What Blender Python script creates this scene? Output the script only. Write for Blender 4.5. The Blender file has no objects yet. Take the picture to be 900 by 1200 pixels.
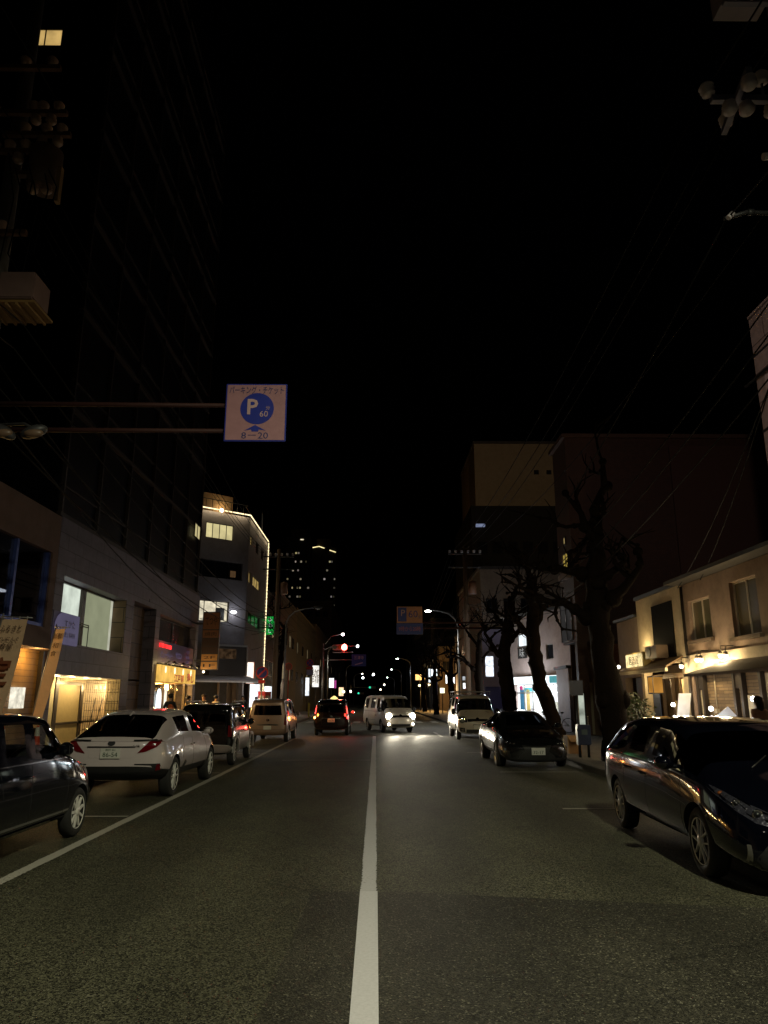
import bpy, bmesh, math, random
from math import radians as RAD, sin, cos, pi
from mathutils import Vector as V, Matrix
from mathutils.bvhtree import BVHTree
SC = bpy.context.scene
COL = SC.collection
ORG = {}

# ------------------------------------------------------------------ materials
def _new(name):
    m = bpy.data.materials.new(name); m.use_nodes = True
    nt = m.node_tree; nt.nodes.clear()
    out = nt.nodes.new('ShaderNodeOutputMaterial')
    return m, nt, out
def nd(nt, t, **kw):
    n = nt.nodes.new(t)
    for k, v in kw.items():
        if k in n.inputs: n.inputs[k].default_value = v
        else: setattr(n, k, v)
    return n
def rgba(c): return (c[0], c[1], c[2], 1)
def M(name, col, rough=.6, metal=0, var=.2, scale=6, bump=0, bscale=60, coat=0, spec=.5, grime=0):
    m, nt, out = _new(name); L = nt.links.new
    p = nd(nt, 'ShaderNodeBsdfPrincipled'); p.inputs['Metallic'].default_value = metal
    p.inputs['Coat Weight'].default_value = coat; p.inputs['Coat Roughness'].default_value = .04
    p.inputs['Specular IOR Level'].default_value = spec
    tc = nd(nt, 'ShaderNodeTexCoord')
    n1 = nd(nt, 'ShaderNodeTexNoise', Scale=scale, Detail=6, Roughness=.6); L(tc.outputs['Object'], n1.inputs['Vector'])
    mx = nd(nt, 'ShaderNodeMix', data_type='RGBA')
    mx.inputs[6].default_value = rgba([c*(1-var) for c in col]); mx.inputs[7].default_value = rgba([min(1, c*(1+var)) for c in col])
    L(n1.outputs['Fac'], mx.inputs[0]); last = mx.outputs[2]
    if grime:
        n3 = nd(nt, 'ShaderNodeTexNoise', Scale=1.3, Detail=8, Roughness=.75); L(tc.outputs['Object'], n3.inputs['Vector'])
        r3 = nd(nt, 'ShaderNodeMapRange'); r3.inputs[1].default_value = .45; r3.inputs[2].default_value = .75
        L(n3.outputs['Fac'], r3.inputs[0])
        m3 = nd(nt, 'ShaderNodeMix', data_type='RGBA', blend_type='MULTIPLY'); L(last, m3.inputs[6])
        g = 1-grime; m3.inputs[7].default_value = (g, g*.95, g*.88, 1); L(r3.outputs[0], m3.inputs[0]); last = m3.outputs[2]
    L(last, p.inputs['Base Color'])
    mr = nd(nt, 'ShaderNodeMapRange'); mr.inputs[3].default_value = max(.02, rough*.85); mr.inputs[4].default_value = min(1, rough*1.15)
    L(n1.outputs['Fac'], mr.inputs[0]); L(mr.outputs[0], p.inputs['Roughness'])
    if bump:
        n2 = nd(nt, 'ShaderNodeTexNoise', Scale=bscale, Detail=4); L(tc.outputs['Object'], n2.inputs['Vector'])
        b = nd(nt, 'ShaderNodeBump', Strength=bump, Distance=.02); L(n2.outputs['Fac'], b.inputs['Height']); L(b.outputs[0], p.inputs['Normal'])
    L(p.outputs[0], out.inputs[0]); return m
def EM(name, col, s, var=.25, scale=2.0):
    """emissive colour"""
    m, nt, out = _new(name); L = nt.links.new
    tc = nd(nt, 'ShaderNodeTexCoord'); n1 = nd(nt, 'ShaderNodeTexNoise', Scale=scale, Detail=3); L(tc.outputs['Object'], n1.inputs['Vector'])
    mr = nd(nt, 'ShaderNodeMapRange'); mr.inputs[1].default_value = .3; mr.inputs[2].default_value = .7
    mr.inputs[3].default_value = s*(1-var); mr.inputs[4].default_value = s*(1+var); L(n1.outputs['Fac'], mr.inputs[0])
    e = nd(nt, 'ShaderNodeEmission', Color=rgba(col)); L(mr.outputs[0], e.inputs['Strength']); L(e.outputs[0], out.inputs[0]); return m
def GLASS(name, tint, gloss=1.0, rough=.02):
    m, nt, out = _new(name); L = nt.links.new
    t = nd(nt, 'ShaderNodeBsdfTransparent', Color=rgba(tint)); g = nd(nt, 'ShaderNodeBsdfGlossy', Roughness=rough); g.inputs['Color'].default_value = (gloss, gloss, gloss, 1)
    lw = nd(nt, 'ShaderNodeLayerWeight', Blend=.5); pw = nd(nt, 'ShaderNodeMath', operation='POWER'); pw.inputs[1].default_value = 5; L(lw.outputs['Facing'], pw.inputs[0]); f = nd(nt, 'ShaderNodeMath', operation='MULTIPLY_ADD'); f.inputs[1].default_value = .9; f.inputs[2].default_value = .05; L(pw.outputs[0], f.inputs[0]); mx = nd(nt, 'ShaderNodeMixShader'); L(f.outputs[0], mx.inputs[0]); L(t.outputs[0], mx.inputs[1]); L(g.outputs[0], mx.inputs[2])
    L(mx.outputs[0], out.inputs[0]); return m
def BRICK(name, c1, c2, mortar, bw, bh, ms=.012, rough=.7, bump=.3, plane='YZ', off=.5):
    m, nt, out = _new(name); L = nt.links.new
    tc = nd(nt, 'ShaderNodeTexCoord'); sx = nd(nt, 'ShaderNodeSeparateXYZ'); cb = nd(nt, 'ShaderNodeCombineXYZ')
    L(tc.outputs['Object'], sx.inputs[0])
    if plane == 'YZ':
        ad = nd(nt, 'ShaderNodeMath', operation='ADD'); L(sx.outputs['X'], ad.inputs[0]); L(sx.outputs['Y'], ad.inputs[1]); L(ad.outputs[0], cb.inputs['X']); L(sx.outputs['Z'], cb.inputs['Y'])
    else: L(sx.outputs['X'], cb.inputs['X']); L(sx.outputs['Y'], cb.inputs['Y'])
    br = nd(nt, 'ShaderNodeTexBrick', Scale=1.0, Color1=rgba(c1), Color2=rgba(c2), Mortar=rgba(mortar)); br.offset = off
    br.inputs['Brick Width'].default_value = bw; br.inputs['Row Height'].default_value = bh; br.inputs['Mortar Size'].default_value = ms
    L(cb.outputs[0], br.inputs['Vector'])
    n = nd(nt, 'ShaderNodeTexNoise', Scale=3, Detail=8, Roughness=.7); L(tc.outputs['Object'], n.inputs['Vector'])
    mx = nd(nt, 'ShaderNodeMix', data_type='RGBA', blend_type='MULTIPLY'); mx.inputs[0].default_value = .7
    rp = nd(nt, 'ShaderNodeMapRange'); rp.inputs[1].default_value = .3; rp.inputs[2].default_value = .7; rp.inputs[3].default_value = .55; rp.inputs[4].default_value = 1.1
    L(n.outputs['Fac'], rp.inputs[0]); L(br.outputs['Color'], mx.inputs[6]); L(rp.outputs[0], mx.inputs[7])
    p = nd(nt, 'ShaderNodeBsdfPrincipled', Roughness=rough); L(mx.outputs[2], p.inputs['Base Color'])
    b = nd(nt, 'ShaderNodeBump', Strength=bump, Distance=.02); b.invert = True; L(br.outputs['Fac'], b.inputs['Height']); L(b.outputs[0], p.inputs['Normal'])
    L(p.outputs[0], out.inputs[0]); return m
def ASPHALT(name, lo, hi, seed=0., stain=.45, spec=.35):
    m, nt, out = _new(name); L = nt.links.new
    tc = nd(nt, 'ShaderNodeTexCoord')
    v = nd(nt, 'ShaderNodeTexVoronoi', Scale=95); L(tc.outputs['Object'], v.inputs['Vector'])
    n = nd(nt, 'ShaderNodeTexNoise', Scale=180, Detail=2); L(tc.outputs['Object'], n.inputs['Vector'])
    sp = nd(nt, 'ShaderNodeSeparateColor'); L(v.outputs['Color'], sp.inputs[0])
    mr = nd(nt, 'ShaderNodeMapRange'); mr.inputs[1].default_value = .25; mr.inputs[2].default_value = 1.0; L(sp.outputs[0], mr.inputs[0])
    mx = nd(nt, 'ShaderNodeMix', data_type='RGBA'); mx.inputs[6].default_value = rgba(lo); mx.inputs[7].default_value = rgba(hi); L(mr.outputs[0], mx.inputs[0])
    # rare bright stones
    gt = nd(nt, 'ShaderNodeMath', operation='GREATER_THAN'); gt.inputs[1].default_value = .965; L(sp.outputs[1], gt.inputs[0])
    m2 = nd(nt, 'ShaderNodeMix', data_type='RGBA'); m2.inputs[7].default_value = (.20, .19, .14, 1); L(gt.outputs[0], m2.inputs[0]); L(mx.outputs[2], m2.inputs[6])
    # stains, tyre tracks and worn areas
    mp = nd(nt, 'ShaderNodeMapping'); mp.inputs['Scale'].default_value = (1.0, .35, 1); mp.inputs['Location'].default_value = (seed, seed, 0); L(tc.outputs['Object'], mp.inputs[0])
    n3 = nd(nt, 'ShaderNodeTexNoise', Scale=.9, Detail=9, Roughness=.68); L(mp.outputs[0], n3.inputs['Vector'])
    r3 = nd(nt, 'ShaderNodeMapRange'); r3.inputs[1].default_value = .33; r3.inputs[2].default_value = .68; r3.inputs[3].default_value = 1-stain; r3.inputs[4].default_value = 1.15; L(n3.outputs['Fac'], r3.inputs[0])
    m3 = nd(nt, 'ShaderNodeMix', data_type='RGBA', blend_type='MULTIPLY'); m3.inputs[0].default_value = 1; L(m2.outputs[2], m3.inputs[6]); L(r3.outputs[0], m3.inputs[7])
    # wandering cracks and tyre-polished lanes
    n4 = nd(nt, 'ShaderNodeTexNoise', Scale=2.2, Detail=5); L(tc.outputs['Object'], n4.inputs['Vector'])
    wv = nd(nt, 'ShaderNodeVectorMath', operation='MULTIPLY_ADD'); wv.inputs[1].default_value = (.55, .55, 0); L(n4.outputs['Color'], wv.inputs[0]); L(tc.outputs['Object'], wv.inputs[2])
    vc = nd(nt, 'ShaderNodeTexVoronoi', feature='DISTANCE_TO_EDGE', Scale=.42); L(wv.outputs[0], vc.inputs['Vector'])
    rc = nd(nt, 'ShaderNodeMapRange'); rc.inputs[1].default_value = .002; rc.inputs[2].default_value = .005; rc.inputs[3].default_value = .68; rc.inputs[4].default_value = 1; L(vc.outputs['Distance'], rc.inputs[0])
    rm = nd(nt, 'ShaderNodeMapRange'); rm.inputs[1].default_value = .48; rm.inputs[2].default_value = .56; L(n3.outputs['Fac'], rm.inputs[0])
    cm = nd(nt, 'ShaderNodeMath', operation='MAXIMUM'); L(rc.outputs[0], cm.inputs[0]); L(rm.outputs[0], cm.inputs[1])
    sx = nd(nt, 'ShaderNodeSeparateXYZ'); L(tc.outputs['Object'], sx.inputs[0]); mu = nd(nt, 'ShaderNodeMath', operation='MULTIPLY'); mu.inputs[1].default_value = 3.9; L(sx.outputs['X'], mu.inputs[0])
    co = nd(nt, 'ShaderNodeMath', operation='COSINE'); L(mu.outputs[0], co.inputs[0]); ma = nd(nt, 'ShaderNodeMath', operation='MULTIPLY_ADD'); ma.inputs[1].default_value = .10; ma.inputs[2].default_value = 1.0; L(co.outputs[0], ma.inputs[0])
    mm = nd(nt, 'ShaderNodeMath', operation='MULTIPLY'); L(cm.outputs[0], mm.inputs[0]); L(ma.outputs[0], mm.inputs[1])
    m5 = nd(nt, 'ShaderNodeMix', data_type='RGBA', blend_type='MULTIPLY'); m5.inputs[0].default_value = 1; L(m3.outputs[2], m5.inputs[6]); L(mm.outputs[0], m5.inputs[7]); m3 = m5
    p = nd(nt, 'ShaderNodeBsdfPrincipled', Roughness=.62); p.inputs['Specular IOR Level'].default_value = spec; L(m3.outputs[2], p.inputs['Base Color'])
    b1 = nd(nt, 'ShaderNodeBump', Strength=.55, Distance=.006); L(v.outputs['Distance'], b1.inputs['Height'])
    b2 = nd(nt, 'ShaderNodeBump', Strength=.35, Distance=.01); L(n.outputs['Fac'], b2.inputs['Height']); L(b1.outputs[0], b2.inputs['Normal']); L(b2.outputs[0], p.inputs['Normal'])
    L(p.outputs[0], out.inputs[0]); return m
def PAINTLINE(name, col, halfw=None, wear=.5):
    """road paint worn through to the asphalt, ragged at its edges"""
    m, nt, out = _new(name); L = nt.links.new
    tc = nd(nt, 'ShaderNodeTexCoord'); n = nd(nt, 'ShaderNodeTexNoise', Scale=38, Detail=6, Roughness=.7); L(tc.outputs['Object'], n.inputs['Vector'])
    n2 = nd(nt, 'ShaderNodeTexNoise', Scale=1.1, Detail=4); L(tc.outputs['Object'], n2.inputs['Vector'])
    ad = nd(nt, 'ShaderNodeMath', operation='MULTIPLY_ADD'); ad.inputs[1].default_value = .5; L(n2.outputs['Fac'], ad.inputs[0]); L(n.outputs['Fac'], ad.inputs[2])
    val = ad.outputs[0]
    if halfw:
        sx = nd(nt, 'ShaderNodeSeparateXYZ'); L(tc.outputs['Object'], sx.inputs[0]); ab = nd(nt, 'ShaderNodeMath', operation='ABSOLUTE'); L(sx.outputs['X'], ab.inputs[0])
        e = nd(nt, 'ShaderNodeMapRange'); e.inputs[1].default_value = halfw*.72; e.inputs[2].default_value = halfw; e.inputs[3].default_value = 0; e.inputs[4].default_value = -.32; L(ab.outputs[0], e.inputs[0])
        a2 = nd(nt, 'ShaderNodeMath', operation='ADD'); L(val, a2.inputs[0]); L(e.outputs[0], a2.inputs[1]); val = a2.outputs[0]
    th = nd(nt, 'ShaderNodeMapRange'); th.inputs[1].default_value = .4+wear*.3; th.inputs[2].default_value = .47+wear*.3; L(val, th.inputs[0])
    r = nd(nt, 'ShaderNodeMapRange'); r.inputs[3].default_value = .65; r.inputs[4].default_value = 1.15; L(n.outputs['Fac'], r.inputs[0])
    mx = nd(nt, 'ShaderNodeMix', data_type='RGBA', blend_type='MULTIPLY'); mx.inputs[0].default_value = 1; mx.inputs[6].default_value = rgba(col); L(r.outputs[0], mx.inputs[7])
    p = nd(nt, 'ShaderNodeBsdfPrincipled', Roughness=.7); L(mx.outputs[2], p.inputs['Base Color'])
    t = nd(nt, 'ShaderNodeBsdfTransparent'); ms = nd(nt, 'ShaderNodeMixShader'); L(th.outputs[0], ms.inputs[0]); L(t.outputs[0], ms.inputs[1]); L(p.outputs[0], ms.inputs[2])
    L(ms.outputs[0], out.inputs[0]); return m

# ------------------------------------------------------------------ objects
def tag(o, label=None, cat=None, group=None, kind=None):
    if label: o['label'] = label
    if cat: o['category'] = cat
    if group: o['group'] = group
    if kind: o['kind'] = kind
    return o
def thing(name, label, cat, loc=(0, 0, 0), group=None):
    o = bpy.data.objects.new(name, None); COL.objects.link(o); o.location = loc; o.empty_display_size = .2
    ORG[o.name] = V(loc); return tag(o, label, cat, group)
def mesh_obj(name, me, parent=None):
    o = bpy.data.objects.new(name, me); COL.objects.link(o)
    if parent is not None:
        o.parent = parent; ORG[o.name] = ORG.get(parent.name, V((0, 0, 0)))
    else: ORG[o.name] = V((0, 0, 0))
    return o
class B:
    """collects shapes in world space, then links them as ONE mesh object"""
    def __init__(s): s.bm = bmesh.new()
    def hexa(s, p, mi=0):
        v = [s.bm.verts.new(q) for q in p]
        for f in ((0, 3, 2, 1), (4, 5, 6, 7), (0, 1, 5, 4), (1, 2, 6, 5), (2, 3, 7, 6), (3, 0, 4, 7)):
            s.bm.faces.new([v[i] for i in f]).material_index = mi
        return s
    def box(s, x0, x1, y0, y1, z0, z1, mi=0):
        return s.hexa([(x0, y0, z0), (x1, y0, z0), (x1, y1, z0), (x0, y1, z0), (x0, y0, z1), (x1, y0, z1), (x1, y1, z1), (x0, y1, z1)], mi)
    def quad(s, *p, mi=0):
        s.bm.faces.new([s.bm.verts.new(q) for q in p]).material_index = mi; return s
    def prism(s, pts, d, mi=0):
        """polygon pts (3-D) pushed along d"""
        a = [s.bm.verts.new(p) for p in pts]; b = [s.bm.verts.new(V(p)+V(d)) for p in pts]; n = len(a)
        s.bm.faces.new(a[::-1]).material_index = mi; s.bm.faces.new(b).material_index = mi
        for i in range(n): s.bm.faces.new([a[i], a[(i+1) % n], b[(i+1) % n], b[i]]).material_index = mi
        return s
    def tube(s, pts, r, n=8, mi=0, cap=True):
        pts = [V(p) for p in pts]; rs = r if isinstance(r, (list, tuple)) else [r]*len(pts); rings = []
        up = V((0, 0, 1)); pd = None
        for i, p in enumerate(pts):
            d = (pts[min(i+1, len(pts)-1)]-pts[max(i-1, 0)]); d = d.normalized() if d.length > 1e-9 else V((0, 0, 1))
            if pd is None:
                a = d.cross(up); a = a.normalized() if a.length > .05 else V((1, 0, 0)); a = (a-d*a.dot(d)).normalized()
            else: a = a-d*a.dot(d); a = a.normalized() if a.length > 1e-6 else d.orthogonal().normalized()
            pd = d; b = d.cross(a)
            rings.append([s.bm.verts.new(p+(a*cos(2*pi*k/n)+b*sin(2*pi*k/n))*rs[i]) for k in range(n)])
        for i in range(len(rings)-1):
            for k in range(n):
                f = s.bm.faces.new([rings[i][k], rings[i][(k+1) % n], rings[i+1][(k+1) % n], rings[i+1][k]]); f.material_index = mi; f.smooth = True
        if cap: s.bm.faces.new(rings[0][::-1]).material_index = mi; s.bm.faces.new(rings[-1]).material_index = mi
        return s
    def lathe(s, c, axis, prof, n=20, mi=0, cap=True):
        """prof: (along axis, radius)"""
        c = V(c); ax = V(axis).normalized(); a = ax.orthogonal().normalized(); b = ax.cross(a); rings = []
        for h, r in prof:
            rings.append([s.bm.verts.new(c+ax*h+(a*cos(2*pi*k/n)+b*sin(2*pi*k/n))*max(r, .0005)) for k in range(n)])
        for i in range(len(rings)-1):
            for k in range(n):
                f = s.bm.faces.new([rings[i][k], rings[i][(k+1) % n], rings[i+1][(k+1) % n], rings[i+1][k]]); f.material_index = mi; f.smooth = True
        if cap: s.bm.faces.new(rings[0][::-1]).material_index = mi; s.bm.faces.new(rings[-1]).material_index = mi
        return s
    def ball(s, c, r, sub=2, sc=(1, 1, 1), mi=0):
        q = bmesh.ops.create_icosphere(s.bm, subdivisions=sub, radius=1)
        for v in q['verts']: v.co = V(c)+V((v.co.x*r*sc[0], v.co.y*r*sc[1], v.co.z*r*sc[2]))
        for v in q['verts']:
            for f in v.link_faces: f.smooth = True; f.material_index = mi
        return s
    def o(s, name, mats, parent=None, bevel=0):
        if not isinstance(mats, (list, tuple)): mats = [mats]
        bmesh.ops.recalc_face_normals(s.bm, faces=s.bm.faces[:])
        if bevel:
            es = [e for e in s.bm.edges if len(e.link_faces) == 2 and e.calc_face_angle(0) > .6]
            if es: bmesh.ops.bevel(s.bm, geom=es, offset=bevel, segments=2, affect='EDGES', clamp_overlap=True)
        org = ORG.get(parent.name, V((0, 0, 0))) if parent is not None else V((0, 0, 0))
        if org.length: bmesh.ops.translate(s.bm, verts=s.bm.verts[:], vec=-org)
        me = bpy.data.meshes.new(name); s.bm.to_mesh(me); s.bm.free()
        for m in mats: me.materials.append(m)
        return mesh_obj(name, me, parent)
def single(b, name, mats, label, cat, loc=None, group=None, bevel=0, kind=None):
    """a thing that is one mesh; its origin goes to loc"""
    if loc is not None: bmesh.ops.translate(b.bm, verts=b.bm.verts[:], vec=-V(loc))
    o = b.o(name, mats, None, bevel)
    if loc is not None: o.location = loc; ORG[o.name] = V(loc)
    return tag(o, label, cat, group, kind)
def struct(b, name, mats): return tag(b.o(name, mats), kind='structure')

class Fr:
    """frame on a facade: a along the wall (rightwards as one faces it), b up, c outwards"""
    def __init__(s, o, u):
        s.o = V(o); s.u = V(u).normalized(); s.v = V((0, 0, 1)); s.n = s.u.cross(s.v)
    def p(s, a, b, c=0): return s.o+s.u*a+s.v*b+s.n*c
    def box(s, B_, a0, a1, b0, b1, c0, c1, mi=0):
        B_.hexa([s.p(a0, b0, c0), s.p(a1, b0, c0), s.p(a1, b0, c1), s.p(a0, b0, c1), s.p(a0, b1, c0), s.p(a1, b1, c0), s.p(a1, b1, c1), s.p(a0, b1, c1)], mi)
        return B_
    def wall(s, B_, a0, a1, b0, b1, holes, c0, c1, mi=0):
        A = sorted({a0, a1, *[min(max(h[0], a0), a1) for h in holes], *[min(max(h[1], a0), a1) for h in holes]})
        Z = sorted({b0, b1, *[min(max(h[2], b0), b1) for h in holes], *[min(max(h[3], b0), b1) for h in holes]})
        def solid(i, j):
            if not (0 <= i < len(A)-1 and 0 <= j < len(Z)-1): return False
            am = (A[i]+A[i+1])/2; zm = (Z[j]+Z[j+1])/2
            return not any(h[0] < am < h[1] and h[2] < zm < h[3] for h in holes)
        for i in range(len(A)-1):
            for j in range(len(Z)-1):
                if not solid(i, j): continue
                x0, x1, y0, y1 = A[i], A[i+1], Z[j], Z[j+1]
                B_.quad(s.p(x0, y0, c1), s.p(x1, y0, c1), s.p(x1, y1, c1), s.p(x0, y1, c1), mi=mi)
                B_.quad(s.p(x0, y1, c0), s.p(x1, y1, c0), s.p(x1, y0, c0), s.p(x0, y0, c0), mi=mi)
                if not solid(i-1, j): B_.quad(s.p(x0, y0, c0), s.p(x0, y0, c1), s.p(x0, y1, c1), s.p(x0, y1, c0), mi=mi)
                if not solid(i+1, j): B_.quad(s.p(x1, y0, c1), s.p(x1, y0, c0), s.p(x1, y1, c0), s.p(x1, y1, c1), mi=mi)
                if not solid(i, j-1): B_.quad(s.p(x0, y0, c0), s.p(x1, y0, c0), s.p(x1, y0, c1), s.p(x0, y0, c1), mi=mi)
                if not solid(i, j+1): B_.quad(s.p(x0, y1, c1), s.p(x1, y1, c1), s.p(x1, y1, c0), s.p(x0, y1, c0), mi=mi)
        bmesh.ops.remove_doubles(B_.bm, verts=B_.bm.verts[:], dist=1e-5)
        return B_
def window(F, a0, a1, b0, b1, parent, pane, frame, c=-.12, mull=1, trans=0, fw=.05, name='window', sill=None, d=.06):
    b = B()
    for q in ((a0, a0+fw, b0, b1), (a1-fw, a1, b0, b1), (a0+fw, a1-fw, b0, b0+fw), (a0+fw, a1-fw, b1-fw, b1)): F.box(b, *q, c, c+d)
    for k in range(mull):
        x = a0+(a1-a0)*(k+1)/(mull+1); F.box(b, x-fw*.45, x+fw*.45, b0+fw, b1-fw, c+.004, c+d-.004)
    for k in range(trans):
        z = b0+(b1-b0)*(k+1)/(trans+1); F.box(b, a0+fw, a1-fw, z-fw*.4, z+fw*.4, c+.008, c+d-.008)
    w = b.o(name, frame, parent)
    q = B(); F.box(q, a0+.01, a1-.01, b0+.01, b1-.01, c+.012, c+.026); q.o('pane', pane, w)
    if sill:
        q = B(); F.box(q, a0-.08, a1+.08, b0-.09, b0-.003, c, .1); q.o('sill', sill, w)
    return w

_TX = {}
def text(body, F, a, b, c, size, mat, parent=None, name='lettering', width=None, ext=.004, align='CENTER', shear=0, vertical=False, bold=0.0, tilt=None):
    """lettering as real thin geometry standing on a face of frame F"""
    key = (body, vertical, align)
    if vertical: body = '\n'.join(body)
    cu = bpy.data.curves.new('lettering', 'FONT'); cu.body = body; cu.size = 1; cu.align_x = align; cu.align_y = 'CENTER'; cu.extrude = .5; cu.resolution_u = 2; cu.offset = bold; cu.space_line = .78 if vertical else 1
    ob = bpy.data.objects.new('lettering', cu); COL.objects.link(ob)
    dg = bpy.context.evaluated_depsgraph_get(); me = bpy.data.meshes.new_from_object(ob.evaluated_get(dg)); bpy.data.objects.remove(ob)
    bm = bmesh.new(); bm.from_mesh(me); bpy.data.meshes.remove(me)
    xs = [v.co.x for v in bm.verts]; w = max(xs)-min(xs); k = size if width is None else width/w
    mid = (max(xs)+min(xs))/2 if align == 'CENTER' else 0
    ys = [v.co.y for v in bm.verts]; ym = (max(ys)+min(ys))/2
    for v in bm.verts:
        x, y, z = (v.co.x-mid)*k, (v.co.y-ym)*size, (v.co.z+.5)*ext
        if tilt: x, y = x*cos(tilt)-y*sin(tilt), x*sin(tilt)+y*cos(tilt)
        v.co = F.p(a+x+shear*y, b+y, c+z)
    t = B(); t.bm.free(); t.bm = bm
    return t.o(name, mat, parent)
def disc(F, a, b, c, r, d=.01, n=28, sx=1.0):
    q = B(); q.prism([F.p(a+sx*r*cos(2*pi*k/n), b+r*sin(2*pi*k/n), c) for k in range(n)], F.n*d); return q
def point(name, loc, power, col, r=.05):
    l = bpy.data.lights.new(name, 'POINT'); l.energy = power; l.color = col; l.shadow_soft_size = r
    o = bpy.data.objects.new(name, l); o.location = loc; COL.objects.link(o); return o
def spot(name, loc, to, power, col, ang=120, r=.08, blend=.6):
    l = bpy.data.lights.new(name, 'SPOT'); l.energy = power; l.color = col; l.shadow_soft_size = r; l.spot_size = RAD(ang); l.spot_blend = blend
    o = bpy.data.objects.new(name, l); o.location = loc; o.rotation_euler = (V(to)-V(loc)).to_track_quat('-Z', 'Y').to_euler(); COL.objects.link(o); return o
def area(name, loc, to, power, col, sx, sy):
    l = bpy.data.lights.new(name, 'AREA'); l.energy = power; l.color = col; l.shape = 'RECTANGLE'; l.size = sx; l.size_y = sy
    o = bpy.data.objects.new(name, l); o.location = loc; o.rotation_euler = (V(to)-V(loc)).to_track_quat('-Z', 'Y').to_euler(); COL.objects.link(o); return o
def copy_tree(o, parent=None, done=None):
    c = o.copy(); COL.objects.link(c); c.parent = parent
    for ch in list(o.children): copy_tree(ch, c)
    return c

# common materials
WHITE = M('white_paint', (.72, .70, .66), .5)
BLACK = M('black_plastic', (.012, .012, .013), .5)
RUB = M('tyre_rubber', (.018, .018, .018), .8, bump=.2)
STEEL = M('galvanised_steel', (.32, .32, .33), .45, .7, grime=.3)
DSTEEL = M('dark_steel', (.05, .05, .055), .5, .4)
ALU = M('aluminium_frame', (.45, .44, .42), .35, .8)
BRONZE = M('bronze_frame', (.045, .035, .028), .4, .5)
CONC = M('grey_concrete', (.13, .12, .11), .85, bump=.3, grime=.4)
DCONC = M('dark_concrete', (.09, .08, .075), .85, bump=.3, grime=.4)
DGLASS = M('unlit_window_glass', (.010, .011, .014), .22, spec=.5, var=.1)
PORC = M('white_porcelain', (.62, .56, .60), .3, coat=.5)
WIRE = M('cable_sheath', (.006, .0055, .005), .7, spec=.1)
RED = M('red_paint', (.5, .02, .02), .45)
BLUE = M('blue_sign_paint', (.008, .02, .27), .45)
ORANGE = M('orange_plastic', (.75, .12, .03), .5)
# ------------------------------------------------------------------ vehicles
CG = GLASS('car_glass', (.34, .36, .36), .9)
CGC = GLASS('clear_car_glass', (.72, .75, .74), .9)
CGD = GLASS('dark_privacy_glass', (.05, .05, .06), .9)
CGL = GLASS('clear_lens', (.75, .75, .78), 1)
ALLOY = M('alloy_rim', (.86, .83, .80), .35, .1)
CHROME = M('chrome', (.8, .8, .8), .08, 1, var=.02)
INT = M('seat_fabric', (.03, .03, .035), .8)
UNDER = M('underbody', (.008, .008, .008), .9)
REFL = M('lamp_reflector', (.05, .05, .07), .12, .5, var=.9, scale=16, bump=1, bscale=26)
TAILR = M('red_tail_lens', (.13, .004, .008), .12, coat=1, var=.3, scale=25)
AMBERL = M('amber_lens', (.20, .05, .005), .15, coat=1)
PLATE = M('number_plate_white', (.62, .62, .58), .45)
PLATET = M('number_plate_green', (.015, .06, .03), .5)
def car_paint(name, col, metal=.3, rough=.25, spec=.5): return M(name, col, rough, metal, var=.04, scale=3, coat=1, spec=spec)

def cage(st, rear_bulge, front_bulge):
    bm = bmesh.new(); rings = []
    for (y, zb, wb, ws, zt, wt, zr, wr, zc) in st:
        zs = zb+.58*(zt-zb)
        half = [(0, zb), (wb*.94, zb), (wb+(ws-wb)*.55, zb+.28*(zt-zb)), (ws, zs), (wt, zt), (wt+(wr-wt)*.07, zt+.07*(zr-zt)), (wr, zr), (wr*.86, zr+(zc-zr)*.62), (0, zc)]
        Lf = [bm.verts.new((-x, y, z)) if x else None for x, z in half]; R = [bm.verts.new((x, y, z)) for x, z in half]
        for i, (x, z) in enumerate(half):
            if not x: Lf[i] = R[i]
        rings.append((Lf, R))
    lay = bm.faces.layers.int.new('row'); li = bm.faces.layers.int.new('gap')
    def face(vs, row, gap):
        f = bm.faces.new(vs); f[lay] = row; f[li] = gap; f.smooth = True
    for g in range(len(rings)-1):
        (L0, R0), (L1, R1) = rings[g], rings[g+1]
        for r in range(8):
            face([R0[r], R1[r], R1[r+1], R0[r+1]], r, g) if r else face([R0[0], R1[0], R1[1], R0[1]], 0, g)
            face([L0[r+1], L1[r+1], L1[r], L0[r]], r+20, g)
    for g, bulge, s in ((-1, rear_bulge, -1), (99, front_bulge, 1)):
        Lf, R = rings[0] if s < 0 else rings[-1]
        C = [Lf[0]]+[bm.verts.new((0, R[i].co.y+s*bulge*(1-abs(i-4)/7), R[i].co.z)) for i in range(1, 8)]+[Lf[8]]
        for r in range(8):
            for side, A in ((0, Lf), (20, R)):
                q = [A[r], A[r+1], C[r+1], C[r]]; q = list(dict.fromkeys(q))
                face(q, r+side, g)
    bmesh.ops.recalc_face_normals(bm, faces=bm.faces[:])
    return bm, lay, li

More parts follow.
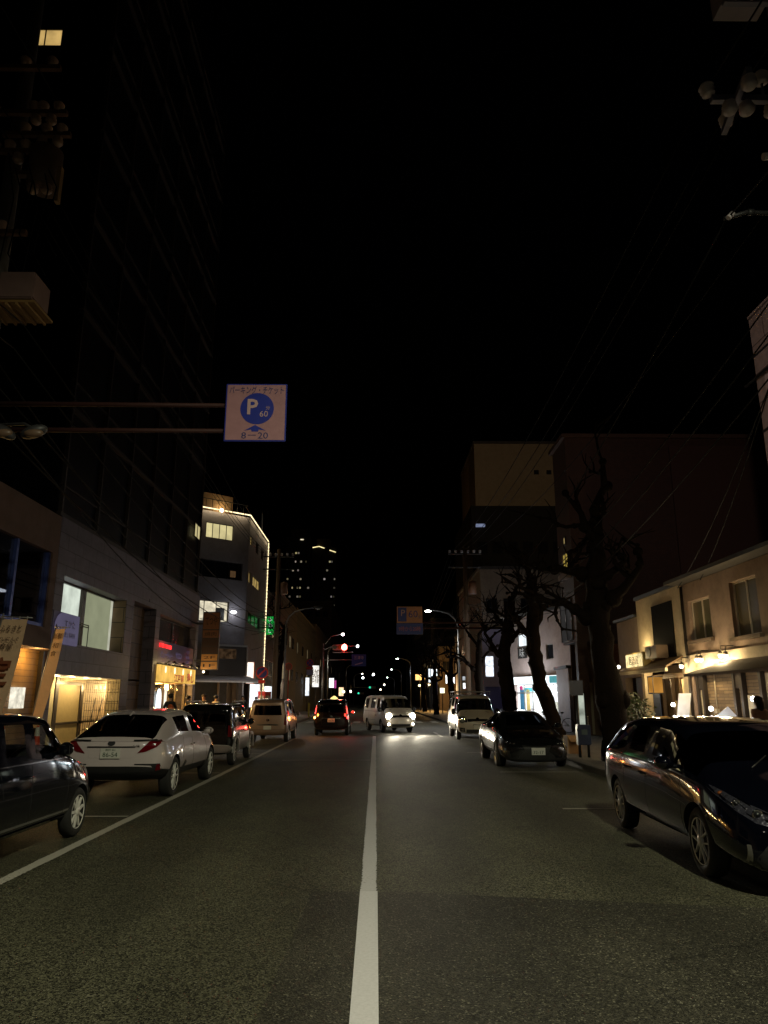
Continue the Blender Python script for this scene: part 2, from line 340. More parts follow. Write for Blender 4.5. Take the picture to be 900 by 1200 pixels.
def car_body(st, glass, wheels, rear_bulge=.06, front_bulge=.1, sub=2, arch=.0):
    """returns one closed mesh whose material indices say which piece each face is: 0 paint, 1 wheel well, 2 trim, 3.. glass pieces"""
    bm, lay, li = cage(st, rear_bulge, front_bulge)
    for f in bm.faces:
        f.material_index = glass(f[lay], f[li]) or 0
    me = bpy.data.meshes.new('cage'); bm.to_mesh(me); bm.free()
    ob = bpy.data.objects.new('cage', me); COL.objects.link(ob)
    mats = [bpy.data.materials.new('slot%d' % i) for i in range(9)]
    for m in mats: me.materials.append(m)
    md = ob.modifiers.new('s', 'SUBSURF'); md.levels = sub; md.render_levels = sub
    cut = []
    wmax = max(s[3] for s in st)
    for (y, z, r) in wheels:
        for sd in (-1, 1):
            b = B(); b.lathe((sd*(wmax-.26), y, z), (sd, 0, 0), [(0, r), (.5, r)], 40)
            for f in b.bm.faces: f.material_index = 1; f.smooth = False
            c = b.o('cutter', mats); cut.append(c)
            bo = ob.modifiers.new('b', 'BOOLEAN'); bo.operation = 'DIFFERENCE'; bo.solver = 'EXACT'; bo.object = c
    dg = bpy.context.evaluated_depsgraph_get(); dg.update()
    out = bpy.data.meshes.new_from_object(ob.evaluated_get(dg))
    for o in cut+[ob]: bpy.data.objects.remove(o)
    bm = bmesh.new(); bm.from_mesh(out); bpy.data.meshes.remove(out)
    for m in mats: bpy.data.materials.remove(m)
    for f in bm.faces: f.smooth = f.material_index != 1
    return bm

class Car:
    def __init__(s, name, label, cat, st, glass, wheels, mats, rear_bulge=.06, front_bulge=.1, group=None, gap=.04):
        s.root = thing(name, label, cat, (0, 0, 0), group)
        bm = car_body(st, glass, [(y, z, r+gap) for y, z, r, w in wheels], rear_bulge, front_bulge)
        s.bvh = BVHTree.FromBMesh(bm); s.bm = bm; s.wheels = wheels
        s.hw = max(q[3] for q in st)
        paint, trim, g_front, g_side, g_rear = mats
        names = {3: ('windshield', g_front), 4: ('side_window', g_side), 5: ('side_window', g_side), 6: ('rear_window', g_rear)}
        def sub(idx, nm, ms, isl=None):
            b2 = bm.copy()
            fs = [f for f in b2.faces if not (f.material_index in idx and (isl is None or isl(f.calc_center_median())))]
            bmesh.ops.delete(b2, geom=fs, context='FACES')
            if not b2.faces: b2.free(); return None
            me = bpy.data.meshes.new(nm)
            if nm != 'body':
                for f in b2.faces: f.material_index = 0
            b2.to_mesh(me); b2.free()
            for m in ms: me.materials.append(m)
            me.set_sharp_from_angle(angle=RAD(50))
            return mesh_obj(nm, me, s.root)
        sub({0, 1, 2}, 'body', [paint, UNDER, trim])
        for k in (3, 6): sub({k}, names[k][0], [names[k][1]])
        for k in (4, 5):
            ys = [(q[0]) for q in st]
            ivs = []
            for gp in range(len(st)-1):
                if glass(5, gp) == k:
                    if ivs and abs(ivs[-1][1]-st[gp][0]) < 1e-6: ivs[-1] = (ivs[-1][0], st[gp+1][0])
                    else: ivs.append((st[gp][0], st[gp+1][0]))
            for sd in (-1, 1):
                for (ya, yb) in ivs: sub({k}, 'side_window', [names[k][1]], lambda c, sd=sd, ya=ya, yb=yb: c.x*sd > 0 and ya-.03 <= c.y <= yb+.03)
        s.body = s.root
    def hit(s, d, u, v):
        o, r = {'r': (V((u, -9, v)), V((0, 1, 0))), 'f': (V((u, 9, v)), V((0, -1, 0))), 'R': (V((5, u, v)), V((-1, 0, 0))), 'L': (V((-5, u, v)), V((1, 0, 0))), 't': (V((u, v, 9)), V((0, 0, -1)))}[d]
        h = s.bvh.ray_cast(o, r)
        if h[0] is not None: return h[0], r
        n = s.bvh.find_nearest(o+r*(o.length-s.hw*.9))
        return n[0], r
    def decal(s, name, d, pts, mat, off=.006, th=.012, parent=None, grid=.05, label=None):
        """a panel with its own thickness laid on the body: outline in the view from rear/front/Right/Left/top"""
        bm = bmesh.new(); bm.faces.new([bm.verts.new((p[0], p[1], 0)) for p in pts])
        us = [p[0] for p in pts]; vs = [p[1] for p in pts]
        for lo, hi, ax in ((min(us), max(us), V((1, 0, 0))), (min(vs), max(vs), V((0, 1, 0)))):
            n = int((hi-lo)/grid)
            for k in range(1, n+1):
                bmesh.ops.bisect_plane(bm, geom=bm.verts[:]+bm.edges[:]+bm.faces[:], plane_co=ax*(lo+(hi-lo)*k/(n+1)), plane_no=ax)
        for v in bm.verts:
            h, r = s.hit(d, v.co.x, v.co.y); v.co = h-r*off
            v.normal = -r
        r = s.hit(d, us[0], vs[0])[1]
        ret = bmesh.ops.extrude_face_region(bm, geom=bm.faces[:])
        nv = [e for e in ret['geom'] if isinstance(e, bmesh.types.BMVert)]
        for v in nv: v.co -= r*0.0
        old = [v for v in bm.verts if v not in set(nv)]
        for v in old: v.co += r*th
        b = B(); b.bm.free(); b.bm = bm
        for f in bm.faces: f.smooth = False
        o = b.o(name, mat, parent or s.root)
        if label: o['label'] = label
        return o
    def mirror_decal(s, name, d, pts, mat, **k):
        s.decal(name, d, pts, mat, **k); return s.decal(name, d, [(-p[0], p[1]) for p in pts][::-1], mat, **k)
    def both(s, name, pts, mat, **k):
        for d in 'RL': s.decal(name, d, pts, mat, **k)
    def line(s, d, pts, w=.008, mat=None, name='shut_line'):
        for (a, b) in zip(pts[:-1], pts[1:]):
            t = V((b[0]-a[0], b[1]-a[1])); n = V((-t.y, t.x)).normalized()*w/2
            s._strip = getattr(s, '_strip', [])
            s.decal(name, d, [(a[0]+n.x, a[1]+n.y), (a[0]-n.x, a[1]-n.y), (b[0]-n.x, b[1]-n.y), (b[0]+n.x, b[1]+n.y)], mat or UNDER, off=.0015, th=.004, grid=.06)
    def put_wheels(s, rim, style=5, track=None):
        t = track or s.hw
        for (y, z, r, w) in s.wheels:
            for sd in (-1, 1):
                tk = t if not isinstance(t, dict) else t[y]
                xo = sd*(tk-.035)
                ty = B(); ty.lathe((xo, y, z), (-sd, 0, 0), [(.03, r*.66), (.004, r*.70), (0, r*.80), (.012, r*.93), (.03, r*.985), (.06, r), (w-.06, r), (w-.02, r*.97), (w, r*.8), (w, r*.6)], 36)
                wh = ty.o('wheel', RUB, s.root)
                b = B(); ri = r*.68
                b.lathe((xo, y, z), (-sd, 0, 0), [(.012, ri), (.004, ri*.99), (.012, ri*.955)], 36, cap=False)
                for k in range(style):
                    a = 2*pi*k/style+.3; ca, sa = cos(a), sin(a)
                    for j in ((-1, 1) if style <= 6 else (0,)):
                        wd = .05*r/.3 if j else .07*r/.3
                        def P(rad, tt, dep): return (xo-sd*dep, y+ca*rad-sa*tt, z+sa*rad+ca*tt)
                        o1, o2 = j*wd*.45, j*wd*1.0; hw = wd*.15 if j else wd*.26
                        b.hexa([P(ri*.12, o1-hw, .03), P(ri*.93, o2-hw*.7, .03), P(ri*.93, o2+hw*.8, .03), P(ri*.12, o1+hw, .03),
                                P(ri*.12, o1-hw, .008), P(ri*.93, o2-hw*.8, .012), P(ri*.93, o2+hw*.8, .012), P(ri*.12, o1+hw, .008)])
                b.lathe((xo, y, z), (-sd, 0, 0), [(.0, ri*.1), (.002, ri*.24), (.04, ri*.26)], 20)
                b.o('rim', rim, wh)
                q = B(); q.lathe((xo, y, z), (-sd, 0, 0), [(.0125, ri*.954), (.05, ri*.92), (.13, ri*.86), (.131, ri*.5)], 32, cap=False); q.o('barrel', UNDER, wh)
                q = B(); q.lathe((xo, y, z), (-sd, 0, 0), [(.09, ri*.84), (.11, ri*.84)], 24); q.o('brake_disc', UNDER, wh)
    def plate(s, d, u, v, w=.33, h=.165, txt=None, top=None, mat=None):
        p, r = s.hit(d, u, v); n = -r
        F = Fr(p+n*.012-V((0, 0, v)), V((0, 0, 1)).cross(n))
        b = B(); F.box(b, -w/2, w/2, v-h/2, v+h/2, 0, .012); o = b.o('number_plate', mat or PLATE, s.root)
        if txt: text(txt, F, 0, v-h*.13, .013, h*.62, PLATET, o, width=w*.74, ext=.002)
        if top: text(top, F, 0, v+h*.32, .013, h*.24, PLATET, o, width=w*.5, ext=.002)
        return o
    def mirror_pods(s, y, z, x0, mat, sx=.2, sy=.1, sz=.13):
        for sd in (-1, 1):
            b = B(); b.ball((sd*(x0+sx*.55), y, z), 1, 3, (sx*.5, sy, sz*.55)); b.tube([(sd*(x0-.05), y+.02, z-sz*.3), (sd*(x0+.08), y, z-sz*.25)], .022, 8)
            m = b.o('door_mirror', mat, s.root)
            q = B(); q.box(sd*(x0+sx*.2), sd*(x0+sx*.95), y-sy*.80-.004, y-sy*.80+.004, z-sz*.35, z+sz*.35)
            if sd < 0: bmesh.ops.reverse_faces(q.bm, faces=q.bm.faces[:])
            q.o('mirror_glass', CHROME, m)
    def handle(s, y, z, mat, l=.2):
        for d, sd in (('R', 1), ('L', -1)):
            p, r = s.hit(d, y, z); b = B(); x = p.x+sd*.03
            b.tube([(p.x-sd*.005, y-l/2, z), (x, y-l*.38, z), (x, y+l*.38, z), (p.x-sd*.005, y+l/2, z)], .013, 8); b.o('door_handle', mat, s.root)
    def seats(s, xs, y, z0, zt):
        for x in xs:
            b = B(); b.box(x-.22, x+.22, y-.07, y+.07, z0, zt-.22); b.box(x-.06, x+.06, y-.02, y+.02, zt-.22, zt-.17); b.box(x-.13, x+.13, y-.06, y+.06, zt-.18, zt)
            b.o('seat', INT, s.root, bevel=.03)
    def place(s, x, y, rz=0):
        s.bm.free(); s.root.location = (x, y, 0); s.root.rotation_euler = (0, 0, rz); return s.root

# ---- stations: y, zb, wb, ws, zbelt, wbelt, zroofedge, wroofedge, zroofcentre   (rear to front)
def build_cars():
    R = {}
    # ---------------- dark blue black MPV, right foreground
    P = car_paint('midnight_blue_paint', (.0018, .0022, .005), 0, .09, .3)
    st = [(-2.24, .36, .60, .66, .90, .62, .98, .50, 1.0), (-2.17, .27, .74, .80, .95, .76, 1.06, .60, 1.09), (-1.98, .24, .80, .86, .97, .81, 1.2, .62, 1.25), (-1.66, .22, .82, .875, .96, .83, 1.335, .63, 1.39),
          (-1.02, .21, .83, .88, .94, .84, 1.385, .655, 1.445), (-.95, .21, .83, .88, .94, .84, 1.39, .655, 1.45), (-.12, .21, .83, .88, .925, .84, 1.40, .66, 1.46), (-.04, .21, .83, .88, .925, .84, 1.40, .66, 1.46), (.62, .21, .83, .88, .90, .84, 1.35, .65, 1.42),
          (.74, .21, .83, .88, .90, .835, 1.315, .645, 1.39), (1.48, .21, .82, .88, .87, .81, .97, .70, 1.01), (1.6, .21, .82, .88, .85, .80, .915, .70, .965), (2.0, .2, .79, .85, .73, .76, .78, .64, .86), (2.26, .17, .70, .76, .60, .68, .645, .55, .70), (2.37, .18, .58, .64, .50, .56, .54, .46, .58)]
    def g(row, gp):
        r = row % 20
        if r == 5 and gp in (3,): return 4
        if r == 5 and gp in (5, 7, 8): return 4
        if r == 5 and gp == 9: return 5
        if r in (6, 7) and gp in (9,): return 3
        if r == 7 and gp in (1, 2): return 6
        if r == 1: return 2
        return 0
    c = Car('parked_car', 'glossy black MPV parked facing us at the right kerb, nearest car on that side', 'car', st, g, [(-1.36, .315, .315, .2), (1.42, .315, .315, .2)], (P, P, CGD, CGD, CGD), .07, .16, 'cars parked along both kerbs')
    c.put_wheels(ALLOY, 5)
    hl = [(.38, .60), (.52, .575), (.64, .60), (.73, .675), (.785, .78), (.80, .86), (.765, .855), (.66, .765), (.50, .68)]
    for sg in (1, -1):
        pts = [(sg*a, z) for a, z in hl][::sg]
        o = c.decal('headlight', 'f', pts, REFL, off=.004, th=.03, grid=.03)
        for (u, v, r) in ((.60, .665, .045), (.70, .735, .035)):
            p, rr = c.hit('f', sg*u, v); b = B(); b.lathe(p+V((0, .004, 0)), (0, 1, 0), [(0, r), (.02, r), (.022, r*.8), (.01, r*.75)], 20); b.o('projector', CHROME, o)
            b = B(); b.lathe(p+V((0, .012, 0)), (0, 1, 0), [(0, r*.72), (.022, r*.5), (.03, r*.1)], 16); b.o('lens', DGLASS, o)
        for (u0, v0, u1, v1) in ((.47, .625, .56, .615), (.52, .665, .58, .69), (.63, .63, .67, .66), (.66, .69, .69, .76), (.735, .72, .765, .79), (.61, .72, .67, .775)):
            c.decal('chrome_strip', 'f', [(sg*a, z) for a, z in ((u0, v0), (u1, v1), (u1+.004, v1+.016), (u0-.004, v0+.014))][::sg], CHROME, off=.008, th=.006, parent=o)
        p, rr = c.hit('f', sg*.745, .80); b = B(); b.ball(p-V((0, .012, 0)), .022, 2, (1.2, .6, .8)); b.o('indicator', AMBERL, o)
    c.decal('grille', 'f', [(-.40, .21), (.40, .21), (.46, .42), (.38, .45), (-.38, .45), (-.46, .42)], BLACK, off=.003)
    c.mirror_decal('fog_lamp_surround', 'f', [(.50, .22), (.70, .25), (.68, .34), (.60, .44), (.56, .44)], BLACK, off=.004)
    c.mirror_decal('fog_lamp_trim', 'f', [(.705, .26), (.735, .27), (.735, .43), (.712, .43)], ALU, off=.006)
    c.decal('emblem', 'f', [(.07*cos(k*pi/8), .56+.048*sin(k*pi/8)) for k in range(16)], CHROME, off=.012)
    c.decal('front_spoiler', 'f', [(-.72, .165), (.72, .165), (.74, .195), (-.74, .195)], P, off=.05, th=.06)
    c.plate('f', 0, .33)
    for d in 'RL':
        c.line(d, [(-.08, .27), (-.08, .92)]); c.line(d, [(1.03, .30), (1.06, .70), (.98, .90)]); c.line(d, [(-.98, .62), (-.93, .92)]); c.line(d, [(-.95, .265), (1.03, .265)])
        c.decal('side_skirt', d, [(-1.02, .20), (1.08, .20), (1.08, .245), (-1.02, .245)], P, off=.02, th=.03)
    for d in 'RL': c.decal('window_trim', d, [(-1.62, .985), (1.2, .935), (1.2, .92), (-1.62, .97)], CHROME, off=.005, th=.008)
    c.handle(-.2, .80, P); c.handle(-.82, .82, P)
    c.mirror_pods(.92, 1.0, .84, P)
    for sg in (1, -1):
        pts = [(sg*a, z) for a, z in ((.50, .80), (.72, .78), (.76, .98), (.60, .96))][::sg]; c.decal('taillight', 'r', pts, TAILR, off=.012, th=.03)
    for sd in (-1, 1):
        b = B(); b.tube([(sd*.3, 1.52, 1.0), (sd*.05, 1.30, 1.10)], .008, 6); b.o('wiper', BLACK, c.root)
    c.seats((-.38, .38), .1, .45, 1.18)
    R['mpv'] = c.place(4.04, 9.10, RAD(180)+RAD(-2.2))
    # ---------------- black kei hatchback, left foreground (seen through its windows)
    P = car_paint('black_car_paint', (.0025, .0032, .007), 0, .08, .3)
    st = [(-1.7, .32, .60, .64, .95, .60, 1.12, .54, 1.14), (-1.66, .25, .68, .71, .98, .67, 1.2, .58, 1.24), (-1.5, .23, .70, .735, .98, .695, 1.40, .60, 1.45), (-1.3, .21, .70, .737, .97, .70, 1.44, .61, 1.50), (-.98, .2, .70, .737, .965, .70, 1.46, .615, 1.52),
          (-.91, .2, .70, .737, .965, .70, 1.46, .615, 1.52), (-.30, .2, .70, .737, .96, .70, 1.45, .615, 1.515), (-.23, .2, .70, .737, .96, .70, 1.45, .615, 1.515), (.24, .2, .70, .737, .955, .70, 1.42, .605, 1.49), (.33, .2, .70, .737, .955, .70, 1.39, .60, 1.465),
          (.86, .2, .70, .737, .94, .69, 1.02, .60, 1.06), (.96, .2, .69, .735, .92, .68, .96, .60, 1.01), (1.5, .2, .67, .71, .80, .64, .84, .56, .90), (1.66, .2, .60, .65, .64, .58, .69, .50, .74), (1.72, .24, .50, .55, .56, .5, .59, .42, .62)]
    def g(row, gp):
        r = row % 20
        if r == 5 and gp in (3, 5, 7, 8): return 4
        if r == 5 and gp == 9: return 5
        if r == 7 and gp == 9: return 3
        if r == 7 and gp in (1,): return 6
        return 0
    c = Car('parked_car', 'black hatchback at the left edge, nearest car on that side, cones seen through its windows', 'car', st, g, [(-1.16, .29, .29, .16), (1.16, .29, .29, .16)], (P, P, CGC, CGC, CGC), .05, .12, 'cars parked along both kerbs')
    c.put_wheels(ALLOY, 9)
    for d in 'RL':
        c.line(d, [(-.26, .27), (-.26, .95)]); c.line(d, [(.66, .30), (.72, .62), (.68, .93)]); c.line(d, [(-.26, .265), (.66, .265)]); c.line(d, [(-.86, .65), (-.95, .95)])
        c.decal('side_moulding', d, [(-.78, .28), (.80, .28), (.80, .31), (-.78, .31)], P, off=.012, th=.02)
        c.decal('window_trim', d, [(-1.45, .99), (.9, .975), (.9, .962), (-1.45, .977)], CHROME, off=.004, th=.008)
    c.handle(-.4, .84, P); c.handle(-.85, .85, P); c.mirror_pods(.42, 1.08, .68, P, .17, .09, .15)
    for sg in (1, -1):
        c.decal('headlight', 'f', [(sg*a, z) for a, z in ((.34, .62), (.55, .62), (.62, .78), (.40, .74))][::sg], REFL, off=.004, th=.03)
        c.decal('taillight', 'r', [(sg*a, z) for a, z in ((.50, .70), (.62, .70), (.62, 1.0), (.54, 1.0))][::sg], TAILR, off=.01, th=.03)
    c.plate('r', 0, .6); c.seats((-.33, .33), -.42, .4, 1.12)
    b = B(); b.lathe((.33, .32, .94), (0, -.9, .45), [(0, .17), (.012, .185), (.024, .17)], 24); b.o('steering_wheel', BLACK, c.root)
    R['kei'] = c.place(-4.42, 8.76, RAD(-.5))
    # ---------------- white coupe-like crossover
    P = car_paint('pearl_white_paint', (.62, .545, .56), .0, .25)
    st = [(-2.2, .44, .62, .70, .88, .64, .94, .56, .96), (-2.13, .36, .76, .84, .94, .77, 1.0, .66, 1.04), (-1.95, .32, .82, .885, .97, .80, 1.06, .66, 1.10), (-1.55, .26, .84, .90, 1.0, .80, 1.235, .60, 1.28), (-1.2, .25, .83, .885, 1.0, .80, 1.34, .60, 1.40), (-.9, .24, .82, .87, .99, .80, 1.385, .61, 1.445),
          (-.8, .24, .82, .87, .98, .80, 1.395, .615, 1.455), (-.1, .24, .82, .865, .95, .80, 1.42, .63, 1.49), (-.02, .24, .82, .865, .95, .80, 1.42, .63, 1.49), (.5, .24, .82, .87, .93, .80, 1.37, .62, 1.45), (.62, .24, .82, .87, .93, .80, 1.34, .615, 1.42),
          (1.35, .24, .83, .89, .93, .79, 1.01, .66, 1.05), (1.5, .24, .83, .90, .92, .79, .965, .66, 1.01), (1.95, .24, .79, .86, .80, .74, .86, .6, .92), (2.13, .26, .66, .74, .66, .62, .72, .5, .77), (2.18, .3, .54, .6, .56, .5, .62, .42, .65)]
    def g(row, gp):
        r = row % 20
        if r == 5 and gp in (6, 8, 9): return 4
        if r == 5 and gp in (5,): return 5
        if r == 5 and gp == 10: return 5
        if r == 7 and gp == 10: return 3
        if r in (6, 7) and gp in (1, 2, 3): return 6
        if r in (1, ) and 1 < gp < 14: return 2
        if r in (1, 0) and gp in (-1, 0, 1): return 2
        return 0
    c = Car('parked_car', 'white coupe-shaped crossover with red tail lights parked behind the black hatchback', 'car', st, g, [(-1.36, .335, .335, .22), (1.42, .335, .335, .22)], (P, BLACK, CGD, CGD, CGD), .07, .12, 'cars parked along both kerbs')
    c.put_wheels(ALLOY, 5)
    for sg in (1, -1):
        c.decal('taillight', 'r', [(sg*a, z) for a, z in ((.44, .775), (.58, .80), (.74, .87), (.80, .945), (.76, .985), (.62, .965))][::sg], TAILR, off=.014, th=.05, grid=.03)
        c.decal('bumper_vent', 'r', [(sg*a, z) for a, z in ((.40, .605), (.80, .605), (.82, .50), (.76, .485), (.66, .575), (.40, .585))][::sg], BLACK, off=.004)
        c.decal('reflector', 'r', [(sg*a, z) for a, z in ((.735, .49), (.80, .50), (.80, .595), (.755, .59))][::sg], TAILR, off=.012)
    c.decal('bumper_insert', 'r', [(-.80, .30), (.80, .30), (.78, .44), (.58, .50), (.50, .555), (-.50, .555), (-.58, .50), (-.78, .44)], BLACK, off=.003, th=.01)
    c.decal('tailgate_recess', 'r', [(-.36, .70), (.36, .70), (.39, .86), (-.39, .86)], P, off=.004, th=.015)
    c.decal('tailgate_strip', 'r', [(-.40, .865), (.40, .865), (.40, .885), (-.40, .885)], BLACK, off=.016, th=.02)
    c.decal('spoiler_lip', 'r', [(-.66, .965), (.66, .965), (.58, 1.0), (-.58, 1.0)], P, off=.02, th=.06)
    c.decal('emblem', 'r', [(.062*cos(k*pi/8), .935+.042*sin(k*pi/8)) for k in range(16)], DSTEEL, off=.012)
    for sg in (1, -1): c.decal('spoiler_wedge', 'r', [(sg*a, z) for a, z in ((.36, .962), (.62, .968), (.79, .952), (.70, .995), (.36, .99))][::sg], BLACK, off=.022, th=.03, grid=.04)
    F = Fr(c.hit('r', .42, .88)[0]+V((0, -.014, -.88)), (1, 0, 0)); text('C-HR', F, 0, .89, 0, .05, CHROME, c.root, ext=.004)
    c.plate('r', 0, .775, txt='86-54', top='神戸 301')
    for d in 'RL':
        c.line(d, [(-.06, .40), (-.06, .95)]); c.line(d, [(.98, .38), (1.0, .70), (.92, .92)]); c.line(d, [(-.85, .60), (-.70, .97)])
        c.decal('door_sill', d, [(-.95, .27), (.98, .27), (.98, .33), (.75, .40), (-.70, .40), (-.92, .44)], BLACK, off=.006, th=.02)
        c.decal('sill_trim', d, [(-.86, .335), (.92, .285), (.92, .31), (-.86, .36)], CHROME, off=.016, th=.02); c.decal('arch_wedge', d, [(-.95, .36), (-.86, .36), (-.55, .52), (-.68, .56)], BLACK, off=.006, th=.01)
    c.handle(-.02+.1-.22, .82, P); c.mirror_pods(.86, 1.02, .80, P)
    b = B(); b.prism([(0, -1.45, 1.36), (0, -1.28, 1.44), (0, -1.22, 1.41)], (.02, 0, 0)); b.o('roof_antenna', P, c.root)
    c.seats((-.38, .38), .05, .5, 1.18)
    R['crossover'] = c.place(-4.40, 15.25, RAD(-.6))
    # ---------------- black boxy kei wagon with pale arches
    P = car_paint('black_wagon_paint', (.006, .006, .0065), 0, .1, .3)
    PS = M('silver_cladding', (.42, .40, .38), .35, .5)
    st = [(-1.68, .38, .62, .67, .92, .64, 1.36, .58, 1.38), (-1.64, .28, .70, .73, .95, .695, 1.46, .61, 1.49), (-1.5, .26, .71, .745, .95, .71, 1.50, .63, 1.54), (-.9, .25, .71, .745, .94, .71, 1.52, .635, 1.56), (-.82, .25, .71, .745, .94, .71, 1.52, .635, 1.56),
          (-.05, .25, .71, .745, .94, .71, 1.51, .635, 1.56), (.03, .25, .71, .745, .94, .71, 1.51, .635, 1.56), (.5, .25, .71, .745, .94, .71, 1.48, .63, 1.54), (.6, .25, .71, .745, .94, .71, 1.46, .62, 1.52), (.95, .25, .71, .745, .94, .70, 1.02, .63, 1.06), (1.05, .25, .71, .745, .93, .70, .98, .63, 1.02), (1.55, .25, .68, .73, .85, .67, .89, .6, .94), (1.68, .3, .6, .66, .7, .6, .76, .5, .8)]
    def g(row, gp):
        r = row % 20
        if r == 5 and gp in (2, 4, 6, 7): return 4
        if r == 5 and gp == 8: return 5
        if r == 7 and gp == 8: return 3
        if gp == -1 and r in (5,): return 6
        if r in (1,): return 2
        return 0
    c = Car('parked_car', 'black boxy wagon with pale wheel arches parked ahead of the white crossover', 'car', st, g, [(-1.15, .32, .32, .17), (1.2, .32, .32, .17)], (P, PS, CGD, CG, CGD), .04, .08, 'cars parked along both kerbs')
    c.put_wheels(M('bright_alloy', (.7, .68, .64), .3, .7), 6)
    for (y, z, r, w) in c.wheels:
        for d in 'RL':
            ro, ri = r+.115, r+.035; n = 14
            pts = [(y+ro*cos(pi*k/n), z+ro*sin(pi*k/n)) for k in range(n+1)]+[(y+ri*cos(pi*k/n), z+ri*sin(pi*k/n)) for k in range(n, -1, -1)]
            sd = 1 if d == 'R' else -1
            b = B(); m = len(pts)//2
            for k in range(m-1):
                q = [pts[k], pts[k+1], pts[-2-k], pts[-1-k]]
                hx = []
                for off in (-.03, .022):
                    for (yy, zz) in q: hx.append((sd*(c.hw-.012+off), yy, zz))
                b.hexa(hx)
            b.o('wheel_arch_trim', PS, c.root)
    for sg in (1, -1):
        c.decal('taillight', 'r', [(sg*a, z) for a, z in ((.60, .72), (.69, .72), (.69, 1.0), (.60, 1.0))][::sg], TAILR, off=.012, th=.03)
    c.decal('bumper', 'r', [(-.66, .33), (.66, .33), (.66, .50), (-.66, .50)], M('bumper_grey', (.26, .22, .21), .5), off=.02, th=.04)
    c.plate('r', 0, .66)
    for d in 'RL':
        c.line(d, [(-.02, .33), (-.02, .94)]); c.line(d, [(.80, .36), (.82, .9)])
        c.decal('door_lower_panel', d, [(-.74, .44), (.78, .44), (.78, .80), (-.74, .80)], PS, off=.004, th=.01)
        b = B(); sd = 1 if d == 'R' else -1; b.tube([(sd*.60, -1.3, 1.545), (sd*.60, -1.2, 1.60), (sd*.60, .4, 1.60), (sd*.60, .5, 1.54)], .016, 8); b.o('roof_rail', ALU, c.root)
    c.mirror_pods(.66, 1.04, .71, P, .17, .09, .16); c.handle(-.14, .84, CHROME)
    R['wagon'] = c.place(-4.37, 21.4, 0)
    # ---------------- beige van, rear view
    P = car_paint('champagne_paint', (.36, .245, .19), .45, .35)
    st = [(-2.1, .40, .64, .69, .92, .66, 1.50, .58, 1.52), (-2.05, .30, .73, .765, .95, .735, 1.60, .62, 1.63), (-1.9, .27, .74, .78, .95, .75, 1.63, .64, 1.67), (-1.2, .26, .74, .78, .95, .75, 1.64, .65, 1.69), (-1.1, .26, .74, .78, .95, .75, 1.64, .65, 1.69), (0, .26, .74, .78, .94, .75, 1.63, .65, 1.69), (.1, .26, .74, .78, .94, .75, 1.63, .65, 1.69), (.85, .26, .74, .78, .93, .75, 1.58, .64, 1.65), (.95, .26, .74, .78, .93, .75, 1.55, .63, 1.62), (1.65, .26, .74, .78, .90, .73, 1.0, .65, 1.05), (1.75, .26, .74, .775, .87, .72, .95, .64, 1.0), (2.05, .26, .68, .72, .72, .66, .78, .56, .84), (2.15, .3, .58, .62, .6, .56, .66, .48, .7)]
    def g(row, gp):
        r = row % 20
        if r == 5 and gp in (2, 4, 6, 7): return 4
        if r == 5 and gp == 8: return 5
        if r == 7 and gp == 8: return 3
        if gp == -1 and r == 5: return 6
        return 0
    c = Car('parked_van', 'champagne van parked rear towards us at the far end of the left row', 'van', st, g, [(-1.3, .31, .31, .18), (1.35, .31, .31, .18)], (P, BLACK, CG, CGD, CGD), .04, .1, 'cars parked along both kerbs')
    c.put_wheels(ALLOY, 7)
    for sg in (1, -1):
        c.decal('taillight', 'r', [(sg*a, z) for a, z in ((.63, .68), (.72, .68), (.72, 1.06), (.66, 1.06))][::sg], TAILR, off=.012, th=.03)
    c.decal('tailgate_trim', 'r', [(-.42, .66), (.42, .66), (.42, .71), (-.42, .71)], CHROME, off=.01)
    c.decal('emblem', 'r', [(.07*cos(k*pi/8), .86+.05*sin(k*pi/8)) for k in range(16)], CHROME, off=.012)
    c.line('r', [(-.70, .50), (.70, .50)]); c.plate('r', 0, .58, .3, .14); c.mirror_pods(1.15, 1.06, .75, P, .17, .1, .18); c.handle(-.1, .82, P)
    for d in 'RL': c.line(d, [(.05, .33), (.05, .94)]); c.line(d, [(1.1, .36), (1.1, .92)])
    R['van'] = c.place(-4.20, 32.0, 0)
    # ---------------- black taxi with lit lantern
    P = car_paint('taxi_black_paint', (.004, .004, .005), 0, .1, .3)
    st = [(-2.15, .36, .68, .74, .95, .70, 1.46, .60, 1.48), (-2.1, .27, .78, .825, .97, .79, 1.55, .64, 1.58), (-1.9, .24, .80, .845, .97, .81, 1.59, .66, 1.64), (-1.0, .23, .80, .845, .96, .81, 1.61, .67, 1.67), (-.92, .23, .80, .845, .96, .81, 1.61, .67, 1.67), (.0, .23, .80, .845, .95, .81, 1.60, .67, 1.66), (.08, .23, .80, .845, .95, .81, 1.60, .67, 1.66), (.6, .23, .80, .845, .94, .81, 1.54, .65, 1.61), (.7, .23, .80, .845, .94, .81, 1.5, .64, 1.58), (1.3, .23, .80, .84, .92, .79, 1.0, .68, 1.05), (1.4, .23, .80, .84, .9, .78, .96, .68, 1.01), (2.0, .23, .75, .80, .8, .73, .85, .62, .9), (2.2, .28, .64, .68, .64, .6, .7, .5, .74)]
    def g(row, gp):
        r = row % 20
        if r == 5 and gp in (2, 4, 6, 7): return 4
        if r == 5 and gp == 8: return 5
        if r == 7 and gp == 8: return 3
        if gp == -1 and r == 5: return 6
        return 0
    c = Car('taxi', 'black taxi with lit yellow roof lantern and red tail lamps waiting at the junction', 'taxi', st, g, [(-1.35, .31, .31, .18), (1.35, .31, .31, .18)], (P, BLACK, CG, CGD, CGD), .04, .1)
    c.put_wheels(ALLOY, 8)
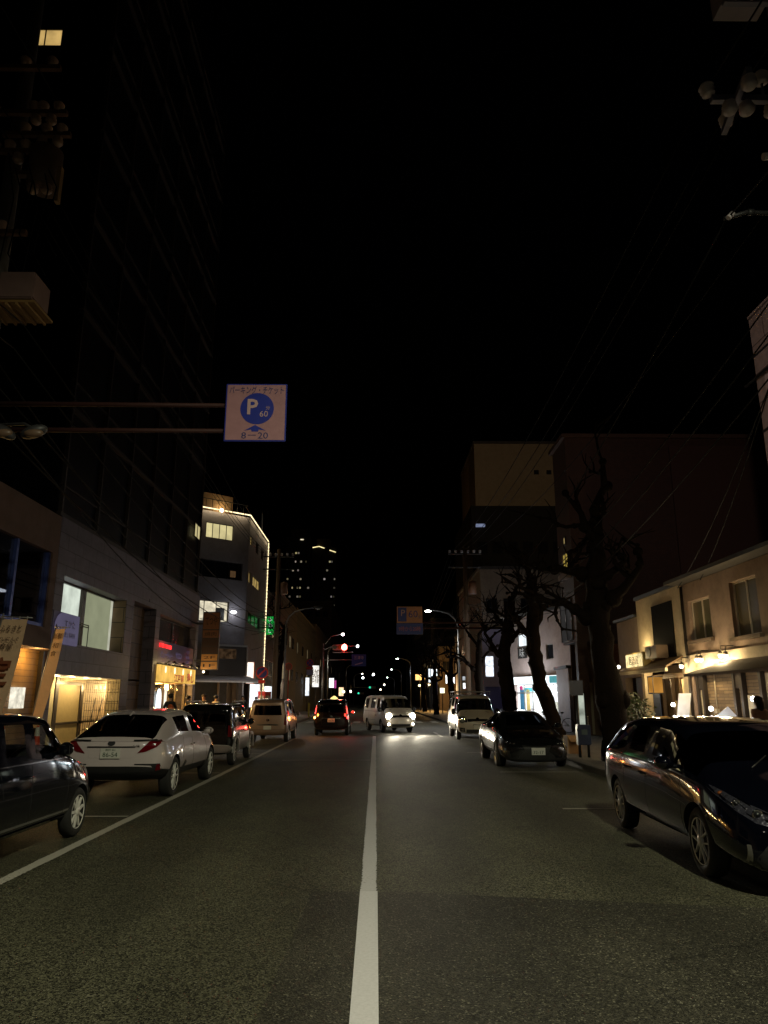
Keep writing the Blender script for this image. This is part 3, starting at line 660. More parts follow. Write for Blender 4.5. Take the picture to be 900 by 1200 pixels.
    TL = EM('lit_tail_lamp', (1, .05, .04), 8, .2); TO = EM('lit_turn_lamp', (1, .48, .10), 12, .2)
    for sg in (1, -1):
        o = c.decal('taillight', 'r', [(sg*a, z) for a, z in ((.71, .96), (.80, .93), (.72, 1.40), (.645, 1.40))][::sg], TAILR, off=.012, th=.03)
        b = c.decal('lit_strip', 'r', [(sg*a, z) for a, z in ((.735, 1.0), (.765, 1.0), (.71, 1.36), (.685, 1.36))][::sg], TL, off=.022, th=.012, parent=o)
        c.decal('lamp_base', 'r', [(sg*a, z) for a, z in ((.70, .74), (.81, .74), (.80, .92), (.71, .92))][::sg], TAILR, off=.012, th=.03)
        p, rr = c.hit('r', sg*.755, .82); b = B(); b.ball(p, .06, 2, (1, .5, 1)); b.o('turn_lamp', TO if sg < 0 else TL, o)
    c.decal('chrome_strip', 'r', [(-.42, .775), (.42, .775), (.42, .80), (-.42, .80)], CHROME, off=.012)
    c.plate('r', 0, .70, txt='10-71'); c.line('r', [(-.72, .46), (.72, .46)])
    c.decal('emblem', 'r', [(.07*cos(k*pi/8), .87+.045*sin(k*pi/8)) for k in range(16)], CHROME, off=.012)
    b = B(); b.prism([(-.19, .1, 1.655), (.19, .1, 1.655), (.19, .1, 1.71), (.10, .1, 1.75), (.06, .1, 1.81), (-.06, .1, 1.81), (-.10, .1, 1.75), (-.19, .1, 1.71)], (0, .12, 0)); b.o('roof_lantern', EM('taxi_lantern_glow', (1, .72, .25), 1.5, .2, 8), c.root, bevel=.02)
    c.mirror_pods(1.0, 1.02, .80, P); c.seats((-.38, .38), .3, .5, 1.28)
    R['taxi'] = c.place(-2.07, 37.9, 0)
    # ---------------- white oncoming van with headlights on
    P = car_paint('white_van_paint', (.60, .57, .50), 0, .35)
    st = [(-2.3, .40, .70, .76, 1.0, .72, 1.68, .62, 1.70), (-2.25, .30, .79, .83, 1.02, .79, 1.78, .66, 1.80), (-2.1, .26, .80, .845, 1.02, .81, 1.82, .68, 1.86), (-1.0, .26, .80, .845, 1.02, .81, 1.83, .69, 1.88), (-.9, .26, .80, .845, 1.02, .81, 1.83, .69, 1.88), (.35, .26, .80, .845, 1.02, .81, 1.83, .69, 1.88), (.45, .26, .80, .845, 1.02, .81, 1.83, .69, 1.88), (1.25, .26, .80, .845, 1.0, .81, 1.77, .68, 1.83), (1.38, .26, .80, .845, 1.0, .81, 1.73, .67, 1.80),
          (2.02, .26, .80, .845, .97, .80, 1.09, .71, 1.12), (2.1, .26, .80, .84, .94, .79, 1.04, .70, 1.07), (2.28, .25, .77, .81, .82, .76, .90, .66, .94), (2.36, .28, .68, .72, .70, .67, .76, .58, .78)]
    def g(row, gp):
        r = row % 20
        if r == 5 and gp in (2, 4, 6, 7): return 4
        if r == 5 and gp == 8: return 5
        if r in (6, 7) and gp == 8: return 3
        if gp == -1 and r == 5: return 6
        return 0
    HLM = EM('lit_headlamp', (1, .90, .70), 42, .1); FOGM = EM('lit_fog_lamp', (1, .84, .58), 22, .1)
    def van(label, lit, paint, name='van'):
        c = Car(name, label, 'van', st, g, [(-1.3, .32, .32, .19), (1.5, .32, .32, .19)], (paint, BLACK, CG, CG, CGD), .04, .1)
        c.put_wheels(M('steel_wheel', (.35, .34, .33), .4, .7), 8)
        for sg in (1, -1):
            o = c.decal('headlight', 'f', [(sg*a, z) for a, z in ((.44, .72), (.74, .74), (.77, .93), (.56, .92), (.44, .84))][::sg], REFL, off=.008, th=.03)
            p, rr = c.hit('f', sg*.62, .82); b = B(); b.lathe(p-V((0, .0, 0)), (0, 1, 0), [(0, .145), (.03, .145), (.05, .10), (.055, .01)], 24); b.o('bulb', HLM if lit else CHROME, o)
            c.decal('fog_lamp_housing', 'f', [(sg*a, z) for a, z in ((.52, .34), (.74, .36), (.74, .52), (.54, .50))][::sg], BLACK, off=.004)
            p, rr = c.hit('f', sg*.63, .43); b = B(); b.lathe(p, (0, 1, 0), [(0, .065), (.02, .065), (.03, .04)], 20); b.o('fog_lamp', FOGM if lit else CHROME, c.root)
        c.decal('grille', 'f', [(-.42, .74), (.42, .74), (.42, .86), (-.42, .86)], BLACK, off=.006)
        c.decal('grille_bar', 'f', [(-.42, .79), (.42, .79), (.42, .815), (-.42, .815)], CHROME, off=.014)
        c.decal('bumper_intake', 'f', [(-.48, .30), (.48, .30), (.48, .44), (-.48, .44)], BLACK, off=.004)
        c.plate('f', 0, .53)
        c.decal('emblem', 'f', [(.07*cos(k*pi/8), .87+.045*sin(k*pi/8)) for k in range(16)], CHROME, off=.012)
        for d in 'RL':
            c.line(d, [(.40, .33), (.40, 1.0)], .012); c.line(d, [(1.22, .68), (1.22, 1.0)], .012); c.line(d, [(-.95, .36), (-.95, 1.0)], .012); c.line(d, [(-.95, .60), (.40, .60)], .01)
            c.decal('window_trim', d, [(-2.0, 1.055), (1.6, 1.05), (1.6, 1.03), (-2.0, 1.035)], BLACK, off=.004, th=.008)
        c.mirror_pods(1.62, 1.14, .81, BLACK, .2, .08, .24); c.handle(.55, .85, BLACK); c.seats((-.4, .4), .75, .6, 1.48)
        for sd in (-1, 1):
            b = B(); b.tube([(sd*.5, 2.03, 1.12), (sd*.05, 1.82, 1.27)], .009, 6); b.o('wiper', BLACK, c.root)
        return c
    c = van('white van with blazing headlights turning through the junction towards us', True, P)
    hx, hy, ha = .66, 41.0, RAD(180+15.0)
    R['white_van'] = c.place(hx, hy, ha)
    # ---------------- white delivery van on the right with a roof carrier
    P2 = car_paint('cream_van_paint', (.50, .45, .38), .1, .35)
    c = van('cream van with a loaded roof carrier parked behind the silver coupe', False, P2)
    b = B()
    for y in (-1.6, -.6, .5, 1.1): b.tube([(-.72, y, 1.84), (-.72, y, 1.97), (.72, y, 1.97), (.72, y, 1.84)], .018, 6)
    for x in (-.72, .72): b.tube([(x, -1.7, 1.98), (x, 1.2, 1.98)], .02, 6)
    b.o('roof_carrier', STEEL, c.root)
    c.decal('emblem_plate', 'f', [(-.2, .60), (.2, .60), (.2, .64), (-.2, .64)], CHROME, off=.01)
    R['cream_van'] = c.place(4.22, 34.1, RAD(180))
    # ---------------- silver and black coupe
    P = car_paint('silver_coupe_paint', (.045, .047, .05), .85, .22)
    st = [(-2.3, .42, .66, .74, .84, .66, .88, .56, .9), (-2.22, .3, .80, .86, .90, .78, .94, .66, .97), (-1.9, .22, .82, .90, .95, .80, 1.0, .66, 1.03), (-1.3, .2, .83, .92, .94, .81, 1.13, .58, 1.17), (-.7, .19, .82, .885, .90, .80, 1.27, .55, 1.33), (-.6, .19, .82, .88, .89, .80, 1.28, .55, 1.345), (-.2, .19, .82, .88, .87, .80, 1.305, .56, 1.37), (.25, .19, .82, .88, .85, .80, 1.27, .56, 1.34), (.35, .19, .82, .88, .85, .80, 1.245, .56, 1.32), (1.15, .19, .82, .89, .83, .79, .90, .70, .94), (1.3, .19, .82, .895, .81, .785, .86, .68, .90), (1.9, .17, .80, .875, .72, .76, .76, .64, .80), (2.22, .15, .74, .79, .58, .70, .62, .58, .66), (2.34, .17, .62, .66, .50, .60, .54, .5, .57)]
    def g(row, gp):
        r = row % 20
        if r == 5 and gp in (5, 6, 7): return 4
        if r == 5 and gp in (4, 8): return 5
        if r in (7,) and gp == 8: return 3
        if r == 7 and gp in (2, 3): return 6
        if r == 1: return 2
        return 0
    RB = car_paint('black_roof_paint', (.004, .004, .005), .2, .15)
    c = Car('sports_coupe', 'low coupe with dark glass and large alloy wheels parked facing us under the trees', 'car', st, g, [(-1.35, .34, .34, .24), (1.42, .34, .34, .24)], (P, BLACK, CGD, CGD, CGD), .06, .16, 'cars parked along both kerbs')
    c.put_wheels(M('coupe_rim', (.6, .6, .6), .25, .9), 5)
    c.decal('grille', 'f', [(-.5, .17), (.5, .17), (.42, .32), (.28, .42), (.36, .56), (-.36, .56), (-.28, .42), (-.42, .32)], BLACK, off=.006, grid=.04)
    for sg in (1, -1):
        c.decal('headlight', 'f', [(sg*a, z) for a, z in ((.46, .56), (.70, .55), (.78, .66), (.74, .69), (.52, .63))][::sg], DGLASS, off=.006, th=.03)
        for (u, v) in ((.54, .59), (.62, .60), (.70, .62)):
            p, rr = c.hit('f', sg*u, v); b = B(); b.lathe(p, (0, 1, 0), [(0, .02), (.012, .02), (.014, .008)], 14); b.o('headlight_lens', CHROME, c.root)
        c.decal('air_intake', 'f', [(sg*a, z) for a, z in ((.60, .22), (.76, .26), (.74, .44), (.66, .42))][::sg], BLACK, off=.004)
    c.decal('hood_panel', 't', [(-.60, 1.2), (.60, 1.2), (.64, 1.7), (.56, 2.1), (-.56, 2.1), (-.64, 1.7)], RB, off=.003, th=.006, grid=.08)
    c.decal('roof_panel', 't', [(-.44, -.6), (.44, -.6), (.44, .22), (-.44, .22)], RB, off=.003, th=.006, grid=.08)
    c.decal('front_lip', 'f', [(-.70, .145), (.70, .145), (.72, .175), (-.72, .175)], BLACK, off=.03, th=.05)
    c.plate('f', -.02, .42, .33, .165, txt='32-17')
    for d in 'RL': c.line(d, [(-.5, .30), (-.55, .88)]); c.line(d, [(.95, .32), (.98, .82)]); c.line(d, [(-.5, .26), (.95, .26)])
    c.handle(-.28, .74, P); c.mirror_pods(.80, .98, .80, RB)
    R['coupe'] = c.place(3.96, 21.25, RAD(180)+RAD(-.6))
    return R
# ------------------------------------------------------------------ ground, road and paint
ASP = ASPHALT('worn_asphalt', (.018, .018, .012), (.170, .165, .105))
ASPN = ASPHALT('newer_asphalt', (.018, .0175, .013), (.088, .082, .060), 7.3, .45)
PAVE = BRICK('pavement_slabs', (.16, .14, .12), (.12, .105, .09), (.05, .045, .04), .6, .3, .012, .75, .35, 'XY')
KERB = BRICK('kerb_stone', (.26, .25, .23), (.22, .21, .2), (.08, .08, .08), .02, .6, .01, .8, .2, 'XY', 0)
LINE = PAINTLINE('worn_white_line', (.72, .70, .75), .08, .38)
LINEF = PAINTLINE('fresh_white_line', (.82, .80, .86), None, -.2)
LINEB = PAINTLINE('faded_white_line', (.50, .48, .42), .075, .5)
LINEX = PAINTLINE('faded_marking', (.42, .40, .35), None, .35)
b = B(); b.box(-700, 700, -60, 1500, -.4, -.03); struct(b, 'ground', ASPHALT('dark_ground', (.02, .02, .018), (.06, .055, .045)))
def sheet(name, mat, pts, z, org=None):
    q = B(); o = V(org) if org else V((0, 0, 0)); q.quad(*[(x-o.x, y-o.y, 0) for x, y in pts]); ob = q.o(name, mat); ob.location = (o.x, o.y, z); return tag(ob, kind='structure')
def rect(x0, x1, y0, y1): return [(x0, y0), (x1, y0), (x1, y1), (x0, y1)]
sheet('road', ASP, rect(-5.6, 5.0, -25, 420), 0)
sheet('side_street', ASP, rect(-60, -5.6, 38.75, 50.6), 0)
sheet('road_patch', ASPN, [(-.66, 3.0), (5.0, 3.0), (5.0, 6.35), (3.0, 6.62), (1.2, 6.95), (.3, 7.12), (-.56, 7.17)], .004)
sheet('centre_line', LINEF, rect(-.135, .02, 2.5, 7.16), .008)
sheet('centre_line', LINE, rect(-.135, .018, 7.162, 35.5), .008, (-.06, 0))
sheet('parking_line', LINEB, rect(-3.56, -3.41, -10, 33.6), .008, (-3.485, 0))
sheet('parking_line', LINEB, rect(2.93, 3.07, 34.8, 39.6), .008, (3.0, 0))
for i, y in enumerate((11.5, 18.0, 24.2, 30.0, 5.2)): sheet('bay_line', LINEX, rect(-5.45, -3.58, y-.05, y+.05), .008)
for y in (18.15, 24.6, 12.2): sheet('bay_line', LINEX, rect(2.9, 4.75, y-.05, y+.05), .008)
sheet('worn_stop_line', PAINTLINE('ghost_line', (.30, .28, .24), None, .5), rect(-2.6, -.14, 21.55, 21.78), .008)
for k in range(9): sheet('crosswalk', LINEX, rect(-5.1+k*1.15, -4.6+k*1.15, 55.5, 59.3), .008)
for (x0, x1, y0, y1) in ((-9.3, -5.76, -25, 38.6), (-9.3, -5.76, 50.75, 420), (5.16, 9.4, -25, 420)):
    b = B(); b.box(x0, x1, y0, y1, -.02, .13); struct(b, 'pavement', PAVE)
for (x0, x1, y0, y1) in ((-5.755, -5.605, -25, 38.6), (-5.755, -5.605, 50.75, 420), (5.005, 5.155, -25, 420)):
    b = B(); b.box(x0, x1, y0, y1, -.02, .135); o = b.o('kerb', KERB, None, .015); tag(o, kind='structure')

# ------------------------------------------------------------------ left side buildings
PURP = BRICK('grey_granite_tiles', (.165, .14, .185), (.135, .115, .155), (.03, .028, .03), 1.15, .46, .012, .55, .3)
BTILE = BRICK('brown_stone_tiles', (.26, .17, .10), (.19, .125, .07), (.03, .02, .012), 1.0, .55, .014, .6, .3)
TANW = BRICK('tan_stone_tiles', (.42, .33, .18), (.36, .28, .15), (.16, .12, .07), 1.0, .5, .01, .6, .2)
BROWNB = M('brown_render', (.14, .085, .07), .8, bump=.2, grime=.4)
WOODL = BRICK('honey_wood_boards', (.42, .25, .09), (.36, .21, .075), (.16, .09, .03), 3.2, .16, .008, .55, .2)
CURT = M('curtain_wall_glass', (.006, .006, .008), .5, var=.3, spec=.15)
def building(name, label, cat='building', loc=(0, 0, 0), group=None): return thing(name, label, cat, loc, group)

def left_near():
    F = Fr((-9.26, 0, 0), (0, 1, 0))
    T = building('shop_building', 'low brown building with amber lit doorway and dark first floor glass at the left edge', loc=(-9.26, 8, 0))
    b = B(); F.wall(b, -10, 21.3, 3.55, 5.72, [(6.2, 10.6, 3.6, 5.72), (12.2, 20.95, 3.6, 5.72)], -.35, 0); F.box(b, -10, 21.3, 5.72, 6.86, -.35, .0); F.wall(b, -10, 21.3, 0, 2.95, [(14.2, 21.05, -.1, 2.95), (4, 12, .8, 2.95)], -.35, 0); F.box(b, -10, 21.3, 2.95, 3.55, -.35, .03)
    F.box(b, -10, 21.3, 6.6, 6.8, -7, -.35)
    b.o('wall', BROWNB, T)
    bl = M('blue_lit_mullion', (.06, .09, .32), .4, .4)  # blue reflected light put into the mullion colour
    w = B()
    for a in (12.25, 14.6, 16.9, 19.0, 20.9): F.box(w, a-.06, a+.06, 3.6, 5.72, -.2, -.06)
    F.box(w, 12.2, 20.95, 3.6, 3.7, -.2, -.062); wo = w.o('window', bl, T)
    q = B(); F.box(q, 12.2, 20.95, 3.62, 5.72, -.16, -.14); q.o('pane', GLASS('shop_glass', (.35, .35, .4), 1), wo)
    q = B(); F.box(q, 12.2, 20.95, 3.5, 5.8, -2.9, -2.8); F.box(q, 12.2, 20.95, 5.73, 5.8, -2.8, -.36); F.box(q, 12.2, 20.95, 3.45, 3.52, -2.8, -.36); q.o('room', M('dim_room', (.10, .085, .07), .8), T)
    q = B(); F.box(q, 19.75, 20.35, 4.5, 4.56, -1.2, -.9); q.o('ceiling_lamp', EM('office_tube', (.92, 1, .9), 2.6), T)
    q = B(); F.box(q, 14.2, 20.97, .0, 2.95, -.14, -.08); q.o('wood_panelling', WOODL, T)
    q = B(); F.box(q, 14.2, 21.05, 2.951, 3.02, .031, .5); q.o('canopy', BROWNB, T)
    q = B(); F.box(q, 20.97, 21.06, 0, 2.94, -.2, .04); q.o('door_post', BRONZE, T)
    o = B(); F.box(o, 19.55, 20.15, 1.42, 1.95, -.08, .03); sg = o.o('menu_light_box', EM('menu_glow', (1, .93, .75), .85, .35, 6), T)
    for a in (15.4, 16.8, 18.2, 19.6): point('downlight', F.p(a+.4, 2.75, .32), 26, (1, .60, .18), .08)
left_near()

def left_tower():
    F = Fr((-9.26, 0, 0), (0, 1, 0))
    T = building('office_tower', 'dark glass office tower above a grey stone base with a lit beige window', loc=(-9.26, 30, 0))
    holes = [(21.78, 27.7, 0, 2.35), (21.9, 27.6, 3.28, 5.22), (28.45, 31.4, 0, 5.32), (32.0, 38.5, 0, 5.22)]
    b = B(); F.wall(b, 21.32, 39, 0, 6.9, holes, -.5, 0); b.o('stone_base', PURP, T)
    b = B(); F.box(b, 28.0, 31.9, 0, 5.4, -.62, -.5); b.o('recess_wall', BTILE, T)
    # upper window
    b = B(); F.box(b, 27.585, 27.95, 3.29, 5.21, -.49, -.02); 
    b.o('window_reveal', BTILE, T)
    w = B(); F.box(w, 24.5, 24.78, 3.28, 5.22, -.56, -.42); F.box(w, 21.9, 27.6, 3.28, 3.36, -.54, -.44); F.box(w, 21.9, 27.6, 5.16, 5.22, -.54, -.44); wo = w.o('window', BRONZE, T)
    q = B(); F.box(q, 24.78, 27.4, 3.3, 5.2, -.55, -.52); q.o('lit_back_wall', EM('wall_glow', (.66, .70, .44), .36, .12, 1.2), wo)  # pale back wall of the recess, its light put in as glow
    q = B(); F.box(q, 27.4, 27.58, 3.3, 5.2, -.55, -.50); q.o('bright_edge', EM('edge_glow', (.85, .85, .66), .55), wo)  # white edge of that wall, brightness also put in as glow
    q = B(); F.box(q, 21.9, 24.5, 3.3, 5.2, -.55, -.52); q.o('pane', EM('lit_pane', (.78, .86, .74), .75, .3, 1.5), wo)
    q = B()
    for zz in (3.95, 4.02): q.tube([F.p(22.0, zz, -.3), F.p(24.9, zz, -.3)], .018, 6)
    for a in (22.6, 23.4, 24.2, 24.9): q.tube([F.p(a, 3.28, -.3), F.p(a, 4.02, -.3)], .015, 6)
    q.o('guard_rail', BRONZE, T)
    # entrance lobby
    q = B(); F.box(q, 21.5, 33, 0, 2.4, -2.0, -1.9); F.box(q, 21.5, 21.7, 0, 2.4, -1.9, -.5); q.o('lobby_wall', TANW, T)
    q = B(); F.box(q, 21.7, 31.9, 2.36, 2.42, -1.9, -.5); q.o('lobby_ceiling', M('lobby_ceiling', (.5, .45, .33), .7), T)
    q = B(); F.box(q, 21.9, 24.7, 0, 2.36, -1.2, -1.12); q.o('lobby_pillar', M('cream_plaster', (.5, .43, .26), .7, grime=.15), T)
    d = B()
    for (a0, a1, b0, b1) in ((24.75, 25.0, 0, 2.36), (26.9, 27.15, 0, 2.2), (25.0, 26.9, 2.12, 2.22), (25.0, 28.5, .84, .91)): F.box(d, a0, a1, b0, b1, -1.18, -1.1)
    do = d.o('door', BRONZE, T); q = B(); F.box(q, 25.0, 26.9, 0, 2.12, -1.16, -1.14); q.o('pane', M('frosted_tan_panel', (.50, .38, .17), .6), do)
    q = B()
    for k in range(22): q.tube([F.p(27.2+k*.2, .1, -1.05), F.p(27.2+k*.2, 2.3, -1.05)], .008, 5)
    for k in range(7): q.tube([F.p(27.2, .3+k*.32, -1.04), F.p(31.5, .3+k*.32, -1.04)], .008, 5)
    for k in range(5): q.tube([F.p(27.4+k*.5, .1, -1.0), F.p(28.0+k*.75, 1.7, -.98)], .02, 5)
    q.o('wire_screen', BRONZE, T)
    LM = EM('downlight_glow', (1, .85, .55), 5)
    for a in (22.3, 23.6, 24.8, 26.0):
        q = B(); q.lathe(F.p(a, 2.352, -.62), (0, 0, -1), [(0, .09), (.012, .09), (.013, .07)], 16); q.o('downlight', LM, T)
        point('downlight_light', F.p(a, 2.2, -.66), 34, (1, .74, .34), .06)
    for a, c in ((27.5, -.75), (29.2, -.75), (25.9, -1.5), (27.8, -1.45)): point('lobby_light', F.p(a, 2.05, c), 36, (1, .72, .32), .06)
    q = B(); F.box(q, 27.66, 27.695, 0.02, 2.34, -.49, -.02); q.o('side_panel', TANW, T)
    q = B()
    for k in range(5): q.tube([F.p(27.645, .1, -.46+k*.1), F.p(27.645, 2.3, -.46+k*.1)], .009, 5)
    for k in range(7): q.tube([F.p(27.64, .3+k*.32, -.48), F.p(27.64, .3+k*.32, -.03)], .009, 5)
    q.o('side_screen', BRONZE, T)
    for k in range(5):
        q = B(); F.box(q, 28.0+k*.42, 28.16+k*.42, 2.02, 2.14, -1.03, -1.0); q.o('raised_letter', M('pale_letter', (.6, .5, .3), .5), T)
    # lit shop unit
    q = B(); F.box(q, 32, 38.5, 0, 5.22, -3.2, -3.1); F.box(q, 32, 38.5, 2.38, 2.44, -3.1, -.4); q.o('shop_interior', M('orange_interior', (.42, .24, .10), .7, var=.4, scale=2), T)
    w = B()
    for a in (32.03, 35.2, 38.4): F.box(w, a-.03, a+.06, 3.1, 5.2, -.4, -.3)
    F.box(w, 32, 38.5, 5.12, 5.2, -.4, -.302); wo = w.o('window', BRONZE, T)
    q = B(); F.box(q, 32.03, 38.4, 3.1, 5.15, -.36, -.34); q.o('pane', DGLASS, wo)
    w = B()
    for a in (32.05, 34.6, 35.6, 36.7, 38.4): F.box(w, a-.04, a+.05, 0, 2.36, -.42, -.34)
    so = w.o('shop_front', BRONZE, T); q = B(); F.box(q, 32.1, 38.4, .1, 2.3, -.40, -.38); q.o('pane', GLASS('warm_glass', (.9, .85, .7), 1), so)
    for a in (33, 35, 37): point('shop_light', F.p(a, 2.1, -1.4), 380, (1, .64, .25), .1)
    q = B(); F.box(q, 34.65, 34.95, .2, 2.2, -.33, -.29); q.o('lit_post', EM('lit_shop_post', (1, .9, .7), 1.2), so)
    # curtain wall above the base
    b = B(); b.box(-22, -9.5, 21.4, 39, 6.9, 37); b.o('curtain_wall', CURT, T)
    g = B()
    for k in range(7): F.box(g, 21.5+k*2.88, 21.6+k*2.88, 6.9, 37, -.239, -.12)
    for k in range(9): F.box(g, 21.4, 39, 6.95+k*3.4, 7.07+k*3.4, -.238, -.10)
    for k in range(9): F.box(g, 21.4, 39, 7.9+k*3.4, 7.95+k*3.4, -.237, -.16)
    g.o('mullions', M('mullion', (.05, .04, .038), .6, .2), T)
    F2 = Fr((0, 21.4, 0), (1, 0, 0))
    window(F2, -12.35, -11.12, 23.92, 24.68, T, EM('lit_amber_window', (1, .66, .22), .52, .3, 1.5), BRONZE, c=.004, fw=.04)
    for k in range(3): window(F2, -13.2+k*1.2, -12.4+k*1.2, 20.6, 21.5, T, DGLASS, BRONZE, c=.004, fw=.04)
    window(F, 37.15, 38.35, 9.75, 10.5, T, EM('lit_tower_window', (1, .85, .42), .55, .2, 1.2), BRONZE, c=-.10, fw=.04, mull=1)
    b = B(); F.box(b, 30.3, 30.34, 5.5, 5.62, .0, .02); b.o('vent_slot', BLACK, T)
    # company sign at the upper window
    # round shop sign
    b = B(); n = 16
    pts = [F.p(23.15, 3.22, .02), F.p(23.15, 4.12, .02)]+[F.p(22.0+.48*cos(pi/2+pi*k/n*1.0), 3.67+.45*sin(pi/2+pi*k/n), .02) for k in range(n+1)]
    b.prism(pts, F.n*.06); L = thing('office_sign', 'pale rounded sign board beside the lit beige window of the office tower', 'sign', F.p(22.3, 3.22, .02))
    b.o('board', EM('lavender_glow', (.50, .44, .72), .16, .1), L)  # faint glow stands in for light falling on the board
    pts = [F.p(23.17, 3.2, .0), F.p(23.17, 4.14, .0), F.p(21.4, 4.14, .0), F.p(21.4, 3.2, .0)]
    b = B(); b.prism(pts, F.n*.018); b.o('backing', M('violet_board', (.16, .13, .30), .5), L)
    text('すかた', F, 22.45, 3.82, .081, .27, M('navy_ink', (.03, .03, .09), .5), L, width=.78)
    text('司法書士事務所', F, 22.35, 3.5, .081, .16, M('navy_ink', (.03, .03, .09), .5), L, width=1.1)
    # yellow restaurant sign
    S = thing('restaurant_sign', 'bright yellow sign with red lettering over the restaurant door', 'sign', F.p(35.2, 2.38, .02))
    b = B(); F.box(b, 31.95, 38.45, 2.38, 3.08, .02, .12); b.o('sign_board', EM('yellow_sign_backlit', (1, .58, .12), .85, .3, 1.5), S)
    rm = M('red_letters', (.55, .03, .02), .5)
    text('江戸前', F, 35.3, 2.58, .127, .36, rm, S, width=1.7, bold=.03); text('寿し', F, 37.4, 2.64, .127, .48, rm, S, width=1.4, bold=.03)
    for a in (33.0, 34.5, 36.0, 37.5):
        q = B(); q.tube([F.p(a, 3.12, .05), F.p(a, 3.25, .25), F.p(a, 3.22, .48)], .02, 6); q.lathe(F.p(a, 3.22, .48), (0, -.0, -1), [(-.05, .03), (0, .06), (.08, .09), (.085, .07)], 12); q.o('sign_lamp', BLACK, S)
        point('sign_lamp_light', F.p(a, 3.08, .42), 14, (1, .72, .30), .05); disc(F, a, 2.90, .121, .15, .004, 20, .9).o('hot_spot_disc', EM('hot_spot_glow', (1, .9, .55), 1.6, .2), S)  # glowing discs laid on the sign face as bright light spots
    S = thing('salon_sign', 'purple sign panel with white lettering above the yellow restaurant sign', 'sign', F.p(35.2, 3.14, -.1))
    b = B(); F.box(b, 32.05, 38.4, 3.18, 4.12, -.1, -.04); b.o('panel', M('purple_panel', (.035, .012, .09), .4), S)
    wl = EM('dim_white_letters', (.5, .42, .8), .18)
    text('ビューティー', F, 33.6, 3.55, -.038, .34, wl, S, width=1.9); text('サロン', F, 35.6, 3.62, -.038, .36, wl, S, width=1.1)
    for k, t in enumerate(('ヘア', 'ネイル', 'エステ')): text(t, F, 37.3, 3.88-k*.24, -.038, .2, wl, S, width=.6)
    b = B(); F.box(b, 32.3, 34.2, 3.83, 4.0, -.037, -.02); b.o('red_lamp', EM('red_led', (1, .03, .03), 1.6, .6, 2), S); point('red_led_light', F.p(33.3, 4.0, .2), 6, (1, .05, .05), .1)
    S = thing('oval_window_sign', 'white glowing oval sign in the orange restaurant front', 'sign', F.p(33.6, .9, -.25))
    disc(F, 33.55, 1.55, -.28, .55, .05, 28, .62).o('face', EM('white_oval', (.9, .97, 1), 1.7, .1), S); q = B(); q.tube([F.p(33.55, .13, -.26), F.p(33.55, 1.05, -.26)], .03, 8); F.box(q, 33.3, 33.8, .10, .14, -.4, -.1); q.o('stand', BRONZE, S)
    # hanging directory board at the end of the base
    G = Fr((0, 38.7, 0), (1, 0, 0))
    S = thing('directory_sign', 'tall brown projecting sign with stacked panels at the end of the stone base', 'sign', (-8.5, 38.7, 3.05))
    b = B(); G.box(b, -8.95, -8.08, 3.1, 6.05, -.12, .1); G.box(b, -9.27, -8.95, 5.4, 5.5, -.05, .03); G.box(b, -9.27, -8.95, 3.5, 3.6, -.05, .03); b.o('case', DSTEEL, S)
    wm = M('sign_brown', (.22, .10, .05), .6); wm2 = M('sign_tan', (.50, .24, .07), .6); wd = M('sign_dark', (.05, .025, .02), .6); ink = M('dark_ink', (.02, .012, .01), .6)
    for (z0, z1, m, t) in ((5.15, 6.0, wm, 'てつや'), (4.72, 5.1, wm, '焼肉'), (4.3, 4.68, wd, ''), (3.92, 4.27, wd, ''), (3.56, 3.88, wm2, '2F OPEN'.replace('OPEN', '')), (3.13, 3.5, wm2, '1F')):
        q = B(); G.box(q, -8.92, -8.11, z0, z1, .1, .12); p = q.o('sign_panel', m, S)
        if t.strip(): text(t, G, -8.515, (z0+z1)/2, .122, (z1-z0)*.6, ink, p, width=.6)
    point('directory_light', (-8.5, 38.2, 3.0), 2.5, (1, .8, .5), .05); q = B(); q.ball((-8.75, 38.5, 3.0), .06); q.o('lamp', EM('small_bulb', (1, .8, .5), 7), S)
left_tower()

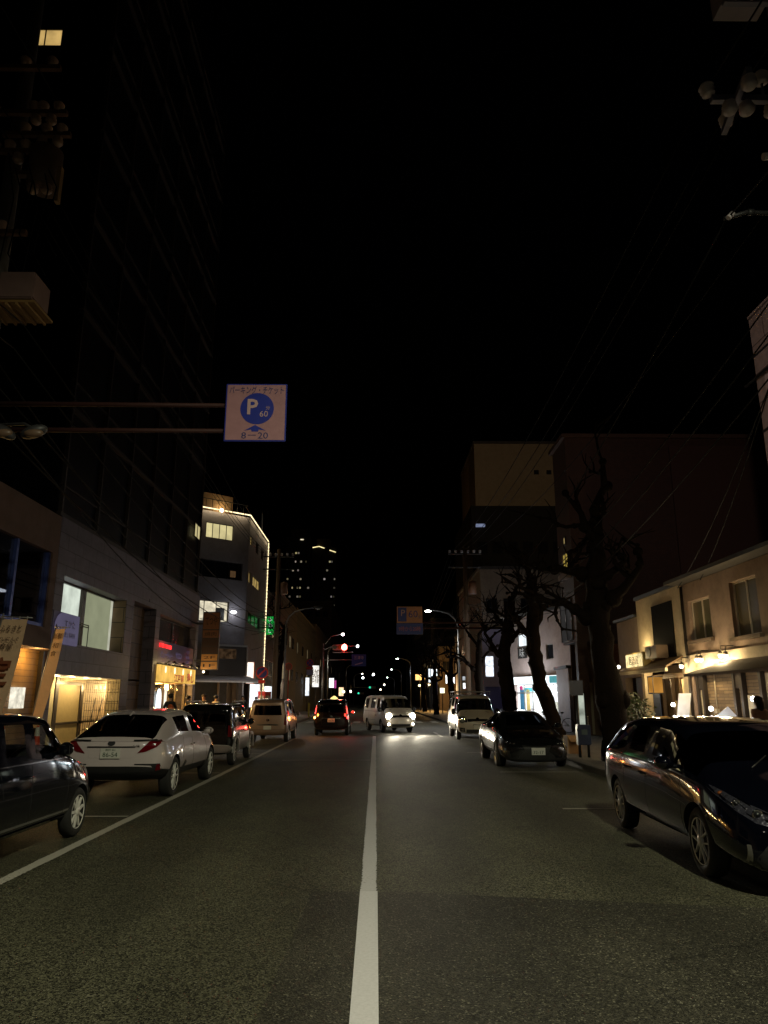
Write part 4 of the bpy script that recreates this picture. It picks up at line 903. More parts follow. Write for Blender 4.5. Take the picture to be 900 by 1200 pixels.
def led_building():
    u = V((.766, .643, 0)); C = V((-9.26, 52.8, 0)); A = C-u*12
    T = building('corner_building', 'grey four storey corner building outlined by a bright light strip', loc=tuple(C))
    F = Fr(A, u); S = Fr(C, (0, 1, 0)); H_ = 14.55
    GW = M('violet_grey_render', (.20, .185, .21), .75, bump=.15, grime=.3)
    h1 = [(5.6, 6.6, 12.58, 13.62), (7.2, 8.18, 12.58, 13.62), (8.56, 10.72, 12.62, 13.74), (6.5, 11.6, 9.85, 11.1), (7.0, 10.66, 6.82, 8.25)]
    b = B(); F.wall(b, 0, 12, 3.3, H_, h1, -.3, 0); F.wall(b, 0, 12, 0, 3.3, [(2, 11.7, 0, 3.1)], -.3, 0)
    h2 = [(.6, 1.5, 12.7, 13.4), (3.2, 4.6, 12.6, 13.5), (5.8, 7.4, 12.6, 13.5), (.55, 1.6, 9.9, 10.7), (2.4, 5.8, 9.95, 10.7), (1.0, 6.4, 7.0, 7.9), (.6, 4.2, 0.2, 2.9), (5.4, 8.6, 0, 2.7)]
    S.wall(b, 0.001, 9.2, 0, H_, h2, -.3, -.001)
    back = [F.p(0, 0, 0), F.p(12, 0, -.31), S.p(9.2, 0, -.31), V((-24, 62, 0)), V((-24, 50, 0))]
    b.prism([p+V((0, 0, H_)) for p in back], (0, 0, .06)); b.prism([p+V((0, 0, H_-.4)) for p in back], (0, 0, .05))
    b.o('wall', GW, T)
    lit = EM('lit_cream_window', (1, .86, .42), .62, .22, 1.2); lit2 = EM('lit_office', (1, .90, .66), .75, .35, 2.5); gold = EM('lit_gold_window', (.9, .62, .2), .35, .5, 3)
    window(F, 5.6, 6.6, 12.58, 13.62, T, DGLASS, BRONZE); window(F, 7.2, 8.18, 12.58, 13.62, T, lit, BRONZE, mull=1); window(F, 8.56, 10.72, 12.62, 13.74, T, lit, BRONZE, mull=3)
    window(F, 6.5, 11.6, 9.85, 11.1, T, DGLASS, BRONZE, c=-.25, mull=4); window(F, 7.0, 10.66, 6.82, 8.25, T, lit2, BRONZE, mull=3, c=-.2)
    q = B(); F.box(q, 9.75, 10.35, 6.95, 7.8, -.12, -.06); q.o('cabinet', BLACK, T)
    q = B(); F.box(q, 10.72, 11.15, 10.05, 10.5, -.18, -.16); q.o('small_lit_pane', EM('dim_amber', (.8, .45, .2), .08), T)
    for (a0, a1, b0, b1) in h2[:6]: window(S, a0, a1, b0, b1, T, gold if b0 > 9 and a0 < 3 else DGLASS, BRONZE, mull=2 if a1-a0 > 1 else 1)
    # light strip along the roof edge and down the far corner
    LED = EM('led_strip', (1, .80, .44), 2.0, .4, 6)
    q = B(); q.tube([F.p(6.5, 14.72, .06), F.p(12.02, 14.72, .06), S.p(0.02, 14.72, .06), S.p(9.22, 14.72, .06)], .042, 6); q.o('roof_light_strip', LED, T)
    q = B(); 
    for k in range(46): q.ball(S.p(9.24+.03*sin(k*2.1), 14.5-k*.285, .08), .06, 1)
    q.tube([S.p(9.24, 14.6, .08), S.p(9.24, 1.4, .08)], .03, 5); q.o('corner_light_string', LED, T)
    for a in (7.5, 9.2, 11): area('roof_strip_light', F.p(a, 14.65, .22), F.p(a, 13, -.2), 10, (1, .78, .42), 1.6, .06)
    for a in (1.5, 5, 8): area('roof_strip_light', S.p(a, 14.65, .22), S.p(a, 13, -.2), 8, (1, .78, .42), 2.4, .06)
    q = B(); q.ball(F.p(10.95, 7.55, .12), .16, 2, (1.6, 1, .8)); q.o('wall_lamp', EM('wall_lamp_glow', (.95, .98, 1), 3), T); point('wall_lamp_light', F.p(10.95, 7.45, .55), 18, (.93, .97, 1), .1)
    # penthouse
    b = B(); F.box(b, 5, 11.2, 14.61, 16.2, -5, -1.2); b.o('penthouse', M('brown_penthouse', (.28, .17, .09), .8), T)
    q = B(); q.ball(F.p(10.2, 15.0, -.95), .14); q.o('roof_lamp', EM('roof_lamp_glow', (1, .85, .5), 14), T); point('roof_lamp_light', F.p(10.2, 15.15, -.75), 22, (1, .75, .35), .1)
    q = B()
    for k in range(12): q.tube([F.p(6+k*.5, 14.6, -.1), F.p(6+k*.5, 15.45, -.1)], .02, 5)
    q.tube([F.p(6, 15.45, -.1), F.p(11.9, 15.45, -.1), S.p(.3, 15.45, -.4), S.p(9, 15.45, -.4)], .03, 6); q.o('roof_railing', DSTEEL, T)
    q = B(); q.tube([S.p(8.5, 14.6, -.5), S.p(8.5, 17.2, -.5), S.p(9.0, 16.9, -.5), S.p(9.0, 14.6, -.5)], .05, 6); q.o('roof_frame', STEEL, T)
    # bay window and awning at street level
    b = B(); F.box(b, 8.95, 11.7, 3.2, 5.12, .02, .9); b.o('bay_window', M('dark_bay', (.05, .04, .035), .5), T)
    q = B(); F.box(q, 8.9, 11.75, 5.12, 5.24, .0, .95); F.box(q, 11.68, 11.78, 3.2, 5.12, .86, .96); q.o('bay_trim', M('pale_trim', (.45, .45, .5), .5), T)
    q = B(); F.box(q, 9.35, 10.9, 4.3, 4.95, .905, .92); q.o('bay_poster', EM('dim_poster', (.7, .4, .2), .05, .8, 4), T)
    q = B(); q.prism([F.p(5.5, 3.1, .95), F.p(5.5, 3.18, .95), F.p(5.5, 2.86, 2.6), F.p(5.5, 2.78, 2.6)], F.u*6.3); q.o('awning', M('grey_awning', (.35, .33, .38), .7), T)
    q = B(); F.box(q, 5.5, 11.8, 2.70, 2.785, 2.55, 2.62); q.o('awning_edge', M('white_edge', (.75, .75, .8), .5), T)
    q = B(); F.box(q, 2, 11.7, 0, 3.1, -1.7, -1.6); q.o('shop_back_wall', DCONC, T)
    point('awning_light', F.p(9, 2.6, .6), 7, (1, .75, .45), .1)
    # green clinic sign
    G = Fr((-8.6, 60.9, 0), (1, 0, 0))
    s = thing('green_sign', 'lit green projecting box sign by the light string on the corner building', 'sign', (-8.6, 60.9, 6.9))
    q = B(); G.box(q, -.34, .28, 6.75, 8.2, -.1, .1); G.box(q, -.66, -.34, 7.9, 7.95, -.03, .03); G.box(q, -.66, -.34, 7.0, 7.05, -.03, .03); q.o('box', EM('green_glow', (.02, .75, .10), .40, .2), s)
    wl = EM('white_lit_letters', (.8, 1, .85), .9)
    for k, t in enumerate(('ゆ', '中', 'し')): text(t, G, -.03, 7.92-k*.45, .102, .36 if k != 1 else .42, wl, s)
    # lit signs along the street front
    for (y, x, z0, z1, w, col, st, nm, lab) in ((55.2, -8.75, 1.1, 2.7, .7, (.9, .95, 1), 1.4, 'light_box_sign', 'white light box on the pavement under the orange projecting sign'), (58.4, -8.15, 1.0, 2.6, .75, (.9, .97, 1), 1.5, 'light_box_sign', 'white light box on the pavement beside the red banners'),
                                               (54.0, -8.95, 2.75, 4.2, .5, (1, .9, .78), 1.5, 'light_box_sign', 'white vertical light box edged in orange on the corner building')):
        g = Fr((x, y, 0), (1, 0, 0)); s = thing(nm, lab, 'sign', (x, y, z0 if z0 > 2 else .13)); q = B(); g.box(q, -w/2-.03, w/2+.03, z0-.03, z1+.03, -.14, .09); q.o('case', ORANGE if z0 > 2 else STEEL, s)
        q = B(); g.box(q, -w/2, w/2, z0, z1, .09, .1); q.o('face', EM('box_face_%d' % y, col, st, .3, 3), s)
        if z0 < 2: q = B(); g.box(q, -w/3, w/3, .13, z0-.03, -.05, .03); q.o('foot', DSTEEL, s)
        point('box_light', g.p(0, (z0+z1)/2, .5), 10, col, .2)
    for (y, x, w, lab) in ((54.9, -8.2, .5, 'red shop banner at the corner entrance'), (57.2, -8.15, .62, 'red framed notice board in front of the corner shops')):
        g = Fr((x, y, 0), (1, 0, 0)); s = thing('shop_banner', lab, 'banner', (x, y, .13)); q = B(); g.box(q, -w/2, w/2, .5, 2.2, -.02, .02); q.o('cloth', RED, s); q = B(); q.tube([g.p(-w/2-.03, .13, 0), g.p(-w/2-.03, 2.3, 0)], .02, 6); q.o('pole', STEEL, s)
        q = B(); g.box(q, -w*.32, w*.32, .9, 1.9, .02, .026); q.o('notice', M('cream_paper', (.6, .5, .35), .6), s)
    for a, y in ((1, 53.6), (4.8, 57.6)):
        point('front_light', S.p(a+.6, 2.5, .9), 16, (1, .72, .4), .1)
    q = B(); S.box(q, .4, 9, .0, 3.0, -1.8, -1.7); q.o('lit_shop_interior', M('warm_interior', (.4, .25, .14), .7), T)
    for (y, x, z) in ((56.5, -8.7, 3.35), (57.6, -8.6, 2.2), (59.6, -8.4, 2.0)):
        s = thing('globe_lamp', {56.5: 'small bright globe lamp above the red banners', 57.6: 'warm globe lamp between the red banners', 59.6: 'pale globe lamp by the far end of the corner building'}[y], 'lamp', (x, y, z)); q = B(); q.ball((x, y, z), .12); q.o('globe', EM('globe_glow', (1, .88, .65), 3.5), s); q = B(); q.tube([(x, y, z+.11), (x, y, z+.3), (-9.27, y, z+.3)], .02, 6); q.o('bracket', DSTEEL, s)
led_building()
# ------------------------------------------------------------------ right side buildings
CREAM = M('cream_plaster_wall', (.27, .19, .145), .8, bump=.2, bscale=30, grime=.45)
CREAM2 = M('pale_plaster_wall', (.55, .46, .33), .8, bump=.15, bscale=30, grime=.3)
PINKW = M('pinkish_plaster_wall', (.30, .225, .17), .8, bump=.2, grime=.35)
PLANK = BRICK('stacked_stone_cladding', (.27, .18, .09), (.14, .09, .045), (.06, .038, .02), .55, .085, .008, .8, .8)
DBRN = BRICK('dark_red_brown_tiles', (.085, .035, .02), (.07, .03, .018), (.03, .015, .01), .22, .07, .006, .6, .2)
TILEB = BRICK('beige_wall_panels', (.52, .40, .36), (.48, .37, .33), (.12, .09, .08), 1.6, 1.0, .02, .6, .2)
def R_frame(x=9.15): return Fr((x, 0, 0), (0, -1, 0))

def right_near():
    F = R_frame()
    T = building('cafe_building', 'cream two storey house with sash windows over a lamp lit sign board', loc=(9.15, 17, 0))
    W1, W2 = (-21.62, -20.2, 3.28, 4.42), (-18.98, -17.6, 3.17, 4.58)
    b = B(); F.wall(b, -22.0, -6, 2.3, 4.95, [W1, W2, (-15.5, -14, 3.2, 4.6), (-12.5, -11, 3.2, 4.6)], -.25, 0); F.box(b, -22.0, -21.72, 0, 2.3, -.25, 0)
    F.box(b, -22.0, -21.8, 0, 4.95, -6, -.25)
    b.o('wall', CREAM, T)
    q = B(); q.prism([F.p(-22.05, 4.96, .5), F.p(-22.05, 5.06, .5), F.p(-22.05, 6.0, -3.2), F.p(-22.05, 5.06, -6.6), F.p(-22.05, 4.96, -6.6)], F.u*16.1); q.o('roof', M('dark_roof_tiles', (.04, .035, .032), .6), T)
    for w in (W1, W2, (-15.5, -14, 3.2, 4.6), (-12.5, -11, 3.2, 4.6)):
        o = window(F, *w, T, M('warm_dark_pane', (.10, .085, .05), .15, var=.5, scale=1.5, spec=.8), M('pale_sash', (.42, .35, .28), .5), c=-.16, sill=M('wood_sill', (.12, .08, .05), .7), fw=.045)
    q = B(); F.box(q, -21.72, -6, 0, 2.3, -.2, -.12); q.o('stone_cladding', PLANK, T)
    for a in (-21.55, -21.2, -19.35, -18.95, -18.0, -17.2, -16.6): q = B(); F.box(q, a-.06, a+.06, 0, 2.3, -.118, .0); q.o('door_post', BRONZE, T)
    for a0, a1 in ((-21.49, -21.26), (-19.29, -19.01)): q = B(); F.box(q, a0, a1, 1.92, 2.3, -.118, -.02); q.o('door_head', BRONZE, T)
    q = B(); pd = M('pale_door', (.42, .34, .22), .6); F.box(q, -21.48, -21.27, .1, 1.9, -.118, -.06); q.o('door_panel', pd, T); q = B(); F.box(q, -17.85, -17.3, .3, 2.25, -.118, -.07); q.o('door_panel', pd, T)
    q = B(); F.box(q, -18.85, -18.5, .3, 1.75, -.118, -.09); q.o('poster', M('poster_paper', (.55, .48, .36), .6, var=.8, scale=9), T)
    q = B(); q.tube([F.p(-20.6, 1.35, -.09), F.p(-20.6, 2.3, -.09)], .018, 6); F.box(q, -20.68, -20.52, 1.28, 1.4, -.118, -.04); q.o('conduit', M('pale_conduit', (.5, .42, .3), .5), T)
    q = B(); q.tube([F.p(-21.9, .1, .05), F.p(-21.9, 4.9, .05)], .045, 8); q.o('downpipe', BRONZE, T)
    # sign board with its lamps
    S = thing('cafe_sign', 'long cream sign board lit by four lamps on the cream house', 'sign', F.p(-20, 2.33, .02))
    q = B(); F.box(q, -22.0, -6.5, 2.33, 2.88, .005, .11); q.o('board', CREAM2, S)
    q = B(); F.box(q, -20.30, -19.05, 2.35, 2.68, .11, .125); q.o('name_panel', M('grey_panel', (.34, .31, .29), .5), S)
    text('なごみ庵', F, -19.62, 2.5, .126, .26, M('black_letters', (.02, .02, .02), .5), S, width=.95, shear=.15); q = B(); F.box(q, -20.28, -20.16, 2.38, 2.52, .125, .13); q.o('red_seal', RED, S)
    BULB = EM('cafe_bulb', (1, .88, .62), 22, .1)
    for a, z in ((-21.72, 2.60), (-20.62, 2.72), (-20.38, 2.72), (-19.18, 2.76), (-18.9, 2.74)):
        q = B(); q.tube([F.p(a, z+.22, .1), F.p(a, z+.22, .3), F.p(a, z+.05, .32)], .014, 6); q.lathe(F.p(a, z+.02, .32), (0, 0, 1), [(-.02, .07), (.05, .05), (.07, .02)], 14); l = q.o('sign_lamp', BRONZE, S)
        q = B(); q.ball(F.p(a, z-.03, .32), .055); q.o('bulb', BULB, l); point('cafe_lamp', F.p(a, z-.06, .42), 30, (1, .74, .36), .05)
    q = B(); q.prism([F.p(-19.1, 2.62, .12), F.p(-19.1, 2.56, .13), F.p(-19.1, 2.2, 1.35), F.p(-19.1, 2.26, 1.36)], F.u*8); A = single(q, 'shop_awning', M('brown_awning', (.10, .06, .035), .8), 'dark brown sloping awning hiding the near end of the cafe sign board', 'awning', F.p(-18, 2.2, .12))
    # clip lamps and tilted menu boards on the pavement
    bl = EM('clip_bulb', (.95, .97, 1), 26, .1)
    for i, (x, y, z, lab) in enumerate(((8.45, 21.5, 1.50, 'small white clip lamp at the far tilted menu board'), (8.5, 19.2, 1.42, 'small white clip lamp beside the nearer tilted menu board'), (8.6, 17.2, 1.66, 'small white clip lamp above the dark haired passer by'))):
        s = thing('clip_lamp', lab, 'lamp', (x, y, .13)); q = B(); q.tube([(x, y, .13), (x, y, z-.02), (x-.06, y, z+.06)], .014, 6); q.lathe((x, y, .13), (0, 0, 1), [(0, .14), (.02, .13), (.03, .02)], 14); q.o('stem', BRONZE, s)
        q = B(); q.ball((x-.06, y-.02, z), .055); q.o('bulb', bl, s); point('clip_light', (x+.02, y-.14, z+.02), 18, (1, .86, .62), .05)
    WB = M('white_board_face', (.75, .75, .78), .5)
    for (x, y, z, w, h, tl, lab) in ((8.45, 20.9, 1.42, .34, .80, .22, 'upright white menu board leaning by the cafe door'), (8.35, 18.25, 1.24, .46, .26, .62, 'tilted white menu board on a stand under the cafe lamps')):
        s = thing('menu_board', lab, 'board', (x, y, .13)); u = V((cos(tl), 0, sin(tl))) if h < .5 else V((1, 0, 0)); v = V((-sin(tl), .25, cos(tl))) if h < .5 else V((tl, .1, 1)).normalized()
        c = V((x, y, z)); q = B(); q.prism([c-u*w/2-v*h/2, c+u*w/2-v*h/2, c+u*w/2+v*h/2, c-u*w/2+v*h/2], (0, .03, 0)); q.o('panel', WB, s)
        q = B(); q.tube([(x, y+.05, .13), (x, y+.05, z)], .02, 6); q.tube([(x-.2, y+.05, .13), (x+.2, y+.05, .13)], .02, 6); q.o('stand', BRONZE, s); point('board_light', (x-.15, y-.45, z+.1), 5, (.95, .97, 1), .06)
    # ---- narrow white house with shutter
    T = building('narrow_shop', 'narrow white fronted shop with tall dark shutter and small awning', loc=(9.15, 24, 0))
    b = B(); F.wall(b, -26.0, -22.06, 2.75, 5.0, [(-24.5, -22.8, 2.88, 4.62)], -.3, -.01); F.box(b, -22.5, -22.06, 0, 2.75, -.3, -.01); F.box(b, -26, -25.75, 0, 2.75, -.3, -.01); b.o('wall', CREAM2, T)
    q = B(); F.box(q, -26, -22.06, 5.003, 5.12, -6.2, .06); q.o('roof', DSTEEL, T)
    q = B(); F.box(q, -24.5, -22.8, 2.88, 4.62, -.12, .03); q.o('shutter', M('black_shutter', (.008, .007, .006), .8, spec=.05), T)
    q = B(); q.prism([F.p(-26.6, 2.92, .0), F.p(-26.6, 2.86, .0), F.p(-26.6, 2.56, .55), F.p(-26.6, 2.62, .55)], F.u*4.3); aw = q.o('awning', M('brown_slat_awning', (.16, .10, .05), .7), T)
    q = B(); F.box(q, -26.6, -22.3, 2.46, 2.56, .5, .58); q.o('awning_edge', CREAM2, aw)
    q = B(); F.box(q, -26, -22.06, 0, 2.75, -.9, -.8); q.o('shop_back_wall', M('warm_shop_wall', (.35, .25, .13), .7, var=.4, scale=2), T)
    d = B()
    for a in (-25.7, -24.9, -24.1, -23.4, -22.55): F.box(d, a-.05, a+.05, 0, 2.4, -.35, -.25)
    F.box(d, -25.7, -22.5, 2.3, 2.44, -.36, -.24); do = d.o('shop_front', M('timber_frame', (.07, .04, .02), .6), T)
    q = B(); F.box(q, -23.3, -22.6, .1, 2.25, -.33, -.28); F.box(q, -23.98, -23.5, .1, 1.6, -.33, -.28); q.o('door_panel', M('cream_door', (.52, .42, .25), .6), T)
    q = B(); F.box(q, -25.5, -24.95, .9, 2.3, -.2, -.17); q.o('blue_curtain', M('blue_noren', (.05, .07, .14), .8), T)
    for k, a in enumerate((-25.2, -24.2, -23.2)): point('shop_light', F.p(a, 2.2, .1), 24, (1, .74, .36), .06)
    s = thing('orange_lantern', 'orange box lantern hanging in the doorway of the white fronted shop', 'lantern', F.p(-24.2, 1.9, .15)); q = B(); F.box(q, -24.42, -24.0, 1.85, 2.33, .05, .35); q.o('shade', EM('lantern_glow', (1, .45, .08), .42, .3), s); q = B(); F.box(q, -24.44, -23.98, 2.33, 2.37, .03, .37); F.box(q, -24.44, -23.98, 1.81, 1.85, .03, .37); [F.box(q, a, a+.02, 1.85, 2.33, .352, .37) for a in (-24.44, -24.0)]; q.o('frame', BRONZE, s)
    s = thing('lit_box_sign', 'yellow glowing box sign standing on the shop awning', 'sign', F.p(-25.3, 2.6, .33)); q = B(); F.box(q, -26.15, -24.45, 2.66, 3.16, .2, .45); q.o('case', M('yellow_case', (.5, .36, .12), .5), s)
    q = B(); F.box(q, -26.08, -24.52, 2.70, 3.12, .45, .47); q.o('face', EM('yellow_sign_glow', (1, .80, .38), 1.1, .5, 5), s); text('居酒屋', F, -25.3, 2.91, .472, .3, M('brown_ink', (.12, .05, .01), .6), s, width=.95)
    q = B(); 
    for a in (-25.9, -24.8): F.box(q, a-.03, a+.03, 2.55, 2.66, .3, .36)
    q.o('leg', BRONZE, s); point('box_sign_light', F.p(-25.2, 3.0, .75), 12, (1, .76, .36), .1); point('wall_wash', F.p(-25.2, 3.28, .3), 22, (1, .76, .36), .05)
    s = thing('air_conditioner', 'brown air conditioner unit on the shop awning below the dark shutter', 'air conditioner', F.p(-25, 2.86, .3)); q = B(); F.box(q, -24.3, -23.3, 2.9, 3.3, .04, .42); q.o('casing', M('brown_casing', (.16, .10, .06), .5), s, bevel=.02); q = B(); disc(F, -23.95, 3.1, .42, .15, .015).o('fan_grille', BLACK, s); q.bm.free()
    s = thing('spot_lamp', 'tiny bright spot lamp at the far end of the shop awning', 'lamp', F.p(-26.5, 2.7, .6)); q = B(); q.ball(F.p(-26.5, 2.75, .6), .06); q.o('bulb', EM('spot_glow', (1, .9, .7), 9), s); q = B(); q.tube([F.p(-26.5, 2.55, .6), F.p(-26.5, 2.7, .6)], .015, 6); q.o('bracket', BRONZE, s)
    # ---- beige house beyond
    T = building('beige_house', 'plain beige house front between the narrow shop and the dark brown tower', loc=(9.15, 27, 0))
    b = B(); F.box(b, -28.3, -26.02, 2.4, 4.45, -.3, -.03); F.box(b, -28.3, -27.8, 0, 2.4, -.3, -.03); b.o('wall', PINKW, T); q = B(); F.box(q, -28.35, -26.03, 4.452, 4.55, -6.2, .1); q.o('roof', DSTEEL, T)
    q = B(); F.box(q, -27.8, -26.0, 0, 2.4, -.5, -.42); q.o('shutter_door', M('grey_shutter_door', (.22, .17, .12), .6), T)
    # ---- dark brown tower
    T = building('brown_tower', 'tall dark red brown tiled building behind the pollarded trees', loc=(12, 34, 0))
    b = B(); b.box(9.18, 21, 34.02, 36.6, 4.2, 14.0); b.box(11.4, 21, 34.02, 36.6, 0, 4.2); b.o('wall', DBRN, T)
    q = B(); q.box(9.15, 9.6, 34.0, 34.4, 0, 4.2); q.box(10.4, 10.7, 34.0, 34.3, 0, 4.2); q.o('pillar', DBRN, T)
    q = B(); q.box(9.4, 11.4, 36.2, 36.3, 0, 4.2); q.o('back_wall', M('brown_wall', (.10, .06, .04), .7), T)
    q = B(); q.box(9.75, 10.0, 35, 35.05, .1, 2.4); q.box(10.8, 11.3, 34.6, 34.66, .2, 2.6); q.o('pale_curtain', M('grey_curtain', (.30, .26, .18), .8), T)
    q = B(); q.box(9.1, 11.5, 33.98, 34.4, 14.0, 14.15); q.box(9.0, 21, 33.9, 36.7, 14.003, 14.2); q.o('parapet', M('brown_parapet', (.08, .04, .025), .7), T)
    q = B(); q.box(14.2, 21, 33.9, 34.01, 4.5, 13.6); q.o('wall_panel', M('brown_panel', (.07, .03, .02), .7), T)
    Fw = R_frame(9.18)
    window(Fw, -35.6, -34.6, 7.6, 8.5, T, EM('lit_gold_small', (1, .72, .16), .30, .3), BRONZE, c=.004, mull=1); q = B(); Fw.box(q, -35.9, -34.4, 7.2, 7.5, .004, .25); q.o('balcony_ledge', CREAM, T)
    window(Fw, -35.3, -34.9, 8.9, 9.3, T, EM('lit_tiny', (1, .75, .3), .25), BRONZE, c=.004, mull=0)
    window(Fw, -36.7, -34.6, 4.3, 6.3, T, EM('dim_lilac_window', (.55, .52, .50), .045, .4, 1), BRONZE, c=.004, mull=1)
    T2 = building('tile_pillar_house', 'pale lilac lit house front under the dark brown tower by the convenience shop', loc=(9.15, 36, 0))
    q = B(); q.box(9.3, 9.9, 36.5, 38.9, 0, 3.1); q.o('wall', M('lilac_wall', (.42, .36, .40), .7, grime=.3), T2); q = B(); q.box(9.2, 10.0, 36.45, 39, 3.1, 3.25); q.o('roof', DSTEEL, T2)
    s = thing('standing_sign', 'tall narrow white lit sign by the brown pillar behind the dark posts', 'sign', (9.0, 33.4, .13)); G = Fr((9.0, 33.4, 0), (1, 0, 0))
    q = B(); G.box(q, -.19, .19, .45, 1.95, -.06, .05); q.tube([(9.0, 33.4, .13), (9.0, 33.4, .45)], .04, 8); q.lathe((9.0, 33.4, .13), (0, 0, 1), [(0, .22), (.03, .22), (.04, .04)], 16); q.o('case', BLACK, s); q = B(); G.box(q, -.12, .12, .55, 1.9, .05, .06); q.o('face', EM('standing_glow', (.85, .95, .78), .45, .7, 1.5), s)
    # ---- beige tower at the far right edge
    F = R_frame(12.5); T = building('beige_tower', 'beige panelled tower with dark window band at the right edge', loc=(12.5, 20, 0))
    b = B(); F.wall(b, -22.4, -3, 8.3, 14.0, [(-21.9, -4, 11.2, 11.85)], -.3, 0); F.box(b, -22.4, -3, 0, 6.2, -.3, 0); F.box(b, -22.38, -3, 14.0, 14.1, -8, .05); F.box(b, -22.4, -3, 0, 13.9, -8.2, -8); b.o('wall', TILEB, T)
    q = B(); F.box(q, -22.4, -3, 11.2, 11.85, -.25, -.2); F.box(q, -22.35, -3, 6.2, 8.3, -.6, -.5); q.o('window_band', DGLASS, T)
    q = B()
    for z in (12.6, 10.0): F.box(q, -22.41, -3, z, z+.07, .0, .03)
    q.tube([F.p(-22.2, 11.5, .5), F.p(-3, 11.4, .6)], .05, 6); q.o('dark_strip', DSTEEL, T)
right_near()

def right_far():
    A = V((8.43, 46.5, 0)); u = V((1.92, -5.5, 0)); F = Fr(A, u)
    T = building('convenience_shop', 'brightly lit convenience shop with white sign band below a pale upper floor', loc=tuple(A))
    b = B(); F.wall(b, -1.2, 6.6, 2.95, 6.55, [(.7, 2.7, 4.72, 5.5), (3.9, 4.65, 3.85, 4.7)], -.3, 0); F.box(b, -1.2, .0, 0, 2.95, -.3, 0); F.box(b, 5.5, 6.6, 0, 2.95, -.3, .0); b.o('wall', M('pale_pink_wall', (.46, .36, .33), .8, bump=.1, grime=.3), T)
    q = B(); F.box(q, -1.3, 6.7, 6.553, 6.7, -6, .1); q.o('roof', DSTEEL, T)
    WL = EM('shop_white_glow', (.93, .98, 1), .95, .15, 1)
    window(F, .7, 2.7, 4.72, 5.5, T, EM('upper_white_window', (.9, .97, 1), 1.1, .2), BRONZE, mull=1); window(F, 3.9, 4.65, 3.85, 4.7, T, DGLASS, ALU, mull=0)
    s = thing('shop_sign_band', 'long glowing white sign band over the convenience shop window', 'sign', F.p(2.8, 2.5, .1)); q = B(); F.box(q, -.1, 5.75, 2.48, 2.95, .02, .3); q.o('case', ALU, s)
    q = B(); F.box(q, -.08, 5.73, 2.5, 2.93, .3, .32); q.o('face', EM('white_band', (.86, .95, 1), 1.7, .2, 1.2), s)
    for a, t in ((1.0, '24'), (3.9, 'マート')): text(t, F, a, 2.71, .322, .24, M('teal_ink', (.02, .25, .28), .5), s)
    q = B(); F.box(q, 4.6, 5.4, 2.52, 2.9, .322, .33); q.o('teal_stripe', EM('teal_glow', (.15, .55, .6), .6), s)
    q = B(); F.box(q, -.1, 5.5, .0, 2.48, -3.2, -3.1); F.box(q, -.1, 5.5, .02, .06, -3.1, -.3); F.box(q, -.12, -.02, 0, 2.48, -3.1, -.3); F.box(q, 5.4, 5.5, 0, 2.48, -3.1, -.3); q.o('shop_interior', M('white_interior', (.8, .8, .8), .6), T)
    q = B(); F.box(q, 0, 5.4, 2.40, 2.46, -3.0, -.3); q.o('ceiling_light_panel', EM('shop_ceiling_glow', (.93, .98, 1), 2.4, .2), T); area('shop_area_light', F.p(2.7, 2.36, -1.6), F.p(2.7, 0, -1.2), 190, (.92, .97, 1), 5, 2)
    d = B()
    for a in (.03, 1.25, 2.2, 3.3, 4.4, 5.42): F.box(d, a-.03, a+.03, .1, 2.45, -.06, .0)
    F.box(d, 0, 5.45, 1.98, 2.05, -.062, .004); F.box(d, 0, 5.45, .02, .12, -.062, .004); so = d.o('shop_front', ALU, T)
    for (a0, a1, b0, b1, c, nm) in ((.62, 1.06, .6, 2.2, (.05, .20, .34), 'blue_poster'), (1.35, 1.75, .5, 2.2, (.55, .40, .14), 'tan_poster'), (.6, .95, 2.2, 2.42, (.6, .05, .2), 'pink_poster'), (1.1, 3.0, 2.08, 2.3, (.05, .3, .34), 'teal_banner'), (1.8, 2.15, .5, 2.0, (.75, .75, .72), 'white_poster'), (1.2, 2.1, .45, .62, (.5, .12, .06), 'red_poster')):
        q = B(); F.box(q, a0, a1, b0, b1, -.10, -.085); q.o(nm, M(nm, c, .6, var=.5, scale=6), so)
    for k in range(3): q = B(); F.box(q, 2.0+k*1.2, 2.9+k*1.2, .1, 1.5, -2.0, -1.5); q.o('display_shelf', M('shelf_goods', (.4, .38, .3), .6, var=.9, scale=9), T)
    point('shop_front_light', F.p(2.5, 2.2, 1.2), 320, (.86, .94, 1), .5)
    s = thing('restaurant_board', 'black board with white brush characters on the pale upper floor', 'sign', F.p(1.35, 4.05, .02)); q = B(); F.box(q, .85, 1.85, 4.03, 4.68, .01, .08); q.o('board', BLACK, s); text('味', F, 1.35, 4.36, .081, .6, M('white_brush', (.75, .75, .75), .5), s)
    # lilac building with light boxes beyond
    G = Fr((0, 58, 0), (1, 0, 0)); T = building('lilac_house', 'lilac lit plaster house with stacked white light boxes beyond the convenience shop', loc=(8.9, 58, 0))
    q = B(); q.box(8.55, 15, 60, 76, 0, 12.0); q.o('wall', M('tan_render', (.34, .26, .19), .8, grime=.3), T); q = B(); q.box(8.4, 15.1, 59.9, 76.1, 12.0, 12.25); q.o('parapet', DCONC, T)
    q = B(); q.box(8.5, 10.8, 59.7, 60, 0, 7.2); q.o('lilac_front', M('lilac_front', (.34, .30, .40), .7), T); 
    q = B(); q.box(8.6, 10, 59.5, 59.7, 0, 2.6); q.o('blue_panel', M('blue_panel', (.05, .045, .12), .5), T)
    for k in range(4): window(Fr((0, 60, 0), (1, 0, 0)), 8.95+k*1.4, 9.85+k*1.4, 8.4, 9.6, T, DGLASS, BRONZE, c=.004)
